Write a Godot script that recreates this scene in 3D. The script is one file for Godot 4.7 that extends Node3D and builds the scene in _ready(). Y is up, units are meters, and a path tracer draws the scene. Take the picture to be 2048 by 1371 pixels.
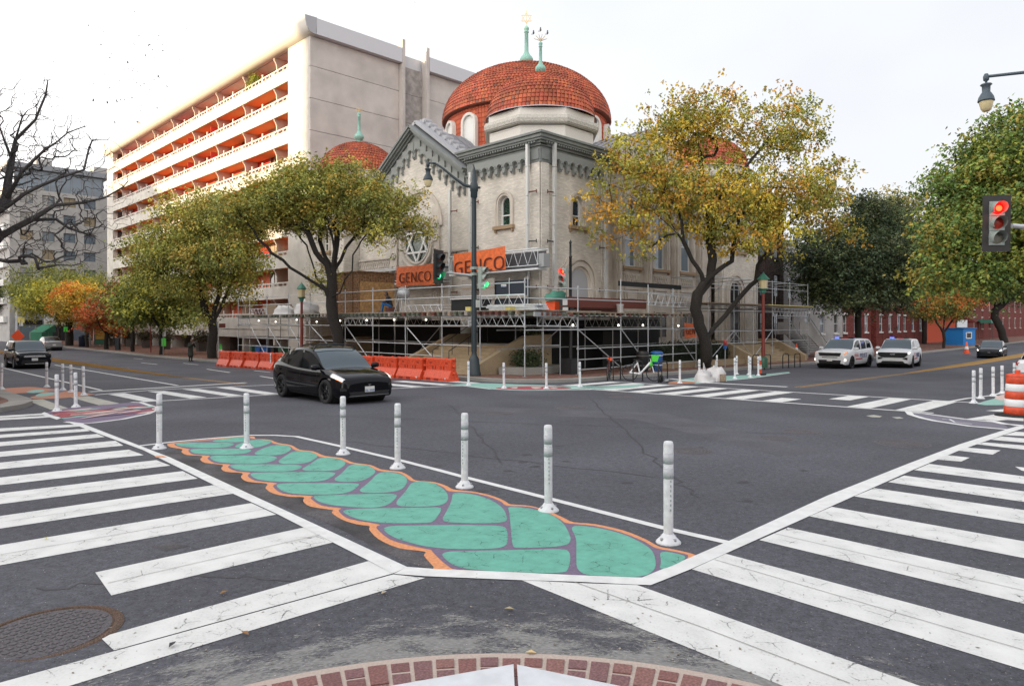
extends Node3D
# A street corner: a domed synagogue under scaffolding across the crossing, an apartment block beside it.
# World axes follow the streets: +x runs down the right-hand street, -z down the left-hand street; the camera looks along (1, 0, -1).
const F := 1367.0
const EYE := 1.95
const R2 := 1.41421356
var rng := RandomNumberGenerator.new()
var M := {}
var used := {}
var unit_pipe: CylinderMesh
var unit_box: BoxMesh

func gy(x: float, z: float) -> float:   # the height of the road: it falls gently away from the near corner
	var d := (x - z) / R2
	if d <= 45.0:
		return -0.02 * d
	if d <= 60.0:
		return -0.9 - 0.01 * (d - 45.0)
	return -1.05

func at(px: float, py: float, d: float) -> Vector3:
	var s := (px - 1024.0) / F * d
	return Vector3((d + s) / R2, EYE - (py - 645.0) / F * d, (s - d) / R2)

func gp(px: float, py: float, lift := 0.0) -> Vector3:
	var v := (py - 645.0) / F
	var d := EYE / (v - 0.02) if v > 0.0633 else 2.4 / (v - 0.01) if v > 0.05 else 3.0 / maxf(v, 0.01)
	var p := at(px, py, d)
	p.y = gy(p.x, p.z) + lift
	return p

func onx(px: float, py: float, x: float) -> Vector3:
	return at(px, py, x * R2 / (1.0 + (px - 1024.0) / F))

func onz(px: float, py: float, z: float) -> Vector3:
	return at(px, py, -z * R2 / (1.0 - (px - 1024.0) / F))

func g2(px: float, py: float) -> Vector2:
	var p := gp(px, py)
	return Vector2(p.x, p.z)

func on(x: float, z: float, lift := 0.0) -> Vector3:
	return Vector3(x, gy(x, z) + lift, z)

func numbered(called: String) -> String:
	var n: int = used.get(called, 0)
	used[called] = n + 1
	return called if n == 0 else "%s_%03d" % [called, n]

func tag(o: Node3D, label: String, category: String, group := "", kind := "") -> Node3D:
	if label: o.set_meta("label", label)
	if category: o.set_meta("category", category)
	if group: o.set_meta("group", group)
	if kind: o.set_meta("kind", kind)
	return o

func thing(called: String, label: String, category: String, p := Vector3.ZERO, turn := 0.0, group := "") -> Node3D:
	var o := Node3D.new()
	o.name = numbered(called)
	add_child(o)
	o.position = p
	o.rotation.y = turn
	return tag(o, label, category, group)

func setting(called: String) -> Node3D:
	var o := Node3D.new()
	o.name = numbered(called)
	add_child(o)
	o.set_meta("kind", "structure")
	return o

func mi(called: String, mesh: Mesh, m: Material, parent: Node = self, xf := Transform3D()) -> MeshInstance3D:
	var o := MeshInstance3D.new()
	o.name = numbered(called) if parent == self else called
	o.mesh = mesh
	o.material_override = m
	o.transform = xf
	parent.add_child(o, true)
	return o

func obj(called: String, s: SurfaceTool, m: Material, parent: Node = self, xf := Transform3D()) -> MeshInstance3D:
	return mi(called, done(s), m, parent, xf)

func struct(called: String, s: SurfaceTool, m: Material, parent: Node = self) -> MeshInstance3D:
	var o := obj(called, s, m, parent)
	if parent == self: o.set_meta("kind", "structure")
	return o

func dup(o: Node3D, p: Vector3, turn: float, label := "") -> Node3D:
	var c: Node3D = o.duplicate()
	c.name = numbered(str(o.name).rstrip("_0123456789"))
	add_child(c)
	c.position = p
	c.rotation.y = turn
	if label: c.set_meta("label", label)
	return c

func st() -> SurfaceTool:
	var s := SurfaceTool.new()
	s.begin(Mesh.PRIMITIVE_TRIANGLES)
	s.set_smooth_group(-1)
	return s

func done(s: SurfaceTool) -> ArrayMesh:
	s.generate_normals()
	return s.commit()

func tri(s: SurfaceTool, a: Vector3, b: Vector3, c: Vector3) -> void:
	s.add_vertex(a); s.add_vertex(b); s.add_vertex(c)

func quad(s: SurfaceTool, a: Vector3, b: Vector3, c: Vector3, d: Vector3) -> void:   # clockwise as seen from the front
	tri(s, a, b, c); tri(s, a, c, d)

func quad_uv(s: SurfaceTool, a: Vector3, b: Vector3, c: Vector3, d: Vector3) -> void:
	var p := [a, b, c, d]
	var u := [Vector2(0, 0), Vector2(1, 0), Vector2(1, 1), Vector2(0, 1)]
	for i in [0, 1, 2, 0, 2, 3]:
		s.set_uv(u[i]); s.add_vertex(p[i])

func hexa(s: SurfaceTool, p: Array) -> void:   # p: bottom four (counter-clockwise from above), top four
	s.set_smooth_group(-1)
	quad(s, p[3], p[2], p[1], p[0]); quad(s, p[4], p[5], p[6], p[7])
	for i in 4:
		var j := (i + 1) % 4
		quad(s, p[j], p[j + 4], p[i + 4], p[i])

func box(s: SurfaceTool, c: Vector3, size: Vector3, b := Basis.IDENTITY) -> void:
	var h := size / 2.0
	var p := []
	for y in [-1, 1]:
		for q in [[-1, -1], [1, -1], [1, 1], [-1, 1]]:
			p.append(c + b * Vector3(q[0] * h.x, y * h.y, q[1] * h.z))
	hexa(s, p)

func span(s: SurfaceTool, a: Vector3, b: Vector3) -> void:   # a box between two corners
	box(s, (a + b) / 2.0, (b - a).abs())

func facing(dir: Vector3, up := Vector3.UP) -> Basis:   # z axis along dir
	var z := dir.normalized()
	if absf(z.dot(up)) > 0.99: up = Vector3.RIGHT
	var x := up.cross(z).normalized()
	return Basis(x, z.cross(x), z)

func bar(s: SurfaceTool, a: Vector3, b: Vector3, w: float, h: float) -> void:
	box(s, (a + b) / 2.0, Vector3(w, h, a.distance_to(b)), facing(b - a))

func tube(s: SurfaceTool, pts: Array, radii: Array, sides := 6, caps := true) -> void:
	s.set_smooth_group(0)
	var rings := []
	var n := pts.size()
	var f := facing((pts[1] - pts[0]))
	for i in n:
		var t: Vector3 = (pts[mini(i + 1, n - 1)] - pts[maxi(i - 1, 0)])
		if t.length() > 1e-6:
			t = t.normalized()
			var x: Vector3 = (f.x - t * f.x.dot(t)).normalized()
			f = Basis(x, t.cross(x), t)
		var r: float = radii[mini(i, radii.size() - 1)]
		var ring := []
		for k in sides:
			var a := TAU * k / sides
			ring.append(pts[i] + (f.x * cos(a) + f.y * sin(a)) * r)
		rings.append(ring)
	for i in n - 1:
		for k in sides:
			var l := (k + 1) % sides
			quad(s, rings[i][k], rings[i + 1][k], rings[i + 1][l], rings[i][l])
	if caps:
		s.set_smooth_group(-1)
		for k in range(1, sides - 1):
			tri(s, rings[0][0], rings[0][k], rings[0][k + 1])
			tri(s, rings[n - 1][0], rings[n - 1][k + 1], rings[n - 1][k])

func lathe(s: SurfaceTool, prof: Array, sides := 16, xf := Transform3D(), a0 := 0.0, a1 := TAU, smooth := true) -> void:   # prof: [radius, y] pairs
	s.set_smooth_group(0 if smooth else -1)
	for i in prof.size() - 1:
		for k in sides:
			var b := a0 + (a1 - a0) * k / sides
			var c := a0 + (a1 - a0) * (k + 1) / sides
			var p := func(j: int, a: float) -> Vector3: return xf * Vector3(prof[j][0] * cos(a), prof[j][1], prof[j][0] * sin(a))
			var q: Array = [p.call(i, b), p.call(i, c), p.call(i + 1, c), p.call(i + 1, b)]
			if prof[i][0] > 1e-5: tri(s, q[0], q[1], q[2])
			if prof[i + 1][0] > 1e-5: tri(s, q[0], q[2], q[3])

func prism(s: SurfaceTool, poly: PackedVector2Array, depth: float, xf := Transform3D()) -> void:   # poly in xy, from z = 0 to z = depth
	s.set_smooth_group(-1)
	var p := poly
	if Geometry2D.is_polygon_clockwise(p):
		p = p.duplicate(); p.reverse()
	var t := Geometry2D.triangulate_polygon(p)
	for i in range(0, t.size(), 3):
		var a := p[t[i]]; var b := p[t[i + 1]]; var c := p[t[i + 2]]
		if (b - a).cross(c - a) < 0.0:
			var k := b; b = c; c = k
		tri(s, xf * Vector3(a.x, a.y, depth), xf * Vector3(c.x, c.y, depth), xf * Vector3(b.x, b.y, depth))
		tri(s, xf * Vector3(a.x, a.y, 0), xf * Vector3(b.x, b.y, 0), xf * Vector3(c.x, c.y, 0))
	for i in p.size():
		var a := p[i]; var b := p[(i + 1) % p.size()]
		quad(s, xf * Vector3(a.x, a.y, 0), xf * Vector3(a.x, a.y, depth), xf * Vector3(b.x, b.y, depth), xf * Vector3(b.x, b.y, 0))

func sheet(s: SurfaceTool, poly: PackedVector2Array, lift: float) -> void:   # a flat shape (x, z) laid on the road
	var t := Geometry2D.triangulate_polygon(poly)
	for i in range(0, t.size(), 3):
		var q := [poly[t[i]], poly[t[i + 1]], poly[t[i + 2]]]
		if (q[1] - q[0]).cross(q[2] - q[0]) < 0.0: q = [q[0], q[2], q[1]]
		for v in q: s.add_vertex(on(v.x, v.y, lift))

func slab(s: SurfaceTool, poly: PackedVector2Array, low: float, high: float) -> void:   # the same with thickness (a kerbed pavement)
	sheet(s, poly, high)
	var p := poly
	if Geometry2D.is_polygon_clockwise(p):
		p = p.duplicate(); p.reverse()
	for i in p.size():
		var a := p[i]; var b := p[(i + 1) % p.size()]
		quad(s, on(a.x, a.y, low), on(a.x, a.y, high), on(b.x, b.y, high), on(b.x, b.y, low))

func ribbon(pts: Array, w: float) -> PackedVector2Array:   # a painted line of width w along points (x, z)
	var l := PackedVector2Array(); var r := PackedVector2Array()
	for i in pts.size():
		var t: Vector2 = (pts[mini(i + 1, pts.size() - 1)] - pts[maxi(i - 1, 0)]).normalized()
		var n := Vector2(-t.y, t.x) * w / 2.0
		l.append(pts[i] + n); r.append(pts[i] - n)
	r.reverse(); l.append_array(r)
	return l

func smooth(pts: PackedVector2Array, steps := 4) -> PackedVector2Array:   # closed Catmull-Rom curve
	var o := PackedVector2Array()
	var n := pts.size()
	for i in n:
		for k in steps:
			o.append(pts[i].cubic_interpolate(pts[(i + 1) % n], pts[(i - 1 + n) % n], pts[(i + 2) % n], float(k) / steps))
	return o

func pipe(called: String, a: Vector3, b: Vector3, r: float, m: Material, parent: Node) -> MeshInstance3D:
	var f := facing(b - a)
	return mi(called, unit_pipe, m, parent, Transform3D(Basis(f.x * r, f.z * a.distance_to(b), -f.y * r), (a + b) / 2.0))

func block(called: String, c: Vector3, size: Vector3, m: Material, parent: Node, turn := 0.0) -> MeshInstance3D:
	return mi(called, unit_box, m, parent, Transform3D(Basis(Vector3.UP, turn) * Basis.from_scale(size), c))

func letters(called: String, text: String, size: float, depth: float, m: Material, parent: Node, xf: Transform3D, font := "Droid Sans", stretch := 1.0) -> MeshInstance3D:
	var t := TextMesh.new()
	var f := SystemFont.new()
	f.font_names = PackedStringArray([font])
	t.font = f
	t.text = text
	t.font_size = 32
	t.pixel_size = size / 23.0   # capital height = size
	t.depth = depth
	return mi(called, t, m, parent, xf * Transform3D(Basis.from_scale(Vector3(stretch, 1, 1)), Vector3.ZERO))

func lin(r: float, g: float, b: float) -> Color:   # a real-world base colour (linear) as albedo_color
	return Color(r, g, b).linear_to_srgb()

func mat(c: Color, rough := 0.8, metal := 0.0) -> StandardMaterial3D:
	var m := StandardMaterial3D.new()
	m.albedo_color = c
	m.roughness = rough
	m.metallic = metal
	return m

func glow(c: Color, energy: float) -> StandardMaterial3D:
	var m := mat(c * 0.5, 0.3)
	m.emission_enabled = true
	m.emission = c
	m.emission_energy_multiplier = energy
	return m

func noise_tex(sd: int, freq: float, lo: float, hi: float, size := 512, kind := FastNoiseLite.TYPE_SIMPLEX_SMOOTH, oct := 5, tint_lo := Color.WHITE, tint_hi := Color.WHITE) -> NoiseTexture2D:
	var n := FastNoiseLite.new()
	n.seed = sd; n.frequency = freq; n.noise_type = kind; n.fractal_octaves = oct
	var t := NoiseTexture2D.new()
	t.width = size; t.height = size; t.seamless = true; t.noise = n
	var g := Gradient.new()
	g.offsets = PackedFloat32Array([0.15, 0.85])
	g.colors = PackedColorArray([Color(lo, lo, lo) * tint_lo, Color(hi, hi, hi) * tint_hi])
	t.color_ramp = g
	return t

func world_tex(m: StandardMaterial3D, tex: Texture2D, tile: float) -> StandardMaterial3D:   # tile: metres per repeat
	m.albedo_texture = tex
	m.uv1_triplanar = true
	m.uv1_world_triplanar = true
	m.uv1_scale = Vector3.ONE / tile
	return m

func detail(m: StandardMaterial3D, tex: Texture2D, tile: float) -> StandardMaterial3D:   # a second, coarser pattern multiplied in
	m.detail_enabled = true
	m.detail_blend_mode = BaseMaterial3D.BLEND_MODE_MUL
	m.detail_albedo = tex
	m.detail_uv_layer = BaseMaterial3D.DETAIL_UV_2
	m.uv2_triplanar = true
	m.uv2_world_triplanar = true
	m.uv2_scale = Vector3.ONE / tile
	return m

func relief(m: StandardMaterial3D, tex: Texture2D, cm: float) -> StandardMaterial3D:
	m.heightmap_enabled = true
	m.heightmap_texture = tex
	m.heightmap_scale = cm
	return m

func asphalt_image() -> ImageTexture:   # stones of many greys in a dark binder
	var n := 1024
	var a := FastNoiseLite.new(); a.seed = 3; a.frequency = 0.16; a.noise_type = FastNoiseLite.TYPE_CELLULAR
	a.cellular_return_type = FastNoiseLite.RETURN_CELL_VALUE
	var cells := a.get_seamless_image(n, n)
	var b := FastNoiseLite.new(); b.seed = 5; b.frequency = 0.02; b.fractal_octaves = 5
	var soft := b.get_seamless_image(n, n)
	var im := Image.create(n, n, false, Image.FORMAT_RGB8)
	var r := RandomNumberGenerator.new(); r.seed = 11
	var ca := cells.get_data(); var sa := soft.get_data()
	var outp := PackedByteArray(); outp.resize(n * n * 3)
	for i in n * n:
		var c := ca[i] / 255.0
		var v := 0.62 + 0.22 * c + 0.16 * (sa[i] / 255.0 - 0.5) + r.randf_range(-0.07, 0.07)
		if c > 0.86: v += 0.16
		if c < 0.2: v -= 0.14
		v = clampf(v, 0.0, 1.0) * 255.0
		outp[i * 3] = int(v); outp[i * 3 + 1] = int(v * 0.985); outp[i * 3 + 2] = int(minf(v * 1.01, 255.0))
	im = Image.create_from_data(n, n, false, Image.FORMAT_RGB8, outp)
	return ImageTexture.create_from_image(im)

func paint_image(sd: int, base: Color, crack: float, wear: float) -> ImageTexture:   # thermoplastic paint with hairline cracks, scuffs and specks
	var n := 1024
	var a := FastNoiseLite.new(); a.seed = sd; a.frequency = 0.014; a.noise_type = FastNoiseLite.TYPE_CELLULAR
	a.cellular_return_type = FastNoiseLite.RETURN_DISTANCE2_SUB
	a.domain_warp_enabled = true; a.domain_warp_amplitude = 26.0; a.domain_warp_frequency = 0.012
	a.fractal_type = FastNoiseLite.FRACTAL_NONE
	var ca := a.get_seamless_image(n, n, false, false, 0.1, false).get_data()
	var b := FastNoiseLite.new(); b.seed = sd + 1; b.frequency = 0.006; b.fractal_octaves = 5
	var sa := b.get_seamless_image(n, n).get_data()
	var d := FastNoiseLite.new(); d.seed = sd + 2; d.frequency = 0.09; d.fractal_octaves = 3
	var da := d.get_seamless_image(n, n).get_data()
	var lo := 255; 
	for i in range(0, n * n, 7): lo = mini(lo, ca[i])
	var outp := PackedByteArray(); outp.resize(n * n * 3)
	for i in n * n:
		var v := 1.0 - 0.12 * (sa[i] / 255.0) * (0.4 + da[i] / 255.0)
		var e := (ca[i] - lo) / 255.0
		var gate := clampf((sa[i] / 255.0 - 0.5) * 5.0, 0.0, 1.0)
		if e < 0.008: v *= 1.0 - crack * gate
		if da[i] > 196 and sa[i] > 120: v *= 1.0 - wear
		if da[i] > 222: v *= 1.0 - wear
		outp[i * 3] = int(clampf(base.r * v, 0, 1) * 255); outp[i * 3 + 1] = int(clampf(base.g * v, 0, 1) * 255); outp[i * 3 + 2] = int(clampf(base.b * v * 0.995, 0, 1) * 255)
	return ImageTexture.create_from_image(Image.create_from_data(n, n, false, Image.FORMAT_RGB8, outp))

func brick_images(cols: int, rows: int, sd: int, spread: float, joint: float) -> Array:   # [colour, height] of running-bond brickwork
	var w := 512; var h := 512
	var r := RandomNumberGenerator.new(); r.seed = sd
	var tone := []
	for i in cols * rows: tone.append(1.0 - spread * r.randf())
	var col := PackedByteArray(); col.resize(w * h * 3)
	var hei := PackedByteArray(); hei.resize(w * h)
	for y in h:
		var fy := float(y) / h * rows
		var row := int(fy)
		for x in w:
			var fx := fposmod(float(x) / w * cols + (0.5 if row % 2 else 0.0), cols)
			var k := row * cols + int(fx)
			var ex := minf(fx - floorf(fx), 1.0 - fx + floorf(fx)) * w / cols
			var ey := minf(fy - row, 1.0 - fy + row) * h / rows
			var e := minf(ex, ey)
			var v: float = tone[k] if e > 1.2 else joint
			v *= 1.0 - 0.06 * r.randf()
			var i := y * w + x
			col[i * 3] = int(v * 255); col[i * 3 + 1] = int(v * 255); col[i * 3 + 2] = int(v * 255)
			hei[i] = 230 if e > 2.0 else 60
	return [ImageTexture.create_from_image(Image.create_from_data(w, h, false, Image.FORMAT_RGB8, col)), ImageTexture.create_from_image(Image.create_from_data(w, h, false, Image.FORMAT_L8, hei))]

func sky_image(sun: Vector3) -> ImageTexture:   # thin high cloud, brighter and warmer around the low sun
	var w := 512; var h := 256
	var n := FastNoiseLite.new(); n.seed = 21; n.frequency = 1.3; n.fractal_octaves = 5
	var px := PackedFloat32Array(); px.resize(w * h * 3)
	for y in h:
		var el := (0.5 - (y + 0.5) / h) * PI
		for x in w:
			var az := (x + 0.5) / w * TAU
			var dir := Vector3(sin(az) * cos(el), sin(el), -cos(az) * cos(el))
			var up := maxf(dir.y, 0.0)
			var c := Color(0.635, 0.65, 0.675).lerp(Color(0.44, 0.49, 0.58), pow(up, 1.3))
			var cl := n.get_noise_3d(dir.x * 1.6 / (0.35 + up), dir.z * 1.6 / (0.35 + up), 3.0)
			c = c.lerp(Color(0.66, 0.67, 0.69), clampf(0.45 + cl * 1.8, 0.0, 1.0) * 0.5)
			var near := (1.0 + dir.dot(sun)) / 2.0
			var g := pow(near, 2.5) * exp(-0.9 * up)
			var k := Color(1.0 + 4.3 * g, 1.0 + 3.9 * g, 1.0 + 3.35 * g)
			var i := (y * w + x) * 3
			if dir.y < -0.02: c = Color(0.35, 0.35, 0.36)
			px[i] = c.r * k.r; px[i + 1] = c.g * k.g; px[i + 2] = c.b * k.b
	return ImageTexture.create_from_image(Image.create_from_data(w, h, false, Image.FORMAT_RGBF, px.to_byte_array()))

func make_materials() -> void:
	M.asphalt = detail(world_tex(mat(lin(0.205, 0.21, 0.23), 0.82), asphalt_image(), 2.2), noise_tex(8, 0.006, 0.86, 1.0, 1024, FastNoiseLite.TYPE_SIMPLEX_SMOOTH, 6), 27.0)
	M.asphalt.metallic_specular = 0.35
	M.patch = detail(world_tex(mat(lin(0.195, 0.185, 0.183), 0.85), M.asphalt.albedo_texture, 2.2), noise_tex(9, 0.01, 0.6, 1.0, 512), 5.0)
	M.tar = world_tex(mat(lin(0.07, 0.07, 0.075), 0.6), M.asphalt.albedo_texture, 1.3)
	M.trench = detail(world_tex(mat(lin(0.19, 0.194, 0.21), 0.85), M.asphalt.albedo_texture, 1.7), M.asphalt.detail_albedo, 9.0)
	M.paint = world_tex(mat(Color.WHITE, 0.75), paint_image(31, Color(0.88, 0.875, 0.865), 0.5, 0.07), 2.6)
	M.line = world_tex(mat(Color(0.88, 0.875, 0.865), 0.7), noise_tex(12, 0.02, 0.93, 1.0, 512), 2.1)
	M.old_paint = world_tex(mat(Color(0.80, 0.79, 0.75), 0.8), M.paint.albedo_texture, 2.6)
	M.yellow = world_tex(mat(lin(0.62, 0.34, 0.07), 0.7), noise_tex(13, 0.06, 0.75, 1.0, 256), 1.0)
	var scuff := noise_tex(14, 0.05, 0.86, 1.0, 512)
	M.teal = detail(world_tex(mat(lin(0.205, 0.63, 0.50), 0.75), M.paint.albedo_texture, 2.1), noise_tex(70, 0.03, 0.93, 1.0, 512), 1.7)
	M.teal_far = world_tex(mat(lin(0.30, 0.52, 0.45), 0.75), scuff, 1.4)
	M.orange_paint = world_tex(mat(lin(0.78, 0.32, 0.14), 0.75), scuff, 1.2)
	M.rust_paint = world_tex(mat(lin(0.55, 0.22, 0.12), 0.75), scuff, 1.2)
	M.plum = world_tex(mat(lin(0.19, 0.14, 0.22), 0.75), scuff, 1.3)
	M.crimson = world_tex(mat(lin(0.42, 0.07, 0.09), 0.75), scuff, 1.3)
	M.blush = world_tex(mat(lin(0.72, 0.53, 0.48), 0.75), scuff, 1.3)
	M.lilac = world_tex(mat(lin(0.19, 0.175, 0.22), 0.75), scuff, 1.3)
	var fine := noise_tex(15, 0.03, 0.9, 1.0, 512)
	var coarse := noise_tex(16, 0.008, 0.90, 1.0, 512)
	M.fine = fine
	M.concrete = detail(world_tex(mat(lin(0.47, 0.44, 0.40), 0.9), fine, 1.1), coarse, 6.0)
	M.ramp = world_tex(mat(lin(0.66, 0.67, 0.69), 0.8), noise_tex(71, 0.02, 0.94, 1.0, 256), 0.9)
	M.kerb = detail(world_tex(mat(lin(0.36, 0.34, 0.31), 0.9), fine, 0.8), coarse, 4.0)
	M.mortar = world_tex(mat(lin(0.52, 0.42, 0.36), 0.95), fine, 0.35)
	for k in 4:
		M["paver%d" % k] = world_tex(mat([lin(0.29, 0.13, 0.115), lin(0.25, 0.115, 0.11), lin(0.32, 0.155, 0.135), lin(0.27, 0.135, 0.135)][k], 0.85), noise_tex(40 + k, 0.06, 0.72, 1.0, 256), 0.33)
	var pav := brick_images(10, 20, 4, 0.4, 0.75)
	M.brick_walk = detail(world_tex(mat(lin(0.36, 0.17, 0.12), 0.9), pav[0], 2.0), coarse, 7.0)
	var cream := brick_images(7, 22, 6, 0.10, 0.80)
	M.cream = detail(world_tex(mat(lin(0.80, 0.735, 0.645), 0.85), cream[0], 1.7), coarse, 9.0)
	M.cream_trim = detail(world_tex(mat(lin(0.66, 0.59, 0.51), 0.85), fine, 0.9), coarse, 5.0)
	M.white_trim = world_tex(mat(lin(0.74, 0.70, 0.64), 0.8), fine, 1.0)
	M.cornice = detail(world_tex(mat(lin(0.23, 0.245, 0.235), 0.7), fine, 0.8), coarse, 4.0)
	M.corbel = world_tex(mat(lin(0.27, 0.28, 0.265), 0.75), fine, 0.8)
	M.sill = world_tex(mat(lin(0.36, 0.25, 0.15), 0.85), fine, 0.7)
	M.tile = mat(Color.WHITE, 0.7); M.tile.vertex_color_use_as_albedo = true
	M.dome_under = mat(lin(0.16, 0.05, 0.03), 0.9)
	M.copper = world_tex(mat(lin(0.33, 0.60, 0.50), 0.65), noise_tex(50, 0.03, 0.8, 1.0, 256), 0.8)
	M.slate = world_tex(mat(lin(0.24, 0.24, 0.26), 0.6), fine, 0.8)
	M.lead = world_tex(mat(lin(0.42, 0.42, 0.44), 0.6), fine, 0.9)
	M.render = detail(world_tex(mat(lin(0.70, 0.64, 0.59), 0.9), noise_tex(51, 0.07, 0.86, 1.0, 512), 2.0), coarse, 12.0)
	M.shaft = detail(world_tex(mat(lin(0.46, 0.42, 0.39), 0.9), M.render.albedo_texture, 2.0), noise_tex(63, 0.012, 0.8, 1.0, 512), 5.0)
	M.fascia = mat(lin(0.56, 0.56, 0.58), 0.6)
	M.rough_band = world_tex(mat(lin(0.68, 0.64, 0.57), 0.95), noise_tex(64, 0.06, 0.72, 1.0, 256), 1.6)
	M.stone_far = detail(world_tex(mat(lin(0.50, 0.48, 0.46), 0.9), fine, 2.0), coarse, 9.0)
	M.stone_grey = mat(lin(0.26, 0.27, 0.29), 0.7)
	M.window_warm = mat(lin(0.30, 0.24, 0.15), 0.4)
	M.awning_green = mat(lin(0.02, 0.17, 0.09), 0.7)
	M.brick_brown = detail(world_tex(mat(lin(0.10, 0.06, 0.05), 0.9), pav[0], 1.8), coarse, 6.0)
	M.bark_bare = world_tex(mat(lin(0.10, 0.09, 0.088), 0.95), noise_tex(65, 0.04, 0.6, 1.0, 256), 0.6)
	M.joint = mat(lin(0.12, 0.11, 0.10), 0.9)
	M.panel = detail(world_tex(mat(lin(0.76, 0.71, 0.64), 0.85), fine, 1.6), coarse, 8.0)
	M.fin = mat(lin(0.50, 0.44, 0.38), 0.85)
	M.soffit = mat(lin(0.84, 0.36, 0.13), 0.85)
	M.red_panel = mat(lin(0.58, 0.05, 0.035), 0.6)
	M.coral_panel = mat(lin(0.72, 0.17, 0.09), 0.6)
	M.curtain = mat(lin(0.50, 0.42, 0.36), 0.8)
	M.rib_gold = mat(lin(0.55, 0.40, 0.2), 0.5)
	M.dark_glass = mat(lin(0.018, 0.022, 0.026), 0.06); M.dark_glass.metallic_specular = 0.8
	M.pane_blue = mat(lin(0.16, 0.2, 0.24), 0.06); M.pane_blue.metallic_specular = 0.8
	M.stained = world_tex(mat(lin(0.16, 0.18, 0.15), 0.15), noise_tex(52, 0.05, 0.15, 1.0, 256, FastNoiseLite.TYPE_CELLULAR, 2, Color(0.9, 0.5, 0.4), Color(0.6, 1.0, 0.95)), 1.3)
	M.stained_blue = world_tex(mat(lin(0.08, 0.10, 0.18), 0.12), M.stained.albedo_texture, 0.9)
	M.window_dark = mat(lin(0.03, 0.032, 0.035), 0.15)
	M.frame_white = mat(lin(0.7, 0.69, 0.66), 0.6)
	M.steel = mat(lin(0.52, 0.54, 0.56), 0.42, 0.55)
	M.steel_dull = mat(lin(0.36, 0.37, 0.38), 0.5, 0.5)
	M.galv = mat(lin(0.62, 0.64, 0.66), 0.45, 0.3)
	M.mast = world_tex(mat(lin(0.60, 0.60, 0.58), 0.5, 0.2), fine, 0.6)
	M.ply = detail(world_tex(mat(lin(0.50, 0.285, 0.115), 0.8), noise_tex(53, 0.02, 0.8, 1.0, 256), 1.2), coarse, 3.0)
	M.ply_dark = detail(world_tex(mat(lin(0.36, 0.19, 0.09), 0.85), noise_tex(54, 0.03, 0.55, 1.0, 256), 1.2), coarse, 2.0)
	M.lumber = world_tex(mat(lin(0.42, 0.32, 0.23), 0.85), noise_tex(55, 0.04, 0.7, 1.0, 256), 0.7)
	M.lumber_grey = world_tex(mat(lin(0.42, 0.38, 0.34), 0.85), noise_tex(55, 0.04, 0.7, 1.0, 256), 0.7)
	M.lumber_red = world_tex(mat(lin(0.17, 0.06, 0.045), 0.85), M.lumber.albedo_texture, 0.7)
	M.lumber_green = world_tex(mat(lin(0.13, 0.145, 0.105), 0.85), M.lumber.albedo_texture, 0.7)
	M.lumber_yellow = mat(lin(0.6, 0.5, 0.16), 0.8)
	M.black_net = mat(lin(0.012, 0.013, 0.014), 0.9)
	M.net_red = mat(lin(0.13, 0.035, 0.025), 0.9)
	M.black = mat(lin(0.012, 0.012, 0.013), 0.5)
	M.rubber = mat(lin(0.016, 0.016, 0.017), 0.85)
	M.iron = world_tex(mat(lin(0.14, 0.125, 0.135), 0.7, 0.1), noise_tex(56, 0.06, 0.6, 1.0, 256), 0.35)
	M.rust = world_tex(mat(lin(0.20, 0.12, 0.08), 0.9), noise_tex(57, 0.08, 0.4, 1.0, 256), 0.3)
	M.lamp_green = mat(lin(0.022, 0.035, 0.042), 0.45)
	M.lamp_blue = mat(lin(0.06, 0.085, 0.105), 0.5)
	M.globe = mat(lin(0.62, 0.52, 0.30), 0.3)
	M.post_white = world_tex(mat(lin(0.80, 0.80, 0.82), 0.55), noise_tex(58, 0.03, 0.9, 1.0, 256), 0.6)
	M.reflector = mat(lin(0.5, 0.51, 0.53), 0.35)
	M.barrier = world_tex(mat(lin(0.80, 0.085, 0.025), 0.5), noise_tex(59, 0.03, 0.8, 1.0, 256), 1.0)
	M.barrier_hole = mat(lin(0.28, 0.02, 0.01), 0.8)
	M.cone = mat(lin(0.75, 0.09, 0.02), 0.55)
	M.banner = world_tex(mat(lin(0.82, 0.17, 0.045), 0.7), noise_tex(60, 0.02, 0.86, 1.0, 256), 1.5)
	M.ink = mat(lin(0.10, 0.02, 0.01), 0.9)
	M.signal_body = mat(lin(0.02, 0.025, 0.026), 0.5)
	M.signal_grey = mat(lin(0.30, 0.34, 0.31), 0.5)
	M.signal_back = mat(lin(0.035, 0.03, 0.03), 0.6)
	M.lens_red = glow(Color(1.0, 0.06, 0.04), 1.3)
	M.lens_red_core = glow(Color(1.0, 0.42, 0.22), 1.6)
	M.lens_green = glow(Color(0.05, 0.75, 0.45), 0.9)
	M.lens_green_core = glow(Color(0.55, 1.0, 0.8), 1.4)
	M.lens_dark = mat(lin(0.10, 0.012, 0.008), 0.3)
	M.lens_dim_red = mat(lin(0.42, 0.03, 0.015), 0.3)
	M.lens_clear = mat(lin(0.2, 0.19, 0.15), 0.3)
	M.lamp_on = glow(Color(1.0, 0.97, 0.9), 2.6)
	M.headlamp = glow(Color(1.0, 0.97, 0.92), 1.8)
	M.stair = detail(world_tex(mat(lin(0.46, 0.35, 0.22), 0.9), fine, 0.9), coarse, 4.0)
	M.headlight_shell = mat(lin(0.55, 0.56, 0.58), 0.12, 0.2)
	M.amber = glow(Color(1.0, 0.55, 0.12), 0.9)
	M.blue_light = glow(Color(0.35, 0.45, 1.0), 1.8)
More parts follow.
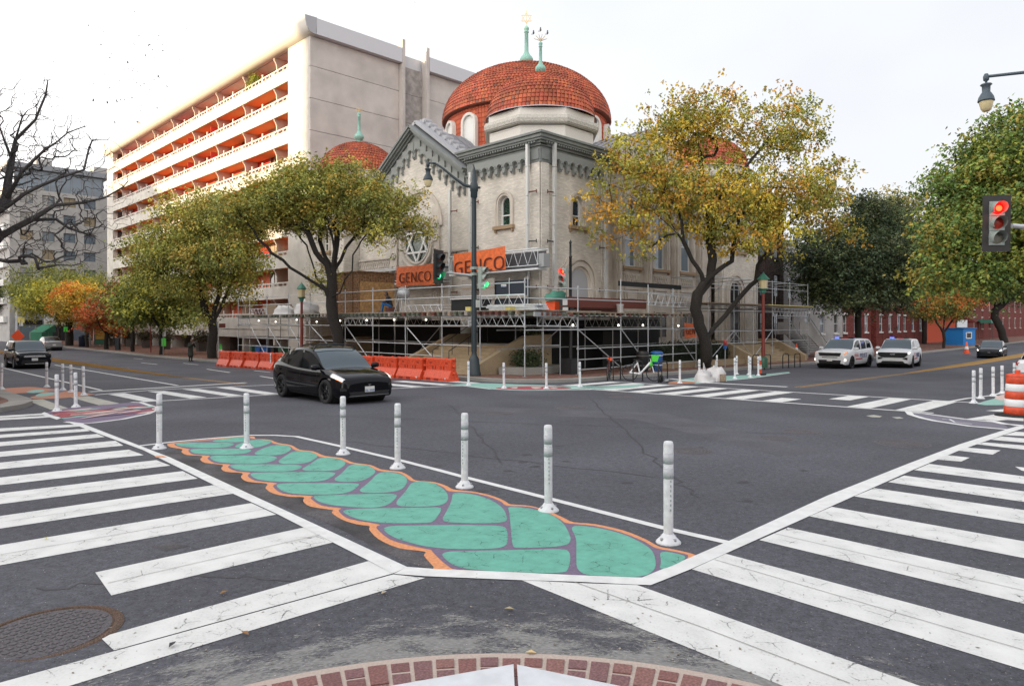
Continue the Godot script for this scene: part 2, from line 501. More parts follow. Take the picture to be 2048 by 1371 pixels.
	M.bark = relief(world_tex(mat(lin(0.06, 0.05, 0.042), 0.95), noise_tex(61, 0.04, 0.5, 1.0, 256), 0.7), noise_tex(62, 0.05, 0.0, 1.0, 256), 3.0)
	M.bark_dark = world_tex(mat(lin(0.04, 0.034, 0.03), 0.95), noise_tex(61, 0.04, 0.6, 1.0, 256), 0.7)
	M.leaf = mat(Color.WHITE, 0.6); M.leaf.vertex_color_use_as_albedo = true
	M.leaf.backlight_enabled = true; M.leaf.backlight = Color(0.30, 0.27, 0.09)
	M.brick_red = detail(world_tex(mat(lin(0.30, 0.055, 0.04), 0.9), pav[0], 1.8), coarse, 6.0)
	M.brick_orange = detail(world_tex(mat(lin(0.46, 0.18, 0.09), 0.9), pav[0], 1.8), coarse, 6.0)
	M.hedge = mat(Color.WHITE, 0.7); M.hedge.vertex_color_use_as_albedo = true
	M.blue_plastic = mat(lin(0.02, 0.10, 0.32), 0.45)
	M.green_plastic = mat(lin(0.02, 0.09, 0.05), 0.45)
	M.lime = mat(lin(0.08, 0.62, 0.06), 0.45)
	M.white_paint = mat(lin(0.78, 0.78, 0.78), 0.4)
	M.red_post = mat(lin(0.20, 0.03, 0.02), 0.5)
	M.verdigris = mat(lin(0.05, 0.20, 0.14), 0.6)
	M.tarp = world_tex(mat(lin(0.66, 0.64, 0.63), 0.7), fine, 0.5)

func _ready() -> void:
	rng.seed = 20
	# camera: level, so that verticals stay vertical; the lens is shifted down a little
	var cam := Camera3D.new()
	cam.name = "camera"
	add_child(cam)
	cam.position = Vector3(0, EYE, 0)
	cam.rotation.y = -PI / 4
	cam.projection = Camera3D.PROJECTION_FRUSTUM
	cam.near = 0.1
	cam.far = 900.0
	cam.size = 0.1 * 1371.0 / F
	cam.frustum_offset = Vector2(0, -0.1 * 40.5 / F)
	cam.current = true
	# sky, sun, exposure
	var sun_to := Vector3(-1.0, 0.135, -0.24).normalized()
	var env := Environment.new()
	env.background_mode = Environment.BG_SKY
	env.sky = Sky.new()
	var pan := PanoramaSkyMaterial.new()
	pan.panorama = sky_image(sun_to)
	pan.energy_multiplier = 1.0
	env.sky.sky_material = pan
	env.tonemap_mode = Environment.TONE_MAPPER_LINEAR
	env.tonemap_exposure = 1.5
	env.sdfgi_enabled = true
	env.ssao_enabled = true
	env.ssil_enabled = true
	var we := WorldEnvironment.new()
	we.name = "world_environment"
	we.environment = env
	add_child(we)
	var sun := DirectionalLight3D.new()
	sun.name = "sun"
	sun.light_energy = 1.6
	sun.light_color = Color(1.0, 0.87, 0.66)
	sun.light_angular_distance = 0.5
	sun.shadow_enabled = true
	add_child(sun)
	sun.basis = Basis.looking_at(-sun_to)
	unit_pipe = CylinderMesh.new(); unit_pipe.top_radius = 1.0; unit_pipe.bottom_radius = 1.0; unit_pipe.height = 1.0; unit_pipe.radial_segments = 8; unit_pipe.rings = 0
	unit_box = BoxMesh.new()
	make_materials()
	build_ground()
	build_markings()
	build_mural()
	build_neighbours()
	build_apartments()
	build_synagogue()
	build_far_left()
	build_right_row()
	build_trees()
	build_scaffold()
	build_cars()
	build_street_things()
	build_people()
	build_small()

func arc(cx: float, cz: float, r: float, a0: float, a1: float, n: int) -> PackedVector2Array:   # angles in degrees in the (x, z) plane
	var o := PackedVector2Array()
	for i in n + 1:
		var a := deg_to_rad(lerpf(a0, a1, float(i) / n))
		o.append(Vector2(cx + r * cos(a), cz + r * sin(a)))
	return o

func build_ground() -> void:
	var s := st()
	var ds := [-120.0, 0.0, 15.0, 30.0, 45.0, 60.0, 120.0, 700.0]
	for i in ds.size() - 1:
		for k in range(-4, 4):
			var q := []
			for c in [[i, k], [i, k + 1], [i + 1, k + 1], [i + 1, k]]:
				var d: float = ds[c[0]]
				var v: float = c[1] * 180.0
				var x := (d + v) / R2; var z := (v - d) / R2
				q.append(on(x, z))
			quad(s, q[3], q[2], q[1], q[0])
	struct("road", s, M.asphalt)

	# pavements: kerb stone ring and brick field of each block
	var far := PackedVector2Array([Vector2(20.0, -330), Vector2(20.0, -22.3)])
	far.append_array(arc(23.2, -21.9, 3.2, 180, 90, 8))
	far.append_array(PackedVector2Array([Vector2(330, -18.7), Vector2(330, -330)]))
	pavement(far, "far_pavement")
	var nw := PackedVector2Array([Vector2(-60, -20.6), Vector2(0.6, -20.6)])
	nw.append_array(arc(0.6, -24.2, 3.6, 90, 0, 6))
	nw.append_array(PackedVector2Array([Vector2(4.2, -330), Vector2(-60, -330)]))
	pavement(nw, "left_pavement")
	var se := PackedVector2Array([Vector2(24.5, 60), Vector2(24.5, 1.6)])
	se.append_array(arc(28.0, 1.6, 3.5, 180, 270, 6))
	se.append_array(PackedVector2Array([Vector2(330, -1.9), Vector2(330, 60)]))
	pavement(se, "right_pavement")

	# the near corner: a band of brick pavers in mortar round a pale ramp
	var cx := 0.88; var cz := -0.95
	var bed := st()
	var ring := arc(cx, cz, 2.89, -88, 10, 26)
	var inner := arc(cx, cz, 2.0, -88, 10, 26); inner.reverse(); ring.append_array(inner)
	slab(bed, ring, -0.02, 0.012)
	var band := setting("kerb_band")
	obj("mortar_bed", bed, M.mortar, band)
	var n := 34
	for i in n:
		var a0 := deg_to_rad(-86.0 + 92.0 * (i + 0.1) / n)
		var a1 := deg_to_rad(-86.0 + 92.0 * (i + 0.9) / n)
		var cuts := [[2.82, 2.60], [2.575, 2.35]] if i % 2 else [[2.82, 2.715], [2.69, 2.53], [2.505, 2.35]]
		for c in cuts:
			var b := st()
			var h := 0.018 + rng.randf_range(-0.003, 0.003)
			var j := rng.randf_range(-0.004, 0.004)
			var o: float = c[0] + j; var w: float = c[1] + j
			var q := []
			for lvl in [0.0, h]:
				for e in [[o, a0], [o, a1], [w, a1], [w, a0]]:
					var x: float = cx + e[0] * cos(e[1]); var z: float = cz + e[0] * sin(e[1])
					q.append(on(x, z, lvl))
			hexa(b, q)
			obj("brick", b, M["paver%d" % rng.randi_range(0, 3)], band)
	var rs := st()
	var mid := g2(1030, 1341)
	slab(rs, PackedVector2Array([g2(590, 1420), g2(1027, 1341), g2(1031, 1420)]), 0.0, 0.04)
	slab(rs, PackedVector2Array([g2(1034, 1341), g2(1500, 1440), g2(1039, 1420)]), 0.0, 0.038)
	struct("ramp", rs, M.ramp)
	# dried silt washed against the bricks
	var gate := FastNoiseLite.new(); gate.seed = 77; gate.frequency = 0.9; gate.fractal_octaves = 5
	var im := Image.create(512, 128, false, Image.FORMAT_RGBA8)
	var rr := RandomNumberGenerator.new(); rr.seed = 5
	for y in 128:
		for x in 512:
			var v := y / 127.0
			var e := gate.get_noise_2d(x * 0.035, y * 0.03) + 0.62 - v * 1.25 + rr.randf_range(-0.35, 0.35)
			var a := clampf(e * 1.6, 0.0, 0.6) * clampf(minf(x, 511 - x) / 60.0, 0, 1)
			var g := rr.randf_range(0.56, 0.72)
			im.set_pixel(x, y, Color(g, g * 0.985, g * 0.96, a))
	var dm := mat(Color.WHITE, 0.95)
	dm.albedo_texture = ImageTexture.create_from_image(im)
	dm.transparency = BaseMaterial3D.TRANSPARENCY_ALPHA
	var ss := st()
	for i in 40:
		var q := []
		for e in [[0, i], [0, i + 1], [1, i + 1], [1, i]]:
			var a := deg_to_rad(lerpf(-118, 32, e[1] / 40.0))
			var r := 2.91 + 0.85 * float(e[0])
			q.append([on(cx + r * cos(a), cz + r * sin(a), 0.0025), Vector2(e[1] / 40.0, e[0])])
		for k in [0, 1, 2, 0, 2, 3]:
			ss.set_uv(q[k][1]); ss.add_vertex(q[k][0])
	struct("silt_stain", ss, dm)
	# dark repaired asphalt round the near corner
	var ps := st()
	sheet(ps, smooth(PackedVector2Array([g2(520, 880), g2(330, 905), g2(430, 960), g2(640, 1040), g2(830, 1130), g2(1000, 1150), g2(870, 1130), g2(760, 1060), g2(600, 980), g2(470, 920)])), 0.002)
	struct("dark_asphalt_strip", ps, M.patch)

func pavement(poly: PackedVector2Array, called: String) -> void:
	var s := st()
	var b := st()
	var grown: Array = Geometry2D.offset_polygon(poly, -0.55)
	for q in [[-300.0, 45.0], [45.0, 60.0], [60.0, 700.0]]:   # cut where the fall of the ground changes
		var strip := PackedVector2Array()
		for e in [[0, -700.0], [0, 700.0], [1, 700.0], [1, -700.0]]: strip.append(Vector2(q[e[0]] + e[1], e[1] - q[e[0]]) / R2)
		for piece in Geometry2D.intersect_polygons(poly, strip): slab(s, piece, -0.05, 0.13)
		for piece in Geometry2D.intersect_polygons(grown[0], strip): sheet(b, piece, 0.135)
	struct(called + "_kerb", s, M.kerb)
	struct(called, b, M.brick_walk)

func stripe(parent: Node, px: Array, m: Material = null, lift := 0.004) -> void:
	var poly := PackedVector2Array()
	for i in range(0, px.size(), 2): poly.append(g2(px[i], px[i + 1]))
	var s := st()
	sheet(s, poly, lift)
	obj("stripe", s, m if m else M.paint, parent)

func line(parent: Node, px: Array, w: float, m: Material = null, lift := 0.0045, called := "line") -> void:
	var pts := []
	for i in range(0, px.size(), 2): pts.append(g2(px[i], px[i + 1]))
	var s := st()
	sheet(s, ribbon(pts, w), lift)
	obj(called, s, m if m else M.line, parent)

func build_markings() -> void:
	var a := setting("near_left_crosswalk_markings")
	for q in [[200, 1275, 737, 1122, 785, 1147, 227, 1301], [227, 1303, 786, 1149, 850, 1156, 300, 1322, 120, 1378, -160, 1465, -190, 1418], [190, 1145, 607, 1055, 665, 1085, 222, 1191],
		[-160, 1117, 502, 1006, 552, 1029, -160, 1160], [-200, 1061, 427, 970, 467, 987, -200, 1087], [-200, 1011, 365, 942, 395, 957, -200, 1034], [-200, 977, 312, 920, 340, 931, -200, 993],
		[-200, 945, 257, 899, 287, 910, -200, 958], [-150, 918, 230, 881, 246, 891, -150, 927], [-150, 896.5, 194, 867.7, 209, 873.7, -150, 905.5], [-150, 879.5, 172, 857, 179, 862, -150, 887],
		[-150, 864, 153, 848.5, 161, 852.6, -150, 872], [-150, 843, 100, 831, 105, 834, -150, 849], [-100, 837.5, 82, 826.6, 92, 829.4, -100, 841]]:
		stripe(a, q)
	stripe(a, [79, 828, 88, 824, 123, 835.5, 113, 839], M.line, 0.005)
	stripe(a, [131, 843, 161, 846, 340, 915, 600, 1035, 815, 1135, 785, 1148, 737, 1122, 555, 1029, 427, 970, 285, 900], M.line, 0.007)
	stripe(a, [308, 912.5, 326, 912, 334, 915, 312, 915.5], M.orange_paint, 0.009)
	var b := setting("near_right_crosswalk_markings")
	for q in [[1274, 1170, 1600, 1286.6, 1974, 1420, 1686, 1421, 1563.6, 1371, 1042, 1160, 1150, 1166], [1451.5, 1107.5, 2048, 1267.5, 2400, 1362, 2400, 1448, 2048, 1340, 1384, 1138.5], [1576.5, 1055, 2048, 1157.5, 2400, 1234, 2400, 1291, 2048, 1207.5, 1519, 1080],
		[1664, 1013.5, 2048, 1082.5, 2300, 1128, 2300, 1165, 2048, 1116, 1619, 1032.5], [1749, 976, 2048, 1020, 2300, 1057, 2300, 1088, 2048, 1047.5, 1709, 992.5], [1809, 951, 2048, 982.5, 2300, 1016, 2300, 1040, 2048, 1003.5, 1776.5, 964],
		[1859, 927.5, 2048, 952.5, 2300, 986, 2300, 1004, 2048, 967.5, 1829, 940], [1896, 910, 1940, 915, 1923, 923, 1876, 919], [1933.5, 895, 2002, 900.5, 1986, 909, 1917, 901], [1971, 884.5, 2048, 890.6, 2250, 906, 2250, 917, 2048, 899, 1952, 888],
		[2003, 872.5, 2048, 876.5, 2200, 889, 2200, 899, 2048, 885, 1982, 879], [2032.5, 863, 2100, 868, 2100, 876, 2048, 872, 2008, 870], [2031, 933, 2100, 940, 2090, 950, 2044, 941]]:
		stripe(b, q)
	stripe(b, [815, 1134.5, 875, 1139, 981, 1143, 1149, 1151, 1284, 1156, 1378, 1117, 1459, 1082, 1654, 992, 1818, 927, 1920, 888.5, 2019, 857, 2034, 853, 2060, 853, 2031, 862, 1982, 879, 1917, 902, 1829, 939, 1711, 991.5, 1480, 1095, 1382, 1139, 1302, 1171, 1271, 1170, 1148, 1164, 1040, 1161, 849, 1153, 787, 1148.5], M.line, 0.007)
	# seams down the middle of the wide bars
	var seam := mat(lin(0.3, 0.29, 0.27), 0.9)
	for q in [[1149, 1165, 1400, 1254, 1700, 1368], [1430, 1120, 2048, 1301], [1547, 1067, 2048, 1182]]:
		line(b, q, 0.007, seam, 0.0085, "seam")
	for q in [[215, 1167, 640, 1070], [0, 1110, 530, 1018], [0, 1045, 450, 978], [0, 997, 380, 950]]:
		line(a, q, 0.007, seam, 0.0085, "seam")
	var c := setting("far_left_crosswalk_markings")
	var x0 := 4.6
	for q in [[49, 799.3, 85, 798, 142, 818.4, 101, 819], [139.5, 794, 175, 791.6, 240.6, 807, 197, 810], [216, 788.4, 249, 785.6, 322.7, 802, 290, 803.4], [294, 782.3, 328, 781.5, 413, 794.4, 380, 796.6], [363.7, 778, 396.5, 777.4, 486.7, 791, 456.7, 792.5], [432, 774.7, 462, 773.3, 558, 787, 530, 789]]:
		stripe(c, q, M.paint if q[0] > 200 else M.old_paint)
	for k in 5:   # the same bars go on behind the car to the far kerb
		var x := 12.75 + 1.5 * k
		var s := st()
		sheet(s, PackedVector2Array([Vector2(x, -21.2), Vector2(x + 0.62, -21.2), Vector2(x + 0.62, -24.6), Vector2(x, -24.6)]), 0.004)
		obj("stripe", s, M.paint, c)
	line(c, [178, 783.4, 492, 765], 0.3, null, 0.006)
	line(c, [189, 789.5, 314, 779, 558, 769, 640, 766], 0.16, null, 0.006)
	line(c, [279, 803.8, 558, 788.3, 700, 780, 930, 771], 0.16, null, 0.006)
	var e := setting("far_right_crosswalk_markings")
	for k in 11:
		var z := -5.0 - 1.22 * k
		var lo := 20.0; var hi := 23.7
		if k == 2: lo = 22.0
		if k == 3: hi = 21.4
		var s := st()
		sheet(s, PackedVector2Array([Vector2(lo, z), Vector2(lo, z - 0.62), Vector2(hi, z - 0.62), Vector2(hi, z)]), 0.004)
		obj("stripe", s, M.paint, e)
	for q in [[Vector2(19.85, -4.7), Vector2(19.85, -17.9)], [Vector2(23.8, -4.4), Vector2(23.8, -17.9)]]:
		var s := st()
		sheet(s, ribbon(q, 0.17), 0.006)
		obj("line", s, M.line, e)
	line(e, [1340, 757, 1418, 765.5, 1575, 773.5], 0.32, null, 0.006)
	for q in [[1932, 838, 1990, 828.5, 2048, 836, 2048, 842, 2016, 839.5, 1996, 841], [1972, 821, 2012, 817.5, 2060, 822, 2060, 828]]:
		stripe(e, q)
	line(e, [1816, 824, 1850, 827, 1930, 838, 1990, 844, 2048, 853], 0.14, null, 0.006)
	line(e, [1980, 841, 2010, 848, 2048, 851], 0.2, null, 0.008)
	# lane lines
	var l := setting("lane_markings")
	for off in [-0.11, 0.11]:
		var s := st()
		sheet(s, ribbon([Vector2(11.9 + off, -27.4), Vector2(11.9 + off, -33), Vector2(11.9 + off, -45), Vector2(11.9 + off, -70), Vector2(11.9 + off, -160)], 0.075), 0.005)
		obj("yellow_line", s, M.yellow, l)
		var s2 := st()
		sheet(s2, ribbon([Vector2(26.2, -10.75 + off), Vector2(40, -10.75 + off), Vector2(55, -10.75 + off), Vector2(75, -10.75 + off), Vector2(220, -10.75 + off)], 0.075), 0.005)
		obj("yellow_line", s2, M.yellow, l)
	line(l, [355, 770.6, 109, 729.6], 0.13)
	line(l, [202, 780, 3, 735, -80, 716], 0.13)
	for q in [[413, 737.8, 459, 744.6], [366, 726, 396, 729], [282, 725.3, 314, 728.5], [267, 716.6, 285, 718], [520, 752, 556, 758], [508, 741, 540, 744]]:
		line(l, q, 0.13)
	# manholes, covers and patches in the road
	for q in [[95, 1265, 0.40, 1], [1143, 815, 0.42, 0], [1806, 887, 0.42, 0], [1605, 864, 0.36, 0], [1555, 877, 0.3, 0], [1245, 794, 0.4, 0], [1235, 787, 0.4, 0], [863, 797, 0.36, 0], [1385, 902, 0.33, 0], [1000, 827, 0.36, 0]]:
		manhole(gp(q[0], q[1]), q[2], q[3] == 1)
	var pt := setting("road_patches")
	for q in [[1732, 831, 1748, 829.5, 1765, 832, 1760, 834.5, 1745, 834], [1784, 834, 1800, 833.5, 1808, 836, 1795, 837]]:
		stripe(pt, q, M.old_paint, 0.003)
	# sealed cracks, a trench patch and oil drips
	var rs := RandomNumberGenerator.new(); rs.seed = 12
	for q in [[470, 860, 900, 905, 1350, 960], [620, 830, 1150, 850, 1700, 872], [1180, 800, 1250, 860, 1330, 940, 1400, 1000], [330, 850, 600, 845], [900, 810, 960, 870, 1010, 930], [1500, 850, 1640, 920, 1760, 935], [250, 760, 420, 752], [60, 1180, 380, 1150, 700, 1165]]:
		var pts := []
		for i in range(0, q.size() - 2, 2):
			for k in 9: pts.append(g2(lerpf(q[i], q[i + 2], k / 9.0), lerpf(q[i + 1], q[i + 3], k / 9.0)) + Vector2(rs.randfn(), rs.randfn()) * 0.05)
		var s := st()
		sheet(s, ribbon(pts, 0.035), 0.0022)
		obj("sealed_crack", s, M.tar, pt)
	stripe(pt, [930, 812, 1330, 826, 1650, 905, 1560, 912, 1270, 838, 915, 822], M.trench, 0.0014)
	for i in 26:
		var oc := g2(rs.randf_range(500, 1650), rs.randf_range(815, 1010))
		blob(pt, "oil_spot", PackedVector2Array([oc + Vector2(0.1, 0) * rs.randf_range(0.3, 1.4), oc + Vector2(0, 0.08), oc - Vector2(0.1, 0.02) * rs.randf_range(0.4, 1.2), oc - Vector2(0, 0.07)]), M.tar, 0.0018, 3)
	for q in [[620, 990, 690, 1000, 640, 1010, 600, 1003], [300, 1092, 345, 1085, 380, 1092, 330, 1102]]:
		stripe(pt, q, M.patch, 0.002)

func manhole(p: Vector3, r: float, big: bool) -> void:
	var o := setting("manhole_cover")
	o.position = p
	var s := st()
	lathe(s, [[0.0, 0.006], [r * 0.93, 0.006], [r * 0.94, 0.002], [r * 0.965, 0.002], [r * 0.97, 0.008], [r * 1.05, 0.008], [r * 1.1, 0.001]], 40)
	obj("rim", s, M.rust if big else M.iron, o)
	var t := st()
	if big:
		for i in range(-6, 7):
			for k in range(-6, 7):
				var c := Vector3(i + (0.5 if k % 2 else 0.0), 0, k) * r / 7.2
				if c.length() < r * 0.86: box(t, c + Vector3(0, 0.009, 0), Vector3(r / 13.0, 0.004, r / 13.0), Basis(Vector3.UP, 0.6))
		lathe(t, [[0.0, 0.0075], [r * 0.9, 0.0075], [r * 0.92, 0.0065]], 40)
	else:
		for k in 5:
			var q := r * (0.16 + 0.17 * k)
			lathe(t, [[q - 0.02, 0.0065], [q - 0.012, 0.014], [q + 0.012, 0.014], [q + 0.02, 0.0065]], 32)
	obj("lid", t, M.iron, o)

func blob(parent: Node, called: String, pts: PackedVector2Array, m: Material, lift: float, steps := 4) -> void:
	var s := st()
	sheet(s, smooth(pts, steps) if steps > 1 else pts, lift)
	obj(called, s, m, parent)

func pa(a: Array) -> PackedVector2Array:
	var o := PackedVector2Array()
	for i in range(0, a.size(), 2): o.append(g2(320 + a[i] / 3.657, 860 + a[i + 1] / 3.657))
	return o

func pb(a: Array) -> PackedVector2Array:
	var o := PackedVector2Array()
	for i in range(0, a.size(), 2): o.append(g2(840 + a[i] / 3.2, 920 + a[i + 1] / 3.2))
	return o

func px2(a: Array) -> PackedVector2Array:
	var o := PackedVector2Array()
	for i in range(0, a.size(), 2): o.append(g2(a[i], a[i + 1]))
	return o

func rounded(p: PackedVector2Array) -> PackedVector2Array:   # softens the corners of a traced petal
	for k in 3:
		var o := PackedVector2Array()
		for i in p.size():
			var a := p[i]; var b := p[(i + 1) % p.size()]
			o.append(a.lerp(b, 0.25)); o.append(a.lerp(b, 0.75))
		p = o
	return p

func build_mural() -> void:
	var o := thing("street_mural", "teal street mural of overlapping petals with orange scalloped rim inside the white posts", "street mural")
	var rim := pa([50, 105, 75, 125, 160, 140, 155, 160, 195, 182, 305, 190, 292, 215, 330, 240, 455, 255, 445, 280, 480, 305, 600, 315, 590, 345, 640, 378, 780, 392, 770, 425, 830, 465, 950, 488, 1050, 492, 1045, 520, 1100, 560, 1260, 585, 1255, 605, 1330, 655, 1440, 690, 1530, 703, 1530, 730, 1600, 800, 1750, 865, 1935, 890, 1930, 920, 2000, 1000, 2022, 1020])
	rim.append_array(pb([400, 713, 600, 722, 985, 740, 1200, 748, 1420, 756, 1720, 632, 1770, 610, 1640, 575, 1530, 553, 1440, 505, 1300, 450, 1120, 410, 985, 398, 920, 370, 820, 325, 700, 292, 580, 283, 540, 260, 450, 225, 330, 200, 215, 188, 170, 165, 90, 140, 0, 130]))
	rim.append_array(pa([1990, 378, 1870, 368, 1830, 340, 1760, 305, 1620, 288, 1540, 255, 1415, 238, 1330, 205, 1205, 188, 1120, 155, 1020, 143, 960, 110, 860, 93, 800, 70, 700, 63, 690, 50, 640, 46, 400, 62, 150, 88, 75, 95]))
	blob(o, "rim", smooth(rim, 3), M.orange_paint, 0.004, 1)
	var under := pa([103, 106, 150, 126, 215, 140, 205, 152, 240, 178, 360, 188, 345, 208, 400, 242, 510, 252, 495, 272, 560, 302, 660, 312, 640, 335, 700, 372, 850, 388, 825, 412, 900, 466, 1110, 482, 1100, 500, 1180, 552, 1320, 572, 1305, 592, 1380, 650, 1600, 690, 1580, 715, 1680, 800, 1850, 850, 2000, 880])
	under.append_array(pb([70, 575, 110, 620, 180, 680, 250, 702, 600, 719, 985, 737, 1420, 752, 1715, 628, 1640, 590, 1510, 565, 1430, 520, 1280, 462, 1110, 422, 940, 405, 900, 382, 810, 335, 700, 300, 555, 293, 520, 268, 440, 235, 320, 208, 185, 200, 150, 175, 80, 148, 0, 140]))
	under.append_array(pa([1960, 386, 1835, 372, 1800, 345, 1740, 312, 1595, 298, 1520, 260, 1385, 245, 1310, 212, 1170, 197, 1100, 160, 990, 148, 940, 115, 835, 100, 780, 76, 660, 60, 640, 52, 400, 70, 150, 93]))
	blob(o, "purple_ground", smooth(under, 3), M.plum, 0.006, 1)
	for q in [[105, 105, 150, 93, 360, 93, 562, 95, 500, 128, 300, 133, 150, 122], [213, 150, 240, 135, 500, 137, 690, 139, 620, 180, 400, 183, 250, 175], [358, 205, 380, 187, 600, 188, 884, 190, 800, 245, 600, 247, 420, 240], [503, 265, 530, 250, 800, 253, 1064, 255, 990, 303, 750, 307, 570, 298],
		[650, 325, 690, 312, 1000, 308, 1284, 308, 1280, 330, 1190, 382, 900, 383, 710, 368], [840, 408, 880, 390, 1200, 390, 1454, 390, 1454, 410, 1370, 470, 1100, 477, 910, 462], [1110, 492, 1150, 480, 1450, 472, 1720, 466, 1738, 490, 1650, 568, 1450, 571, 1190, 545],
		[345, 88, 450, 64, 640, 48, 662, 75, 602, 92], [515, 130, 620, 84, 690, 72, 810, 74, 820, 88, 780, 108, 690, 136], [655, 184, 760, 130, 850, 106, 940, 114, 963, 140, 930, 165, 870, 188], [830, 249, 930, 180, 990, 150, 1110, 161, 1155, 185, 1140, 210, 1060, 251],
		[1005, 302, 1100, 250, 1170, 198, 1310, 209, 1366, 240, 1330, 277, 1280, 302], [1245, 377, 1330, 320, 1390, 248, 1510, 257, 1576, 290, 1568, 327, 1460, 385], [1420, 467, 1530, 385, 1600, 305, 1740, 314, 1810, 350, 1803, 402, 1740, 458]]:
		blob(o, "petal", rounded(pa(q)), M.teal, 0.008, 1)
	var u8 := pa([1692, 560, 1800, 450, 1840, 378, 1950, 378, 2048, 400]); u8.append_array(pb([90, 153, 155, 188, 184, 235, 172, 272, 130, 295, 0, 302]))
	var l8 := pa([1315, 577, 1370, 628, 1500, 670, 1700, 687, 1960, 682]); l8.append_array(pb([90, 397, 137, 325, 132, 303, 0, 308]))
	var l9 := pa([1610, 705, 1680, 780, 1850, 835]); l9.append_array(pb([60, 560, 200, 574, 440, 574, 545, 560, 563, 520, 558, 450, 535, 422, 300, 418, 0, 420]))
	blob(o, "petal", rounded(u8), M.teal, 0.008, 1)
	blob(o, "petal", rounded(l8), M.teal, 0.008, 1)
	blob(o, "petal", rounded(l9), M.teal, 0.008, 1)
	for q in [[128, 592, 300, 584, 600, 580, 920, 570, 958, 590, 964, 640, 952, 695, 925, 733, 400, 713, 240, 690, 165, 645], [130, 399, 165, 340, 205, 260, 208, 205, 330, 218, 450, 253, 535, 310, 558, 370, 552, 397, 480, 407, 300, 407], [590, 556, 581, 430, 570, 330, 560, 298, 700, 310, 830, 343, 915, 400, 955, 470, 968, 520, 935, 553, 750, 564, 620, 568],
		[1003, 735, 1000, 600, 1003, 500, 955, 420, 1100, 428, 1280, 468, 1405, 523, 1488, 578, 1509, 640, 1509, 705, 1430, 755, 1200, 747], [1528, 718, 1547, 650, 1530, 585, 1640, 598, 1728, 630]]:
		blob(o, "petal", rounded(pb(q)), M.teal, 0.008, 1)
	var el := setting("edge_line")
	line(el, [279, 891.5, 342, 884, 415, 877, 500, 870.5, 552, 870.5, 593, 873, 634, 882, 690, 894.5, 800, 920.5, 880, 941, 924, 953, 1090, 995, 1327, 1056, 1457, 1085.5], 0.11, null, 0.0055)

	var w := thing("street_mural", "small oval street mural of red and pink feather strokes behind two white posts", "street mural")
	var oval := px2([93, 825.3, 128, 817, 191, 811.5, 246, 806, 282, 805, 306, 813, 311, 820, 295, 827, 246, 837.5, 191, 844.5, 164, 847, 131, 843, 121, 835])
	blob(w, "ground", oval, M.plum, 0.005, 3)
	line(w, [131, 843.8, 164, 847.4, 191, 845, 246, 838, 295, 827.5, 311, 820.5, 306, 813, 282, 805, 262, 804], 0.13, null, 0.0065, "rim")
	for i in 46:
		var t := rng.randf()
		var c := g2(lerpf(125, 285, t) + rng.randf_range(-12, 12), lerpf(828, 817, t) + rng.randf_range(-7, 8))
		var dir := (g2(290, 812) - g2(120, 832)).normalized().rotated(rng.randf_range(-0.35, 0.35))
		var n := Vector2(-dir.y, dir.x)
		var ln := rng.randf_range(0.35, 0.9); var wd := rng.randf_range(0.07, 0.2)
		var poly := PackedVector2Array([c - dir * ln, c + n * wd, c + dir * ln, c - n * wd])
		if Geometry2D.intersect_polygons(poly, oval).size():
			blob(w, "feather", smooth(Geometry2D.intersect_polygons(poly, oval)[0], 2), [M.blush, M.crimson, M.blush, M.crimson, M.teal_far, M.plum][i % 6], 0.0065 + 0.0004 * i, 1)

	var f := thing("street_mural", "orange and teal street mural round the posts of the far left corner", "street mural")
	blob(f, "ground", px2([-40, 779, 0, 777, 52, 773.5, 77, 774.7, 153, 783, 180, 787, 186, 788.4, 131, 795.5, 77, 797.5, 60, 794, 90, 786, 49, 785.6, 25, 787, 0, 788, -40, 792]), M.rust_paint, 0.004, 3)
	blob(f, "petal", px2([52, 784, 66, 779.7, 84, 779, 88, 782, 68, 786]), M.teal_far, 0.0065)
	blob(f, "petal", px2([70, 792, 82, 786, 105, 785, 110, 788, 90, 792.5]), M.teal_far, 0.0065)
	blob(f, "petal", px2([92, 783, 112, 780, 130, 781, 118, 785]), M.lilac, 0.0065)

	var n := thing("street_mural", "teal and red street mural along the kerb in front of the scaffolding", "street mural")
	blob(n, "ground", px2([900, 769.5, 960, 766, 1040, 768.5, 1110, 770.5, 1180, 772, 1240, 770.5, 1290, 768.5, 1262, 775, 1200, 777.3, 1160, 778.5, 1050, 779.8, 980, 777, 940, 772.5]), M.teal_far, 0.004, 3)
	blob(n, "red_patch", px2([998, 774.8, 1060, 772.2, 1137, 774.2, 1130, 777.3, 1060, 778.9, 1000, 777.4]), M.crimson, 0.006)
	for q in [[1020, 775, 1035, 774, 1032, 777], [1062, 774, 1085, 774.6, 1070, 777.4], [1098, 775, 1116, 775, 1108, 777]]:
		blob(n, "white_fleck", px2(q), M.blush, 0.008, 2)
	line(n, [925, 771, 980, 777.8, 1050, 780.7, 1160, 779.6, 1262, 776], 0.12, null, 0.0055, "rim")

	var r := thing("street_mural", "teal and rust street mural strip beside the bicycle hoops and rubbish bags", "street mural")
	blob(r, "ground", px2([1338, 764.5, 1370, 757.5, 1405, 752.5, 1470, 750.5, 1530, 748, 1579, 743, 1579, 745.5, 1500, 756, 1420, 764.5, 1390, 766.5, 1340, 767]), M.teal_far, 0.004, 1)
	blob(r, "rust_patch", px2([1337, 765.5, 1350, 763, 1385, 763.4, 1390, 766, 1360, 767.5, 1340, 767.5]), M.rust_paint, 0.006)
	line(r, [1390, 767.3, 1500, 756.5, 1580, 745.5], 0.1, null, 0.0055, "rim")

	var p := thing("street_mural", "lilac crescent street mural inside the white curve by the striped barrel", "street mural")
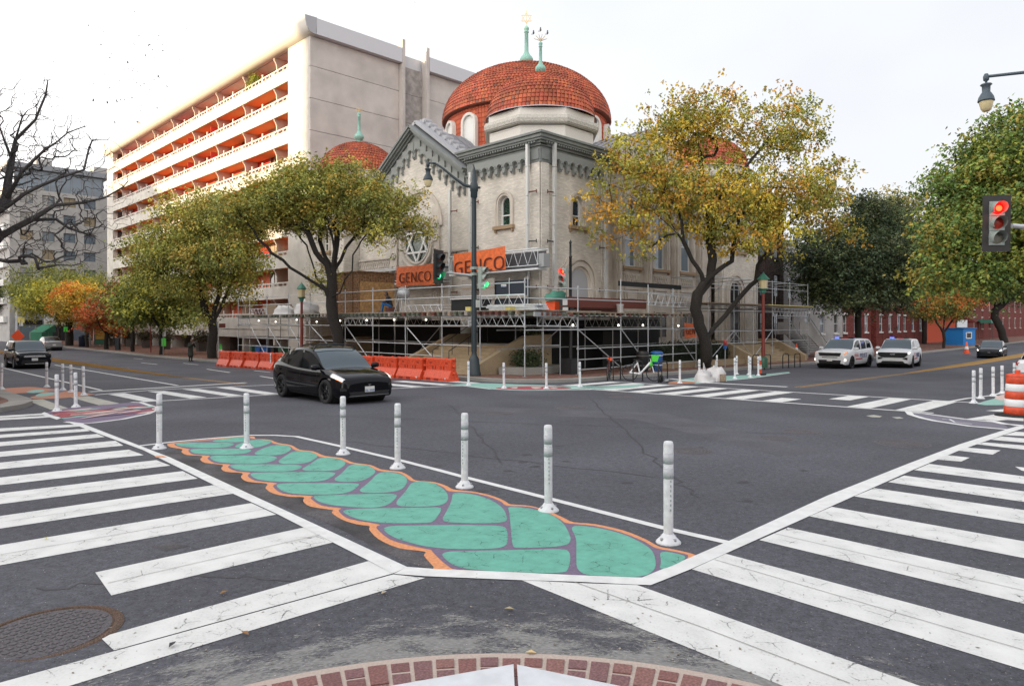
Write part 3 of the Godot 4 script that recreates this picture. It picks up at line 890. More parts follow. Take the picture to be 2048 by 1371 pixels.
	blob(p, "ground", px2([1822, 825, 1850, 826, 1930, 838, 1995, 844, 2018, 856, 2006, 858, 1940, 850.5, 1870, 840.5, 1840, 833.5]), M.lilac, 0.004, 2)
	line(p, [1816, 822, 1822, 829, 1845, 836, 1870, 841.5, 1940, 852, 2017, 859], 0.15, null, 0.0055, "rim")
	line(p, [1885, 838, 1900, 838.5, 1910, 844, 1945, 848], 0.05, M.line, 0.006, "swirl")
	var p2 := thing("street_mural", "small teal and sand street mural between the posts and the striped barrel", "street mural")
	blob(p2, "ground", px2([1955, 808, 1985, 798, 2010, 793, 2060, 789, 2060, 805, 2000, 810]), M.teal_far, 0.004, 2)
	blob(p2, "sand_patch", px2([1992, 793, 2020, 787, 2070, 785, 2070, 800, 2000, 800]), M.blush, 0.006, 2)
	line(p2, [1895, 803.5, 1935, 796.5, 1985, 790.5, 2012, 783, 2030, 775], 0.12, null, 0.0055, "rim")

func fa(x: float, z := 0.0) -> Transform3D:   # a facade facing -x: local x runs along +z, local z comes out towards the street
	return Transform3D(Basis(Vector3(0, 0, 1), Vector3.UP, Vector3(-1, 0, 0)), Vector3(x, 0, z))

func fb(z: float, x := 0.0) -> Transform3D:   # a facade facing +z
	return Transform3D(Basis.IDENTITY, Vector3(x, 0, z))

func lbox(s: SurfaceTool, xf: Transform3D, a: Vector3, b: Vector3) -> void:
	box(s, xf * ((a + b) / 2.0), (b - a).abs(), xf.basis)

func half_circle(cx: float, cy: float, r: float, n := 14, rev := false) -> PackedVector2Array:
	var o := PackedVector2Array()
	for i in n + 1:
		var a := PI * i / n
		if rev: a = PI - a
		o.append(Vector2(cx + r * cos(a), cy + r * sin(a)))
	return o

func arch_poly(cx: float, sill: float, spring: float, w: float) -> PackedVector2Array:
	var p := PackedVector2Array([Vector2(cx - w / 2, sill), Vector2(cx + w / 2, sill)])
	p.append_array(half_circle(cx, spring, w / 2))
	return p

func arch_ring(s: SurfaceTool, xf: Transform3D, cx: float, sill: float, spring: float, r0: float, r1: float, z0: float, z1: float) -> void:
	var t := xf * Transform3D(Basis.IDENTITY, Vector3(0, 0, z0))
	var n := 14
	for i in n:   # voussoir by voussoir, so that every piece is convex
		var a := PI * i / n; var b := PI * (i + 1) / n
		prism(s, PackedVector2Array([Vector2(cx + r0 * cos(a), spring + r0 * sin(a)), Vector2(cx + r1 * cos(a), spring + r1 * sin(a)), Vector2(cx + r1 * cos(b), spring + r1 * sin(b)), Vector2(cx + r0 * cos(b), spring + r0 * sin(b))]), z1 - z0, t)
	if sill < spring:
		for sg in [-1, 1]:
			lbox(s, xf, Vector3(cx + sg * r0, sill, z0), Vector3(cx + sg * r1, spring, z1))

func wall(s: SurfaceTool, xf: Transform3D, x0: float, x1: float, y0: float, y1: float, thick: float, holes: Array) -> void:   # holes: [cx, w, sill, spring, arched]; front face at local z = 0
	var x := x0
	for h in holes:
		var l: float = h[0] - h[1] / 2.0; var r: float = h[0] + h[1] / 2.0
		if l > x + 0.001: lbox(s, xf, Vector3(x, y0, -thick), Vector3(l, y1, 0))
		if h[2] > y0 + 0.001: lbox(s, xf, Vector3(l, y0, -thick), Vector3(r, h[2], 0))
		if h[4]:
			var p := PackedVector2Array([Vector2(r, y1), Vector2(l, y1)])
			p.append_array(half_circle(h[0], h[3], h[1] / 2.0, 14, true))
			prism(s, p, thick, xf * Transform3D(Basis.IDENTITY, Vector3(0, 0, -thick)))
		elif h[3] < y1 - 0.001:
			lbox(s, xf, Vector3(l, h[3], -thick), Vector3(r, y1, 0))
		x = r
	if x1 > x + 0.001: lbox(s, xf, Vector3(x, y0, -thick), Vector3(x1, y1, 0))

func arched_window(parent: Node3D, xf: Transform3D, cx: float, sill: float, spring: float, w: float, glass: Material, hood: Material, deep := 0.32) -> void:
	var p := st()
	prism(p, arch_poly(cx, sill, spring, w), 0.03, xf * Transform3D(Basis.IDENTITY, Vector3(0, 0, -deep)))
	var win := obj("window", p, glass, parent)
	var f := st()
	arch_ring(f, xf, cx, sill, spring, w / 2 - 0.09, w / 2, -deep + 0.03, -deep + 0.11)
	lbox(f, xf, Vector3(cx - w / 2, sill, -deep + 0.03), Vector3(cx + w / 2, sill + 0.09, -deep + 0.12))
	lbox(f, xf, Vector3(cx - w / 2 + 0.09, (sill + spring) / 2 - 0.035, -deep + 0.03), Vector3(cx + w / 2 - 0.09, (sill + spring) / 2 + 0.035, -deep + 0.1))
	obj("frame", f, M.frame_white, win)
	var h := st()
	arch_ring(h, xf, cx, sill, spring, w / 2 + 0.03, w / 2 + 0.15, 0.0, 0.07)
	arch_ring(h, xf, cx, sill, spring, w / 2 + 0.155, w / 2 + 0.30, 0.0, 0.12)
	obj("hood", h, hood, win)
	var q := st()
	lbox(q, xf, Vector3(cx - w / 2 - 0.36, sill - 0.2, 0.0), Vector3(cx + w / 2 + 0.36, sill - 0.002, 0.2))
	for sg in [-1, 1]: lbox(q, xf, Vector3(cx + sg * (w / 2 + 0.22) - 0.07, sill - 0.36, 0.0), Vector3(cx + sg * (w / 2 + 0.22) + 0.07, sill - 0.202, 0.14))
	obj("sill", q, M.sill, win)

func plain_window(parent: Node3D, xf: Transform3D, x0: float, x1: float, y0: float, y1: float, glass: Material, frame: Material, cols := 1, rows := 2, deep := 0.12, sill_m: Material = null) -> void:
	var p := st()
	lbox(p, xf, Vector3(x0, y0, -deep), Vector3(x1, y1, -deep + 0.02))
	var win := obj("window", p, glass, parent)
	var f := st()
	var t := 0.06
	for c in cols + 1:
		var x := lerpf(x0 + t / 2, x1 - t / 2, float(c) / cols)
		lbox(f, xf, Vector3(x - t / 2, y0, -deep + 0.022), Vector3(x + t / 2, y1, -deep + 0.08))
	for r in rows + 1:
		var y := lerpf(y0 + t / 2, y1 - t / 2, float(r) / rows)
		lbox(f, xf, Vector3(x0, y - t / 2, -deep + 0.024), Vector3(x1, y + t / 2, -deep + 0.084))
	obj("frame", f, frame, win)
	if sill_m:
		var q := st()
		lbox(q, xf, Vector3(x0 - 0.1, y0 - 0.16, -0.05), Vector3(x1 + 0.1, y0 - 0.002, 0.1))
		lbox(q, xf, Vector3(x0 - 0.1, y1 + 0.002, -0.05), Vector3(x1 + 0.1, y1 + 0.2, 0.06))
		obj("sill", q, sill_m, win)

func build_neighbours() -> void:  # unseen blocks: far towers added against the low sun, rear one for dark reflections
	for q in [["tan low shop building on the corner left of the crossing, outside the frame", Vector3(-16, -1, -58.0), Vector3(2.4, 8.6, -23.6)], ["low shop terrace further along the left street, outside the frame", Vector3(-16, -1, -118.0), Vector3(2.2, 9.4, -59.0)],
		["added unseen broad tower far down the cross street, placed to block the low sun", Vector3(-150, -1, -91.0), Vector3(-128, 48, 14.0)], ["added unseen middle block far down the cross street, placed to block the low sun", Vector3(-150, -1, -131.0), Vector3(-128, 29.5, -91.2)],
		["added unseen corner building behind the viewer, placed for dark reflections in the cars", Vector3(-30, -1, 4.5), Vector3(-4.5, 13.0, 40)], ["stone building across the street to the right, outside the frame", Vector3(25, -1, 12), Vector3(60, 7.5, 40)],
		["added unseen far block beyond the left street, placed to block the low sun", Vector3(-150, -1, -190), Vector3(-128, 41, -131.2)]]:
		var o := thing("unseen_block", q[0], "building")
		var s := st()
		span(s, q[1], q[2])
		obj("wall", s, M.render, o)
		var r := st()
		span(r, Vector3(q[1].x - 0.3, q[2].y, q[1].z), Vector3(q[2].x + 0.3, q[2].y + 0.5, q[2].z))
		obj("cornice", r, M.concrete, o)
		for f in int((q[2].y - 1.0) / 3.6):
			for k in int((q[2].z - q[1].z) / 9.0):
				var w := st()
				var z: float = q[1].z + 4.5 + 9.0 * k
				span(w, Vector3(q[2].x - 0.1, 1.2 + f * 3.6, z - 2.0), Vector3(q[2].x + 0.02, 3.2 + f * 3.6, z + 2.0))
				obj("window", w, M.dark_glass, o)

func build_apartments() -> void:
	var o := thing("apartment_block", "long pale concrete apartment block with white balconies and red panels behind the trees", "apartment block")
	var X := 28.5; var Z0 := -52.4; var XB := 30.1; var XE := 62.0; var ZE := -111.5
	var edges := [-56.3, -59.2]
	for k in 7: edges.append(-65.78 - 6.58 * k)
	edges.append(-108.6)
	# end wall towards the camera, in storey-high panels with dark joints
	var hs := [-1.3, 4.6, 7.3, 10.0, 12.7, 15.4, 18.1, 20.8, 23.5, 26.0]
	for seg in [[X, 37.5], [40.7, 50.6], [50.63, XE]]:
		for i in hs.size() - 1:
			var s := st()
			span(s, Vector3(seg[0], hs[i] + 0.02, Z0 - 0.3), Vector3(seg[1], hs[i + 1] - 0.02, Z0))
			obj("wall_panel", s, M.render, o)
	var bk := st()
	span(bk, Vector3(X + 0.2, -1.3, ZE + 0.2), Vector3(X + 1.2, 26.0, ZE + 2.8))
	span(bk, Vector3(X + 0.05, -1.3, Z0 - 0.6), Vector3(XE, 26.0, Z0 - 0.305))
	span(bk, Vector3(XB + 0.3, -1.3, ZE + 0.2), Vector3(XE, 26.0, Z0 - 0.65))
	obj("core_wall", bk, M.joint, o)
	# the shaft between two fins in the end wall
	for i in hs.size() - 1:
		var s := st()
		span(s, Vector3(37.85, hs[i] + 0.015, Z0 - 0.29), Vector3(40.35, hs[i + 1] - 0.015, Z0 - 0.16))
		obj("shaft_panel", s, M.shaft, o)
	for x in [37.52, 40.36]:
		var s := st()
		span(s, Vector3(x, -1.3, Z0 - 0.28), Vector3(x + 0.32, 28.2, Z0 + 0.55))
		obj("fin", s, M.render, o)
	# the front: end piers, slabs, parapets, dividers, back walls
	for z in [[-56.3, Z0 + 0.001], [ZE, -108.6]]:
		var s := st()
		span(s, Vector3(X, -1.3, z[0]), Vector3(X + 0.6, 26.0, z[1] - 0.305 if z[1] > -53 else z[1]))
		obj("pier", s, M.panel, o)
	var slot_mesh := {}
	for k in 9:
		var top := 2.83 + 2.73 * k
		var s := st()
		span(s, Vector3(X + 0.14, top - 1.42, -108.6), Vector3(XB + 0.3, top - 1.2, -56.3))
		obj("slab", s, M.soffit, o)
		for e in edges.size() - 1:
			var z1: float = edges[e]; var z0: float = edges[e + 1]
			var ln: float = z1 - z0
			var key := snappedf(ln, 0.01)
			if not slot_mesh.has(key):
				var p := st()
				var xf := fa(0.0)
				lbox(p, xf, Vector3(0.015, -1.5, -0.14), Vector3(ln - 0.015, -0.36, 0.0))
				lbox(p, xf, Vector3(0.015, -0.13, -0.13), Vector3(ln - 0.015, 0.0, 0.004))
				var n := int(round(ln / 2.19))
				for m in n + 1:
					var c: float = clampf(ln * m / n, 0.16, ln - 0.16)
					lbox(p, xf, Vector3(c - 0.14, -0.359, -0.128), Vector3(c + 0.14, -0.131, 0.0))
					if m > 0 and m < n: lbox(p, xf, Vector3(c - 0.075, 0.001, -0.125), Vector3(c + 0.075, 0.34, -0.005))
				for m in n:
					for j in [1, 2]:
						var c: float = ln * (m + j / 3.0) / n
						lbox(p, xf, Vector3(c - 0.07, -0.359, -0.126), Vector3(c + 0.07, -0.131, -0.004))
				lbox(p, xf, Vector3(0.3, -1.46, 0.001), Vector3(ln - 0.3, -1.44, 0.012))
				slot_mesh[key] = done(p)
			mi("parapet", slot_mesh[key], M.panel, o, Transform3D(Basis.IDENTITY, Vector3(X, top, z0)))
			# back wall of the bay: coral panel, curtained window, red panel
			var xf2 := fa(XB, z0)
			var y0 := top - 1.2; var y1 := top + 1.3
			var a := st()
			lbox(a, xf2, Vector3(0.0, y0, -0.05), Vector3(ln * 0.40, y1, 0.0))
			obj("coral_panel", a, M.coral_panel if (e + k) % 3 else M.red_panel, o)
			var w := st()
			lbox(w, xf2, Vector3(ln * 0.41, y0, -0.05), Vector3(ln * 0.66, y1, -0.03))
			var win := obj("window", w, M.dark_glass if (e * 5 + k * 3) % 4 == 0 else M.curtain, o)
			var fr := st()
			for c in [0.41, 0.535, 0.652]: lbox(fr, xf2, Vector3(ln * c, y0, -0.029), Vector3(ln * c + 0.06, y1, 0.01))
			obj("frame", fr, M.fin, win)
			var b := st()
			lbox(b, xf2, Vector3(ln * 0.67, y0, -0.05), Vector3(ln, y1, 0.002))
			obj("red_panel", b, M.red_panel if (e * 3 + k) % 4 == 1 else M.coral_panel, o)
	var fin := st()
	prism(fin, PackedVector2Array([Vector2(0.0, 0.0), Vector2(-1.42, 0.0), Vector2(-1.42, 2.5), Vector2(0.06, 2.5), Vector2(0.06, 2.3), Vector2(-0.06, 2.15), Vector2(-0.17, 1.9), Vector2(-0.2, 1.4), Vector2(-0.2, 0.0)]), 0.16)
	var fin_mesh := done(fin)
	var fin_basis := Basis(Vector3(-1, 0, 0), Vector3.UP, Vector3(0, 0, -1))
	for k in 9:
		for e in range(1, edges.size() - 1):
			mi("divider", fin_mesh, M.fin, o, Transform3D(fin_basis, Vector3(X + 0.16, 2.83 + 2.73 * k - 1.2, edges[e] + 0.08)))
	for e in [3, 4]:   # a few solid red screens between neighbours
		for k in [4, 6, 7]:
			var s := st()
			span(s, Vector3(X + 0.3, 2.83 + 2.73 * k - 1.19, edges[e] - 1.9), Vector3(XB - 0.02, 2.83 + 2.73 * k + 0.95, edges[e] - 1.85))
			obj("screen", s, M.red_panel, o)
	# coved roof edge along the street, flat fascia along the end
	var cove := st()
	cove.set_smooth_group(0)
	var prof := [[0.25, 25.98], [0.0, 25.99], [-0.3, 26.08], [-0.52, 26.3], [-0.66, 26.65], [-0.74, 27.0], [-0.78, 27.35], [0.3, 27.4]]
	for i in prof.size() - 1:
		for z in [[ZE, -90.0], [-90.0, -72.0], [-72.0, Z0 + 0.5]]:
			quad(cove, Vector3(X + prof[i][0], prof[i][1], z[0]), Vector3(X + prof[i + 1][0], prof[i + 1][1], z[0]), Vector3(X + prof[i + 1][0], prof[i + 1][1], z[1]), Vector3(X + prof[i][0], prof[i][1], z[1]))
	obj("roof_cove", cove, M.white_trim, o)
	var capm := st()
	var cp := PackedVector2Array()
	for q in prof: cp.append(Vector2(q[0], q[1]))
	prism(capm, cp, 0.08, Transform3D(Basis(Vector3(1, 0, 0), Vector3.UP, Vector3(0, 0, 1)), Vector3(X, 0, Z0 + 0.5)))
	obj("roof_cove_end", capm, M.lead, o)
	for seg in [[X + 0.3, 37.5], [40.72, 50.0], [50.02, XE]]:
		var s := st()
		span(s, Vector3(seg[0], 26.02, Z0 - 0.5), Vector3(seg[1], 27.36, Z0 + 0.56))
		obj("fascia", s, M.fascia, o)
	var rf := st()
	span(rf, Vector3(X + 0.35, 26.0, ZE + 0.1), Vector3(XE, 27.2, Z0 - 0.51))
	obj("roof", rf, M.fascia, o)
	# the open ground floor: beam, columns, brick wall, arched doorway
	var bm := st()
	span(bm, Vector3(X + 0.05, 0.55, -108.6), Vector3(X + 0.4, 1.32, -56.3))
	obj("beam", bm, M.panel, o)
	for e in edges.size():
		var s := st()
		span(s, Vector3(X + 0.1, -1.2, edges[e] - 0.16), Vector3(X + 1.5, 0.55, edges[e] + 0.16))
		obj("column", s, M.panel, o)
	for e in edges.size() - 1:
		var s := st()
		span(s, Vector3(31.2, -1.2, edges[e + 1] + 0.01), Vector3(31.4, 1.3, edges[e] - 0.01))
		obj("brick_wall", s, M.brick_orange, o)
	var ds := st()
	prism(ds, arch_poly(-83.0, -1.0, 0.1, 2.0), 0.1, fa(31.2))
	obj("doorway", ds, M.black, o)
	for z in [-71.0, -92.5]:
		var s := st()
		span(s, Vector3(31.1, -1.1, z - 1.0), Vector3(31.19, 0.9, z + 1.0))
		obj("doorway", s, M.window_dark, o)
	# planting on one balcony
	var pl := thing("balcony_plant", "yellow-green bushy plant spilling over a top-floor balcony parapet", "plant", Vector3(X + 0.35, 2.83 + 2.73 * 8 - 0.1, -63.9))
	leaf_mass(pl, "foliage", [[Vector3(0, 0.25, 0), Vector3(0.45, 0.45, 1.5)], [Vector3(-0.1, 0.5, 0.6), Vector3(0.4, 0.5, 0.6)]], 260, 0.13, [lin(0.30, 0.30, 0.03), lin(0.22, 0.27, 0.03)], 9)

func corbel_mesh(w: float, h: float) -> ArrayMesh:   # one little blind arch on its console
	var s := st()
	var r := w * 0.31
	var p := PackedVector2Array([Vector2(w / 2, h), Vector2(-w / 2, h), Vector2(-w / 2, 0.0), Vector2(-r, 0.0)])
	p.append_array(half_circle(0.0, 0.18, r, 8, true))
	p.append_array(PackedVector2Array([Vector2(r, 0.0), Vector2(w / 2, 0.0)]))
	prism(s, p, 0.16)
	for i in 8:
		var a := PI * i / 8; var b := PI * (i + 1) / 8
		prism(s, PackedVector2Array([Vector2(r * 1.12 * cos(a), 0.2 + r * 1.12 * sin(a)), Vector2(r * 1.4 * cos(a), 0.2 + r * 1.4 * sin(a)), Vector2(r * 1.4 * cos(b), 0.2 + r * 1.4 * sin(b)), Vector2(r * 1.12 * cos(b), 0.2 + r * 1.12 * sin(b))]), 0.22)
	for sg in [-1, 1]:
		box(s, Vector3(sg * (w / 2 - (w / 2 - r) / 2), -0.06, 0.10), Vector3(w / 2 - r - 0.012, 0.12, 0.2))
		box(s, Vector3(sg * (w / 2 - (w / 2 - r) / 2), -0.17, 0.06), Vector3((w / 2 - r) * 0.7, 0.10, 0.12))
	return done(s)

func cornice_profile(s: SurfaceTool, xf: Transform3D, x0: float, x1: float, y: float, e := 0.0) -> void:   # stepped classical cornice, top at y
	for q in [[0.0, 0.12, 0.62], [0.121, 0.3, 0.52], [0.301, 0.42, 0.44], [0.421, 0.54, 0.30], [0.541, 0.66, 0.20]]:
		lbox(s, xf, Vector3(x0 - q[2] + e, y - q[1] - e, -0.3), Vector3(x1 + q[2] - e, y - q[0] - e, q[2] - e))
	var n := int((x1 - x0) / 0.2)
	for i in n: lbox(s, xf, Vector3(x0 + (i + 0.2) * (x1 - x0) / n, y - 0.535, 0.3), Vector3(x0 + (i + 0.75) * (x1 - x0) / n, y - 0.43, 0.4))

func tiled_dome(parent: Node3D, c: Vector3, r: float, h: float, around: int, rows: int, tile_w: float) -> void:
	var under := st()
	var prof := []
	for i in 17:
		var a := PI / 2 * i / 16
		prof.append([(r - 0.05) * cos(a), (h - 0.05) * sin(a)])
	lathe(under, prof, 40, Transform3D(Basis.IDENTITY, c))
	obj("dome_shell", under, M.dome_under, parent)
	var mesh := tile_mesh()
	var weather := FastNoiseLite.new(); weather.seed = 90; weather.frequency = 0.55; weather.fractal_octaves = 4
	var xs := []; var cs := []
	for i in rows:
		var t := (i + 0.0) / rows
		var a := PI / 2 * t * 0.985
		var a2 := PI / 2 * minf((i + 1.15) / rows, 1.0) * 0.985
		var p0 := Vector2(r * cos(a), h * sin(a)); var p1 := Vector2(r * cos(a2), h * sin(a2))
		var n := maxi(8, int(around * cos(a * 0.93)))
		for k in n:
			var th := TAU * (k + (0.5 if i % 2 else 0.0)) / n
			var out := Vector3(cos(th), 0, sin(th))
			var b := c + out * p0.x + Vector3.UP * p0.y; var e := c + out * p1.x + Vector3.UP * p1.y
			var up := (e - b)
			var side := Vector3(-sin(th), 0, cos(th))
			var w := TAU * p0.x / n
			var nrm := side.cross(up.normalized()) * -1.0
			if nrm.dot(out + Vector3.UP) < 0.0: nrm = -nrm
			xs.append(Transform3D(Basis(side * w, up, nrm * 0.07), b + nrm * rng.randf_range(0.015, 0.03)))
			var v := rng.randf_range(0.72, 1.12) * (0.86 + 0.5 * weather.get_noise_3dv(b * 1.0) - 0.16 * t)
			cs.append(Color(0.50 * v, 0.105 * v * rng.randf_range(0.85, 1.3), 0.048 * v) if rng.randf() > 0.06 else Color(0.30 * v, 0.10 * v, 0.06 * v))
	var o := many("tiles", mesh, M.tile, xs, cs, parent)
	o.set_meta("kind", "stuff")

func tile_mesh() -> ArrayMesh:   # one barrel tile, 1 wide, 1 long, lifted at its lower end
	var s := st()
	s.set_smooth_group(0)
	var n := 6
	for i in n:
		var a := PI * i / n; var b := PI * (i + 1) / n
		var p := func(q: float, y: float) -> Vector3: return Vector3(-0.47 * cos(q), y, sin(q) * (1.0 if y < 0.5 else 0.55) + (0.35 if y < 0.5 else 0.0))
		quad(s, p.call(a, 0.0), p.call(a, 1.0), p.call(b, 1.0), p.call(b, 0.0))
	s.set_smooth_group(-1)
	for i in range(1, n):
		var a := PI * i / n; var b := PI * (i + 1) / n
		tri(s, Vector3(-0.47, 0, 0.35), Vector3(-0.47 * cos(a), 0, sin(a) + 0.35), Vector3(-0.47 * cos(b), 0, sin(b) + 0.35))
	return done(s)

func many(called: String, mesh: Mesh, m: Material, xs: Array, cs: Array, parent: Node) -> MultiMeshInstance3D:
	var mm := MultiMesh.new()
	mm.transform_format = MultiMesh.TRANSFORM_3D
	mm.use_colors = cs.size() > 0
	mm.mesh = mesh
	mm.instance_count = xs.size()
	for i in xs.size():
		mm.set_instance_transform(i, xs[i])
		if cs.size(): mm.set_instance_color(i, cs[i])
	var o := MultiMeshInstance3D.new()
	o.name = numbered(called) if parent == self else called
	o.multimesh = mm
	o.material_override = m
	parent.add_child(o, true)
	return o

func finial(parent: Node3D, c: Vector3, k: float) -> Node3D:   # copper spire: foot, bulb, shaft, ball
	var s := st()
	var prof := [[0.52, 0.0], [0.5, 0.08], [0.36, 0.2], [0.26, 0.36], [0.24, 0.45], [0.36, 0.52], [0.52, 0.72], [0.56, 0.86], [0.56, 0.94], [0.46, 1.15], [0.3, 1.32], [0.2, 1.5], [0.17, 1.62], [0.15, 3.1], [0.2, 3.14], [0.2, 3.2], [0.13, 3.26], [0.19, 3.36], [0.21, 3.46], [0.17, 3.56], [0.06, 3.66], [0.02, 3.8]]
	for q in prof: q[0] *= k; q[1] *= k
	lathe(s, prof, 12, Transform3D(Basis.IDENTITY, c))
	return obj("finial", s, M.copper, parent)

func star(s: SurfaceTool, xf: Transform3D, r: float, w: float, t: float) -> void:   # six-pointed star of two bar triangles
	for f in [PI / 2, -PI / 2]:
		for i in 3:
			var a: float = f + TAU * i / 3; var b: float = f + TAU * (i + 1) / 3
			var off := 0.0 if f > 0 else 0.004
			bar(s, xf * Vector3(r * cos(a), r * sin(a), off), xf * Vector3(r * cos(b), r * sin(b), off), w, t)

func small_dome(o: Node3D, x: float, z: float, y: float, top_star: bool) -> void:
	var oct := st()
	for q in [[3.3, y - 0.4, 3.3, y + 0.95], [3.32, y + 0.95, 3.24, y + 1.1], [3.55, y + 1.15, 3.55, y + 1.62], [3.36, y + 1.62, 3.36, y + 2.05]]:
		lathe(oct, [[0.0, q[1]], [q[0], q[1]], [q[2], q[3]], [0.0, q[3]]], 8, Transform3D(Basis(Vector3.UP, PI / 8), Vector3(x, 0, z)), 0, TAU, false)
	obj("dome_drum", oct, M.white_trim, o)
	var rough := st()
	lathe(rough, [[3.38, y + 1.1], [3.62, y + 1.2], [3.66, y + 1.4], [3.58, y + 1.6], [3.36, y + 1.64]], 8, Transform3D(Basis(Vector3.UP, PI / 8), Vector3(x, 0, z)), 0, TAU, false)
	obj("rough_band", rough, M.rough_band, o)
	var fl := st()
	lathe(fl, [[3.42, y + 2.05], [3.36, y + 2.12], [3.1, y + 2.2]], 40, Transform3D(Basis.IDENTITY, Vector3(x, 0, z)))
	obj("flashing", fl, M.lead, o)
	tiled_dome(o, Vector3(x, y + 2.1, z), 3.2, 2.75, 84, 17, 0.24)
	finial(o, Vector3(x, y + 4.8, z), 0.72 if top_star else 0.6)

func build_synagogue() -> void:
	var o := thing("synagogue", "cream brick synagogue with red tiled domes and dark green cornices behind the scaffolding", "synagogue")
	var base := -1.4
	# pavilion walls with their arched windows
	var pav := [[fa(27.4, -28.15), 2.95, true], [fa(27.4, -48.1), 2.9, true], [fb(-25.2, 30.4), 3.0, true], [fb(-25.2, 50.4), 3.0, true]]
	for i in 4:
		var xf: Transform3D = pav[i][0]
		var h: float = pav[i][1]
		var w := st()
		wall(w, xf, -h, h, base, 11.6, 0.5, [[0.15, 0.92, 7.5, 8.75, true]])
		obj("pavilion_wall", w, M.cream, o)
		arched_window(o, xf, 0.15, 7.5, 8.75, 0.92, M.stained if i < 2 else M.stained_blue, M.cream_trim)
		var fz := st()
		lbox(fz, xf, Vector3(-h - 0.06 + i * 0.003, 10.72 + i * 0.003, 0.0), Vector3(h + 0.06 - i * 0.003, 11.58 - i * 0.003, 0.09 - i * 0.003))
		obj("frieze", fz, M.cornice, o)
		var cn := st()
		cornice_profile(cn, xf, -h, h, 12.24, 0.004 if i > 1 else 0.0)
		obj("cornice", cn, M.cornice, o)
		var pl := st()   # flat end pieces of the frieze
		for sg in [-1, 1]: lbox(pl, xf, Vector3(sg * (h - 0.55), 10.86, 0.09), Vector3(sg * (h - 0.02), 11.42, 0.15))
		obj("frieze_panel", pl, M.cornice, o)
		var cm := corbel_mesh(0.62, 0.8)
		var n := int((2 * h - 1.3) / 0.62)
		for k in n:
			mi("corbel_arch", cm, M.corbel, o, xf * Transform3D(Basis.IDENTITY, Vector3((k - (n - 1) / 2.0) * 0.62, 10.58, 0.09)))
		for sg in [-1, 1]:
			var q := st()
			lbox(q, xf, Vector3(sg * (h - 0.02), base, 0.0), Vector3(sg * (h - 0.62), 10.71, 0.07))
			obj("pilaster", q, M.cream, o)
	# side return of the left pavilion, flat roofs of the pavilions
	var rt := st()
	span(rt, Vector3(27.9, base, -45.7), Vector3(29.2, 11.6, -45.2))
	span(rt, Vector3(53.0, base, -50.9), Vector3(53.4, 11.9, -25.7))
	span(rt, Vector3(27.9, base, -51.0), Vector3(53.4, 11.9, -50.6))
	obj("side_wall", rt, M.cream, o)
	var rp := st()
	for q in [[27.2, -31.2, 33.5, -25.0], [27.2, -51.1, 33.5, -45.1], [47.3, -31.2, 53.5, -25.0]]:
		span(rp, Vector3(q[0], 11.62, q[1]), Vector3(q[2], 11.8, q[3]))
	obj("pavilion_roof", rp, M.slate, o)
	# main front between the pavilions, with the rose window
	var zc := -38.15; var X := 28.7
	var xg := fa(X, zc)
	var half := 7.0
	var gy0 := 11.35
	var gw := st()
	var gp_ := PackedVector2Array([Vector2(-half, base), Vector2(half, base), Vector2(half, gy0), Vector2(4.9, gy0 + 0.2), Vector2(0, 14.9), Vector2(-4.9, gy0 + 0.2), Vector2(-half, gy0)])
	prism(gw, gp_, 0.4, xg * Transform3D(Basis.IDENTITY, Vector3(0, 0, -0.4)))
	obj("gable_wall", gw, M.cream, o)
	for sg in [-1, 1]:
		var rk := st()
		for q in [[0.62, 0.0, 0.14], [0.52, 0.141, 0.32], [0.36, 0.321, 0.46], [0.2, 0.461, 0.62]]:
			var a := xg * Vector3(sg * 5.6, 11.25 - (q[1] + q[2]) / 2 + 0.45, q[0] / 2)
			var b := xg * Vector3(sg * -0.02, 15.25 - (q[1] + q[2]) / 2 + 0.3, q[0] / 2)
			bar(rk, a, b, q[0], q[2] - q[1])
		obj("raking_cornice", rk, M.cornice, o)
		var lead := st()
		bar(lead, xg * Vector3(sg * 5.7, 11.95, -0.5), xg * Vector3(0, 15.85, -0.5), 1.1, 0.22)
		bar(lead, xg * Vector3(sg * 5.6, 12.15, -0.75), xg * Vector3(0, 16.02, -0.75), 0.5, 0.3)
		obj("lead_coping", lead, M.lead, o)
		for k in 9:
			var p := xg * Vector3(sg * (0.35 + 0.58 * k), 16.02 - (0.35 + 0.58 * k) * 0.69 + 0.12, -0.75)
			var kn := st()
			tube(kn, [p + Vector3(-0.28, 0, 0), p + Vector3(0.3, 0, 0)], [0.21], 10)
			tube(kn, [p + Vector3(-0.34, 0, 0), p + Vector3(-0.275, 0, 0)], [0.13], 8)
			obj("roof_roll", kn, M.lead, o)
		var cm := corbel_mesh(0.66, 0.95)
		for k in 8:
			mi("corbel_arch", cm, M.corbel, o, xg * Transform3D(Basis.IDENTITY, Vector3(sg * (0.36 + 0.66 * k), 13.85 - (0.36 + 0.66 * k) * 0.69 - 0.15, 0.0)))
		var band := st()
		var poly := PackedVector2Array([Vector2(0, 14.9), Vector2(sg * 5.7, 14.9 - 5.7 * 0.69), Vector2(sg * 5.7, 14.9 - 5.7 * 0.69 - 0.62), Vector2(0, 14.28)])
		prism(band, poly, 0.05, xg)
		obj("gable_band", band, M.corbel, o)
		var pil := st()   # carved pilaster beside the rose window
		lbox(pil, xg, Vector3(sg * 2.0, base, 0.0), Vector3(sg * 2.75, 9.6, 0.16))
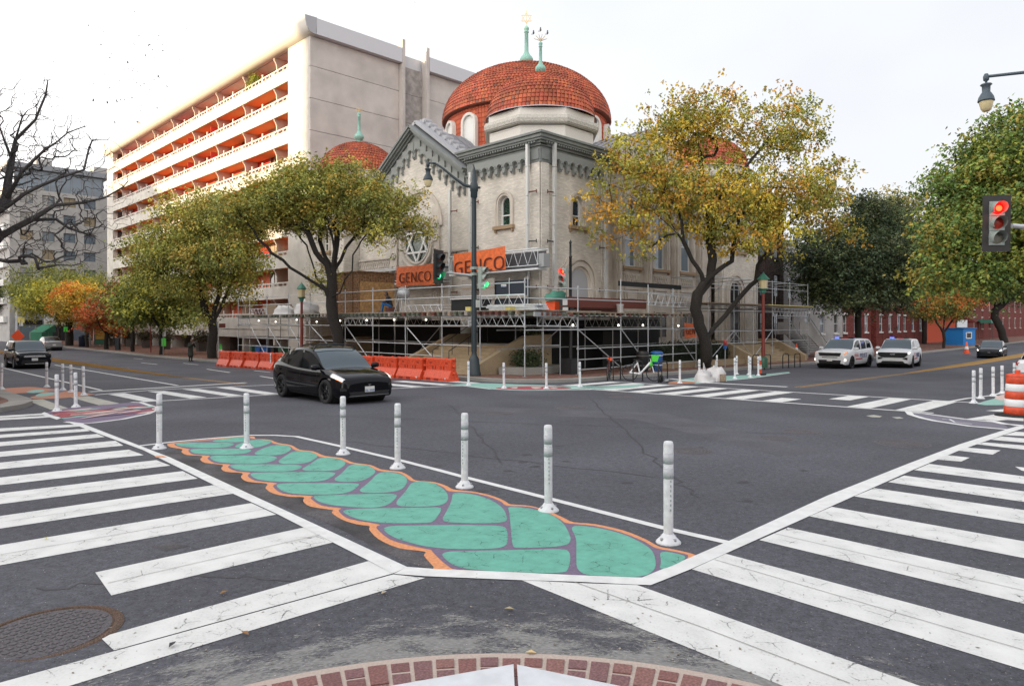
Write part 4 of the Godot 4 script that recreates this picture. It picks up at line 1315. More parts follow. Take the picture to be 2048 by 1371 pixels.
		for k in 7:
			var c: Vector3 = xg * Vector3(sg * 2.375, 2.9 + 0.95 * k, 0.17)
			lathe(pil, [[0.29, 0.0], [0.29, 0.05], [0.2, 0.05], [0.2, 0.0], [0.1, 0.0], [0.1, 0.05], [0.0, 0.06]], 10, Transform3D(Basis(Vector3(0, 0, 1), Vector3(-1, 0, 0), Vector3(0, -1, 0)), c))
		obj("carved_pilaster", pil, M.cream_trim, o)
		var bd := st()   # carved string course
		lbox(bd, xg, Vector3(sg * 2.78, 5.72, 0.0), Vector3(sg * 6.9, 6.55, 0.07))
		lbox(bd, xg, Vector3(sg * 2.78, 6.55, 0.0), Vector3(sg * 6.9, 6.7, 0.17))
		lbox(bd, xg, Vector3(sg * 2.78, 5.6, 0.0), Vector3(sg * 6.9, 5.72, 0.13))
		for k in 14:
			var cx := 2.95 + 0.285 * k
			bar(bd, xg * Vector3(sg * cx, 5.8, 0.085), xg * Vector3(sg * (cx + 0.28), 6.46, 0.085), 0.05, 0.05)
			bar(bd, xg * Vector3(sg * (cx + 0.28), 5.8, 0.09), xg * Vector3(sg * cx, 6.46, 0.09), 0.05, 0.05)
		obj("carved_course", bd, M.cream_trim, o)
	var rose := Vector3(0.3, 7.45, 0)
	var rp2 := st()
	var disc := Transform3D(Basis(Vector3(0, 0, 1), Vector3(-1, 0, 0), Vector3(0, -1, 0)), xg * Vector3(rose.x, rose.y, 0.03))
	lathe(rp2, [[0.0, 0.0], [1.4, 0.0]], 40, disc)
	var rw := obj("rose_window", rp2, M.stained, o)
	var rg := st()
	lathe(rg, [[1.34, 0.0], [1.36, 0.12], [1.5, 0.14], [1.52, 0.06], [1.62, 0.06], [1.64, 0.2], [1.9, 0.2], [1.92, 0.0]], 40, disc)
	obj("ring", rg, M.cream_trim, rw)
	var sr := st()
	star(sr, xg * Transform3D(Basis.IDENTITY, Vector3(rose.x, rose.y, 0.1)), 1.36, 0.11, 0.13)
	obj("star", sr, M.frame_white, rw)
	var hood := st()
	arch_ring(hood, xg, rose.x, 8.4, 8.4, 2.45, 2.75, 0.0, 0.14)
	obj("rose_hood", hood, M.cream_trim, o)
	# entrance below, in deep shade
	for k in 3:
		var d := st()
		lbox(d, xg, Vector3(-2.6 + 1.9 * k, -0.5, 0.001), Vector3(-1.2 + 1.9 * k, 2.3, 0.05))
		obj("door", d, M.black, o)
	# long side front with three tall windows
	var xs := fb(-26.0, 40.4)
	var lw := st()
	wall(lw, xs, -7.0, 7.0, base, 11.7, 0.4, [[-3.4, 1.5, 5.6, 9.2, true], [0.0, 1.5, 5.6, 9.2, true], [3.4, 1.5, 5.6, 9.2, true]])
	obj("side_front_wall", lw, M.cream_trim, o)
	for cx in [-3.4, 0.0, 3.4]:
		arched_window(o, xs, cx, 5.6, 9.2, 1.5, M.pane_blue, M.cream_trim)
		var pn := st()
		lbox(pn, xs, Vector3(cx - 0.95, 4.5, 0.0), Vector3(cx + 0.95, 5.2, 0.08))
		for k in 6:
			bar(pn, xs * Vector3(cx - 0.85 + 0.28 * k, 4.58, 0.1), xs * Vector3(cx - 0.57 + 0.28 * k, 5.12, 0.1), 0.05, 0.05)
			bar(pn, xs * Vector3(cx - 0.57 + 0.28 * k, 4.58, 0.105), xs * Vector3(cx - 0.85 + 0.28 * k, 5.12, 0.105), 0.05, 0.05)
		for q in [[-0.8, 3.2, 0.8, 3.3], [-0.8, 4.1, 0.8, 4.2], [-0.8, 3.3, -0.7, 4.1], [0.7, 3.3, 0.8, 4.1], [-0.5, 3.5, 0.5, 3.9]]:
			lbox(pn, xs, Vector3(cx + q[0], q[1], 0.0), Vector3(cx + q[2], q[3], 0.09))
		obj("carved_panel", pn, M.cream_trim, o)
		plain_window(o, xs * Transform3D(Basis.IDENTITY, Vector3(0, 0, 0.13)), cx - 0.75, cx + 0.75, 0.9, 2.7, M.window_dark, M.cream_trim, 2, 1)
	for cx in [-5.1, -1.7, 1.7, 5.1]:
		var q := st()
		lbox(q, xs, Vector3(cx - 0.32, base, 0.0), Vector3(cx + 0.32, 10.6, 0.3))
		lbox(q, xs, Vector3(cx - 0.14, base, 0.301), Vector3(cx + 0.14, 10.4, 0.42))
		obj("pilaster", q, M.cream_trim, o)
	var sc := st()
	cornice_profile(sc, xs, -6.9, 6.9, 12.2)
	obj("cornice", sc, M.cornice, o)
	# round-arched side doorways
	for p in [[fb(-25.2, 30.4), 0.2], [fb(-25.2, 50.4), -0.9]]:
		var d := st()
		for q in [[0.85, 1.0, 0.06], [1.0, 1.22, 0.2], [1.22, 1.36, 0.12], [1.36, 1.6, 0.24], [1.6, 1.75, 0.1]]:
			arch_ring(d, p[0], p[1], base, 4.2, q[0], q[1] - 0.002, 0.001, q[2])
		obj("portal", d, M.cream_trim, o)
		var f := st()
		prism(f, arch_poly(p[1], base, 4.2, 1.7), 0.03, p[0])
		obj("portal_door", f, M.lead if p[1] > 0 else M.window_dark, o)
	# roof and great dome
	var rf := st()
	for sg in [-1, 1]:
		quad(rf, Vector3(28.6, 15.6, zc), Vector3(36.0, 15.6, zc), Vector3(36.0, 11.7, zc + sg * 5.6), Vector3(28.6, 11.7, zc + sg * 5.6))
		for k in 8: bar(rf, Vector3(29.6 + k * 0.8, 15.63, zc), Vector3(29.6 + k * 0.8, 11.73, zc + sg * 5.6), 0.06, 0.06)
	span(rf, Vector3(33.5, 11.7, -50.9), Vector3(53.3, 12.1, -26.1))
	for sg in [-1, 1]:
		quad(rf, Vector3(40.4, 15.4, -26.5), Vector3(40.4, 15.4, -34), Vector3(40.4 + sg * 6.8, 12.05, -34), Vector3(40.4 + sg * 6.8, 12.05, -26.5))
		for k in 7: bar(rf, Vector3(40.4, 15.43, -27.0 - k), Vector3(40.4 + sg * 6.8, 12.08, -27.0 - k), 0.06, 0.06)
	obj("roof", rf, M.slate, o)
	var sgw := st()
	prism(sgw, PackedVector2Array([Vector2(-6.8, 11.6), Vector2(6.8, 11.6), Vector2(6.8, 12.0), Vector2(0, 15.35), Vector2(-6.8, 12.0)]), 0.3, fb(-26.78, 40.4))
	obj("side_gable", sgw, M.cream_trim, o)
	var C := Vector3(39.8, 0, zc)
	var R := 6.62
	var drum := st()
	lathe(drum, [[R - 0.25, 11.5], [R - 0.25, 18.0]], 64, Transform3D(Basis.IDENTITY, C))
	obj("drum_wall", drum, M.dome_under, o)
	var xt := []; var ct := []
	var tm := tile_mesh()
	for i in 17:
		for k in 150:
			var th := TAU * k / 150
			var out := Vector3(cos(th), 0, sin(th))
			xt.append(Transform3D(Basis(Vector3(-sin(th), 0, cos(th)) * 0.27, Vector3(0, 0.37, 0), out * 0.06), C + out * (R - 0.25) + Vector3.UP * (11.9 + 0.355 * i)))
			var v := rng.randf_range(0.8, 1.1)
			ct.append(Color(0.47 * v, 0.085 * v * rng.randf_range(0.9, 1.2), 0.035 * v))
	var dt := many("drum_tiles", tm, M.tile, xt, ct, o)
	dt.set_meta("kind", "stuff")
	for k in 16:
		var th := deg_to_rad(45.0 + 4.1 + 22.5 * k)   # 45 degrees faces the camera corner
		var out := Vector3(-cos(th), 0, sin(th))
		var xf := Transform3D(Basis(Vector3(0, 1, 0).cross(out), Vector3.UP, out), C + out * (R - 0.12))
		var p := st()
		prism(p, arch_poly(0, 14.75, 16.6, 1.24), 0.06, xf)
		var w := obj("drum_window", p, M.frame_white, o)
		var f := st()
		arch_ring(f, xf, 0, 14.7, 16.6, 0.55, 0.74, -0.1, 0.22)
		lbox(f, xf, Vector3(-0.82, 14.55, -0.1), Vector3(0.82, 14.7, 0.28))
		obj("frame", f, M.white_trim, w)
	var eave := st()
	lathe(eave, [[R - 0.2, 17.75], [R + 0.1, 17.78], [R + 0.12, 17.9], [R - 0.1, 17.96]], 64, Transform3D(Basis.IDENTITY, C))
	obj("eave", eave, M.dome_under, o)
	tiled_dome(o, C + Vector3(0, 17.85, 0), R + 0.06, 4.45, 156, 27, 0.27)
	var fn := finial(o, C + Vector3(0, 22.2, 0), 1.0)
	var sg2 := st()
	var sx := Transform3D(Basis(Vector3(0.707, 0, 0.707), Vector3.UP, Vector3(-0.707, 0, 0.707)), C + Vector3(0, 26.5, 0))
	star(sg2, sx, 0.46, 0.035, 0.035)
	tube(sg2, [C + Vector3(0, 25.9, 0), C + Vector3(0, 27.15, 0)], [0.025], 5)
	obj("star", sg2, M.rib_gold, fn)
	small_dome(o, 30.55, -28.1, 12.0, false)
	small_dome(o, 30.5, -48.1, 11.6, true)
	small_dome(o, 50.5, -28.1, 12.0, false)
	for q in [[30.55, -28.1, 19.05], [30.5, -48.1, 19.1], [50.5, -28.1, 19.05]]:
		var s := st()
		for k in 6:
			var a := PI * (0.1 + 0.8 * k / 5.0)
			var d := Vector3(cos(a) * 0.707, sin(a), cos(a) * 0.707)
			tube(s, [Vector3(q[0], q[2], q[1]), Vector3(q[0], q[2], q[1]) + d * 0.42], [0.03, 0.015], 5)
		obj("finial_rays", s, M.rib_gold, o)
	var tarp := st()
	box(tarp, onx(986, 268, 30.4), Vector3(0.3, 0.45, 0.3))
	var tp := obj("blue_tarp", tarp, M.blue_plastic)
	tag(tp, "small blue tarpaulin tied on the roof beside the corner dome drum", "tarpaulin")
	# lettering over the side doors
	letters("side_lettering", "SYNAGOGUE", 0.34, 0.04, M.joint, o, fb(-24.9, 31.9) * Transform3D(Basis.IDENTITY, Vector3(3.0, 1.55, 0)), "Droid Serif")

var leaf_cache := {}

func leaf_cluster(n: int, spread: float, leaf: float, sd: int) -> ArrayMesh:   # a spray of n folded leaves
	var key := "%d %.3f %.3f %d" % [n, spread, leaf, sd]
	if leaf_cache.has(key): return leaf_cache[key]
	var r := RandomNumberGenerator.new(); r.seed = sd
	var s := st()
	for i in n:
		var p := Vector3(r.randfn(), r.randfn() * 0.7, r.randfn()) * spread * 0.5
		var b := Basis(Vector3(r.randfn(), r.randfn(), r.randfn()).normalized(), r.randf() * TAU)
		b = Basis.looking_at((b.z + Vector3(0, -0.5, 0)).normalized(), b.y)
		var l := leaf * r.randf_range(0.6, 1.35); var w := l * 0.34
		var mid := p + b * Vector3(0, -0.12 * l, -0.45 * l)
		var tip := p + b * Vector3(0, 0, -l)
		var le := p + b * Vector3(-w, 0.06 * l, -0.4 * l); var re := p + b * Vector3(w, 0.06 * l, -0.4 * l)
		tri(s, p, le, mid); tri(s, le, tip, mid); tri(s, p, mid, re); tri(s, mid, tip, re)
	leaf_cache[key] = done(s)
	return leaf_cache[key]

func leaf_mass(parent: Node3D, called: String, balls: Array, count: int, leaf: float, cols: Array, sd: int, kind := "stuff") -> MultiMeshInstance3D:   # foliage filling a few ellipsoids
	var r := RandomNumberGenerator.new(); r.seed = sd
	var xs := []; var cs := []
	for i in count:
		var b: Array = balls[r.randi() % balls.size()]
		var d := Vector3(r.randfn(), r.randfn(), r.randfn()).normalized() * pow(r.randf(), 0.4)
		var p: Vector3 = b[0] + d * b[1]
		xs.append(Transform3D(Basis(Vector3.UP, r.randf() * TAU) * Basis(Vector3.RIGHT, r.randf_range(-0.7, 0.7)), p))
		var c: Color = cols[r.randi() % cols.size()]
		var v := r.randf_range(0.7, 1.3)
		c = c.srgb_to_linear()
		cs.append(Color(c.r * v, c.g * v, c.b * v))
	var o := many(called, leaf_cluster(7, leaf * 2.2, leaf, 3), M.leaf, xs, cs, parent)
	o.set_meta("kind", kind)
	return o

func build_far_left() -> void:
	var o := thing("office_block", "grey stone office block with dark windows behind the bare branches at the far left", "office block")
	var Z := -130.0
	var xf := fb(Z, 19.8)
	var w := st()
	var holes := []
	for c in 4: holes.append([2.2 + 2.9 * c, 1.7, 0, 0, false])
	# wall strips between window columns, spandrels between storeys
	for c in 5:
		var x0 := 0.0 if c == 0 else 2.2 + 2.9 * (c - 1) + 0.85
		var x1 := 13.4 if c == 4 else 2.2 + 2.9 * c - 0.85
		lbox(w, xf, Vector3(x0, -1.2, -0.6), Vector3(x1, 23.0, 0.0))
	for c in 4:
		for f in 7:
			lbox(w, xf, Vector3(2.2 + 2.9 * c - 0.85, 4.2 + 2.9 * f - 2.2 if f else -1.2, -0.5), Vector3(2.2 + 2.9 * c + 0.85, 3.4 + 2.9 * f, -0.02))
		lbox(w, xf, Vector3(2.2 + 2.9 * c - 0.85, 22.3, -0.5), Vector3(2.2 + 2.9 * c + 0.85, 23.0, -0.02))
	obj("wall", w, M.stone_far, o)
	for c in 4:
		for f in 7:
			plain_window(o, xf, 2.2 + 2.9 * c - 0.85, 2.2 + 2.9 * c + 0.85, 3.4 + 2.9 * f, 4.9 + 2.9 * f, M.pane_blue if (c + f) % 4 else M.window_warm, M.joint, 2, 1, 0.3)
	var top := st()
	lbox(top, xf, Vector3(0.6, 23.0, -0.8), Vector3(13.0, 26.2, -0.4))
	obj("glass_storey", top, M.pane_blue, o)
	var tf := st()
	for k in 9: lbox(tf, xf, Vector3(0.6 + k * 1.53, 23.0, -0.41), Vector3(0.75 + k * 1.53, 26.2, -0.3))
	lbox(tf, xf, Vector3(-0.4, 26.2, -6), Vector3(13.8, 27.0, 0.4))
	obj("roof_edge", tf, M.stone_grey, o)
	for k in [4.0, 12.2]:
		var ph := st()
		lbox(ph, xf, Vector3(k, 27.0, -6), Vector3(k + 2.2, 28.6, -3))
		obj("roof_hut", ph, M.stone_far, o)
	var side := st()
	span(side, Vector3(19.8, -1.2, -200), Vector3(33.2, 23.0, Z - 0.61))
	obj("side_wall", side, M.stone_far, o)
	for f in 8:
		var b := st()
		span(b, Vector3(19.3, 2.0 + 2.9 * f, -198), Vector3(19.78, 3.0 + 2.9 * f, Z - 2))
		obj("balcony_band", b, M.frame_white, o)
	var g := thing("glass_block", "blue-grey gridded glass block between the stone office and the apartment balconies", "office block")
	var gb := st()
	span(gb, Vector3(33.3, -1.2, -150), Vector3(48, 24.6, Z - 0.4))
	obj("wall", gb, M.pane_blue, g)
	for f in 14:
		var s := st()
		span(s, Vector3(33.3, 1.0 + 1.75 * f, Z - 0.39), Vector3(48, 1.28 + 1.75 * f, Z - 0.2))
		obj("spandrel", s, M.stone_grey, g)
	for k in 12:
		var s := st()
		span(s, Vector3(33.3 + 1.2 * k, -1.2, Z - 0.385), Vector3(33.5 + 1.2 * k, 24.6, Z - 0.15))
		obj("mullion", s, M.stone_grey, g)
	# shops at street level
	var sh := thing("shop_row", "row of dark shop fronts with pale fascias under the trees at the far left", "shops")
	var xs := fb(-127.6, 20.4)
	var colr := [M.stone_grey, M.frame_white, M.brick_orange, M.frame_white]
	for k in 4:
		var s := st()
		lbox(s, xs, Vector3(k * 3.4, -1.2, -1.8), Vector3(k * 3.4 + 3.36, 3.6, 0.0))
		obj("wall", s, colr[k], sh)
		var p := st()
		lbox(p, xs, Vector3(k * 3.4 + 0.3, -0.9, 0.01), Vector3(k * 3.4 + 3.0, 1.5, 0.05))
		obj("window", p, M.window_dark if k % 2 else M.pane_blue, sh)
		var f := st()
		lbox(f, xs, Vector3(k * 3.4 + 0.1, 1.7, 0.01), Vector3(k * 3.4 + 3.2, 2.4, 0.15))
		obj("fascia", f, [M.black, M.frame_white, M.stone_grey, M.frame_white][k], sh)
	var aw := thing("awning", "green canvas awning over a shop entrance at the far left", "awning", at(75, 660, 100))
	var am := st()
	prism(am, PackedVector2Array([Vector2(-1.2, -0.3), Vector2(1.2, -0.3), Vector2(1.0, 0.8)]), 2.2, Transform3D(Basis(Vector3.UP, 0.6), Vector3(0, 0, -1)))
	box(am, Vector3(0.4, -0.9, 0.2), Vector3(1.9, 1.1, 2.0), Basis(Vector3.UP, 0.6))
	obj("canvas", am, M.awning_green, aw)
	var ap := st()
	for sg in [-1, 1]: tube(ap, [Vector3(sg * 1.1, -0.3, 0.9), Vector3(sg * 1.1, -2.7, 0.9)], [0.04], 5)
	obj("pole", ap, M.steel_dull, aw)
	# bus shelter with a lit advertisement
	var b := thing("bus_shelter", "glass bus shelter with a yellow advertisement panel beside the far left kerb", "bus shelter", Vector3(23.0, -1.0 + 0.13, -92.6))
	var rf := st()
	span(rf, Vector3(-0.8, 2.3, -3.4), Vector3(0.8, 2.45, 0.3))
	obj("roof", rf, M.steel_dull, b)
	for z in [-3.2, -1.7, 0.1]:
		for x in [-0.7, 0.7]: pipe("post", Vector3(x, 0, z), Vector3(x, 2.3, z), 0.05, M.steel_dull, b)
	var ad := st()
	span(ad, Vector3(-0.75, 0.2, 0.15), Vector3(0.75, 2.25, 0.3))
	obj("panel_frame", ad, M.joint, b)
	var ad2 := st()
	span(ad2, Vector3(-0.65, 0.85, 0.301), Vector3(0.65, 2.15, 0.32))
	obj("advertisement", ad2, mat(lin(0.55, 0.36, 0.08), 0.5), b)
	var ad3 := st()
	span(ad3, Vector3(-0.65, 0.3, 0.301), Vector3(0.65, 0.8, 0.32))
	obj("advertisement_foot", ad3, M.verdigris, b)
	var gl := st()
	span(gl, Vector3(0.68, 0.3, -3.1), Vector3(0.7, 2.2, 0.0))
	obj("pane", gl, M.pane_blue, b)

func house(called: String, label: String, x0: float, x1: float, y1: float, z: float, wall_m: Material, trim: Material, bays: int) -> Node3D:
	var o := thing(called, label, "house")
	var xf := fb(z, x0)
	var w := x1 - x0
	var holes := []
	var step := w / bays
	for k in bays: holes.append((k + 0.5) * step)
	var s := st()
	for k in bays + 1:
		var a: float = 0.0 if k == 0 else holes[k - 1] + 0.55
		var b: float = w if k == bays else holes[k] - 0.55
		lbox(s, xf, Vector3(a, -1.2, -6.0), Vector3(b, y1, 0.0))
	for k in bays:
		var y := -1.2
		for f in 4:
			var sill := 0.9 + 3.3 * f
			if sill > y1: sill = y1
			if sill > y: lbox(s, xf, Vector3(holes[k] - 0.55, y, -5.9), Vector3(holes[k] + 0.55, minf(sill, y1), -0.02))
			y = sill + 1.9
		if y < y1: lbox(s, xf, Vector3(holes[k] - 0.55, y, -5.9), Vector3(holes[k] + 0.55, y1, -0.02))
	obj("wall", s, wall_m, o)
	for k in bays:
		for f in 3:
			if 2.8 + 3.3 * f < y1: plain_window(o, xf, holes[k] - 0.55, holes[k] + 0.55, 0.9 + 3.3 * f, 2.8 + 3.3 * f, M.pane_blue if (k + f) % 3 else M.window_dark, trim, 1, 2, 0.14, trim)
	var c := st()
	lbox(c, xf, Vector3(-0.02, y1, -6.0), Vector3(w + 0.02, y1 + 0.25, 0.35))
	lbox(c, xf, Vector3(0.02, y1 - 0.4, 0.001), Vector3(w - 0.02, y1 - 0.002, 0.2))
	for k in int(w / 0.7): lbox(c, xf, Vector3(0.3 + 0.7 * k, y1 - 0.8, 0.002), Vector3(0.5 + 0.7 * k, y1 - 0.402, 0.22))
	obj("cornice", c, trim, o)
	return o

func build_right_row() -> void:
	house("brown_house", "narrow dark brown brick house squeezed beside the synagogue", 54.0, 59.4, 12.4, -25.6, M.brick_brown, M.brick_brown, 2)
	house("grey_house", "pale grey painted house behind the far metal stair scaffold", 59.8, 74.5, 9.0, -25.9, M.stone_far, M.frame_white, 4)
	house("red_house", "red brick terrace house behind the dark green tree, nearest the grey house", 74.9, 85.0, 9.4, -26.4, M.brick_red, M.frame_white, 3)
	house("red_house", "red brick terrace house in the middle of the row behind the police cars", 85.4, 95.6, 10.2, -26.0, M.brick_red, M.frame_white, 3)
	house("red_house", "red brick terrace house at the far end beside the orange gable", 96.0, 107.0, 9.6, -26.4, M.brick_red, M.frame_white, 3)
	var og := thing("orange_building", "vivid orange-red painted building above the blue kiosk", "building")
	var s := st()
	span(s, Vector3(108, -1.2, -34), Vector3(127, 6.2, -27))
	obj("wall", s, mat(lin(0.58, 0.085, 0.03), 0.8), og)
	var s1 := st()
	span(s1, Vector3(107.9, 6.2, -34.1), Vector3(127.1, 6.6, -26.8))
	obj("roof", s1, M.slate, og)
	house("red_house", "long red brick building with pale pillars at the right edge", 128.0, 215.0, 12.0, -26.5, M.brick_red, M.cream_trim, 14)
	for k in 3:
		var aw := thing("awning", ["small round red awning over a doorway in the far red building", "grey-green flat awning at the far right behind the tree trunk", "second round red awning further along the far red building"][k], "awning", Vector3([131.5, 142.0, 150.0][k], 1.9, -26.4))
		var a := st()
		if k == 1:
			prism(a, PackedVector2Array([Vector2(-3, 0), Vector2(3, 0), Vector2(3, 0.15), Vector2(-3, 0.6)]), 2.0)
		else:
			for i in 8:
				var t := PI * i / 8; var u := PI * (i + 1) / 8
				quad(a, Vector3(1.3 * cos(t), 1.3 * sin(t), 0), Vector3(1.3 * cos(u), 1.3 * sin(u), 0), Vector3(1.3 * cos(u), 0.3 * sin(u), 1.6), Vector3(1.3 * cos(t), 0.3 * sin(t), 1.6))
		obj("canvas", a, M.verdigris if k == 1 else M.brick_red, aw)
		var f := st()
		for sg in [-1, 1]: tube(f, [Vector3(sg * 1.25, 0, 1.5), Vector3(sg * 1.25, -2.8, 1.5)], [0.05], 5)
		obj("post", f, M.joint, aw)
	# the blue kiosk
	var k := thing("kiosk", "bright blue wooden kiosk with a white-framed window near the distant orange wall", "kiosk", Vector3(103.5, -0.92, -21.5), -0.25)
	var b := st()
	box(b, Vector3(0, 1.05, 0), Vector3(3.0, 2.1, 2.2))
	for i in 10: box(b, Vector3(-1.35 + 0.3 * i, 1.05, 1.105), Vector3(0.27, 2.08, 0.02))
	obj("body", b, mat(lin(0.015, 0.19, 0.52), 0.6), k)
	var r := st()
	box(r, Vector3(0, 2.16, 0), Vector3(3.3, 0.12, 2.5))
	obj("roof", r, mat(lin(0.02, 0.16, 0.42), 0.6), k)
	var sgn := st()
	box(sgn, Vector3(0.1, 2.75, 0.2), Vector3(2.4, 0.95, 0.1))
	obj("sign_board", sgn, M.frame_white, k)
	var wf := st()
	for q in [[-1, 0], [1, 0]]: box(wf, Vector3(q[0] * 0.62 - 0.2, 1.25, 1.15), Vector3(0.14, 0.8, 0.06))
	for q in [-1, 1]: box(wf, Vector3(-0.2, 1.25 + q * 0.36, 1.153), Vector3(1.1, 0.12, 0.06))
	obj("window_frame", wf, M.frame_white, k)
	var wp := st()
	box(wp, Vector3(-0.2, 1.25, 1.12), Vector3(1.1, 0.6, 0.02))
	obj("window", wp, M.window_dark, k)

class Limb:
	var p := PackedVector3Array()
	var par := PackedInt32Array()
	var r := PackedFloat32Array()
	var kids := []

func ball(px: float, py: float, d: float, rx: float, ry: float) -> Array:
	return [at(px, py, d), Vector3(rx, ry, rx)]

# limbs: arrays of points, the first of each on an earlier limb (the first limb is the trunk); crown: ellipsoids [centre, radii]
func tree(called: String, label: String, limbs: Array, r0: float, crown: Array, n: int, per: int, leaf: float, cols: Array, sd: int, group := "", bark: Material = null, twig := 0.011, air := 0.55) -> Node3D:
	var base: Vector3 = limbs[0][0]
	var o := thing(called, label, "tree", base, 0.0, group)
	var r := RandomNumberGenerator.new(); r.seed = sd
	var L := Limb.new()
	var step := 0.45
	for l in limbs:
		var prev := -1
		if L.p.size():
			var best := 1e9
			for i in L.p.size():
				var q: float = L.p[i].distance_squared_to(l[0])
				if q < best: best = q; prev = i
		else:
			L.p.append(l[0]); L.par.append(-1); prev = 0
		for i in range(1, l.size()):
			var a: Vector3 = l[i - 1] if i > 1 else L.p[prev]
			var b: Vector3 = l[i]
			var m := maxi(1, int(a.distance_to(b) / step))
			for k in m:
				var t := float(k + 1) / m
				var j := Vector3(r.randfn(), r.randfn() * 0.5, r.randfn()) * 0.03
				L.p.append(a.lerp(b, t) + j); L.par.append(prev); prev = L.p.size() - 1
	var first := L.p.size()
	# targets spread through the crown, nearest to the limbs first
	var goals := []
	var wsum := 0.0
	var wt := []
	for c in crown:
		wsum += c[1].x * c[1].y * c[1].z
		wt.append(wsum)
	for i in n:
		var x := r.randf() * wsum
		var c: Array = crown[0]
		for k in crown.size():
			if x <= wt[k]: c = crown[k]; break
		var d := Vector3(r.randfn(), r.randfn(), r.randfn()).normalized() * pow(r.randf(), 0.42)
		goals.append(c[0] + d * c[1])
	goals.sort_custom(func(a, b): return Vector2(a.x - base.x, a.z - base.z).length() + 0.6 * absf(a.y - base.y - 4.0) < Vector2(b.x - base.x, b.z - base.z).length() + 0.6 * absf(b.y - base.y - 4.0))
	var trunk_top: float = base.y + 2.2
	for g in goals:
		var best := 1e9; var bi := 0
		for i in L.p.size():
			var q := L.p[i]
			if q.y < trunk_top: continue
			var dv: Vector3 = g - q
			var cost := dv.length() + (maxf(0.0, q.y - g.y) * 0.5)
			if i >= first: cost += 0.25
			if cost < best: best = cost; bi = i
		var a := L.p[bi]
		var dist := a.distance_to(g)
		if dist < 0.15: continue
		var m := maxi(2, int(dist / step))
		var prev := bi
		var pd := (a - L.p[L.par[bi]]).normalized() if L.par[bi] >= 0 else Vector3.UP
		var mid = a + pd * dist * 0.3 + (g - a) * 0.3 + Vector3(0, 0.06 * dist, 0)
		for k in m:
			var t := float(k + 1) / m
			var q := a.lerp(mid, t).lerp(mid.lerp(g, t), t)
			q += Vector3(r.randfn(), r.randfn(), r.randfn()) * 0.035 * (1.0 if k < m - 1 else 0.0)
			L.p.append(q); L.par.append(prev); prev = L.p.size() - 1
	# radii by the pipe rule
	var sz := L.p.size()
	L.r.resize(sz); L.r.fill(0.0)
	for i in sz: L.kids.append([])
	var e := 2.35
	for i in range(sz - 1, -1, -1):
		if L.r[i] == 0.0: L.r[i] = pow(twig, e)
		if L.par[i] >= 0:
			L.r[L.par[i]] += L.r[i]
			L.kids[L.par[i]].append(i)
	for i in sz: L.r[i] = pow(L.r[i], 1.0 / e)
	var k0 := r0 / L.r[0]
	var s := st()
	var starts := [0]
	while starts.size():
		var i: int = starts.pop_back()
		var pts := []; var rad := []
		if L.par[i] >= 0:
			pts.append(L.p[L.par[i]] - base); rad.append(minf(L.r[i] * 1.15, L.r[L.par[i]]))
		while true:
			pts.append(L.p[i] - base); rad.append(L.r[i])
			if L.kids[i].is_empty(): break
			var big: int = L.kids[i][0]
			for c in L.kids[i]:
				if L.r[c] > L.r[big]: big = c
			for c in L.kids[i]:
				if c != big: starts.append(c)
			i = big
		for k in rad.size():
			var thick: float = rad[k]
			rad[k] = lerpf(thick, thick * k0, clampf(thick / L.r[0] * 1.6, 0.0, 1.0))
		rad[-1] *= 0.5
		if pts.size() > 1: tube(s, pts, rad, 9 if rad[0] > 0.12 else 6 if rad[0] > 0.045 else 4 if rad[0] > 0.02 else 3, false)
	var flare := st()
	obj("trunk", s, bark if bark else M.bark, o)
	if per > 0:
		var xs := []; var cs := []
		for g in goals:
			var gc: Color = cols[r.randi() % cols.size()].srgb_to_linear()
			var gv := r.randf_range(0.75, 1.2)
			for k in per:
				var d := Vector3(r.randfn(), r.randfn() * 0.75, r.randfn()) * air
				var c2: Color = gc if r.randf() < 0.7 else cols[r.randi() % cols.size()].srgb_to_linear()
				var v := gv * r.randf_range(0.75, 1.25)
				xs.append(Transform3D(Basis(Vector3.UP, r.randf() * TAU) * Basis(Vector3.RIGHT, r.randf_range(-0.6, 0.6)) * Basis.from_scale(Vector3.ONE * r.randf_range(0.65, 1.35)), g + d - base))
				v *= 1.3
				cs.append(Color(c2.r * v, c2.g * v, c2.b * v))
		var cr := many("crown", leaf_cluster(8, leaf * 2.0, leaf, 3 + sd % 3), M.leaf, xs, cs, o)
		cr.set_meta("kind", "stuff")
	return o

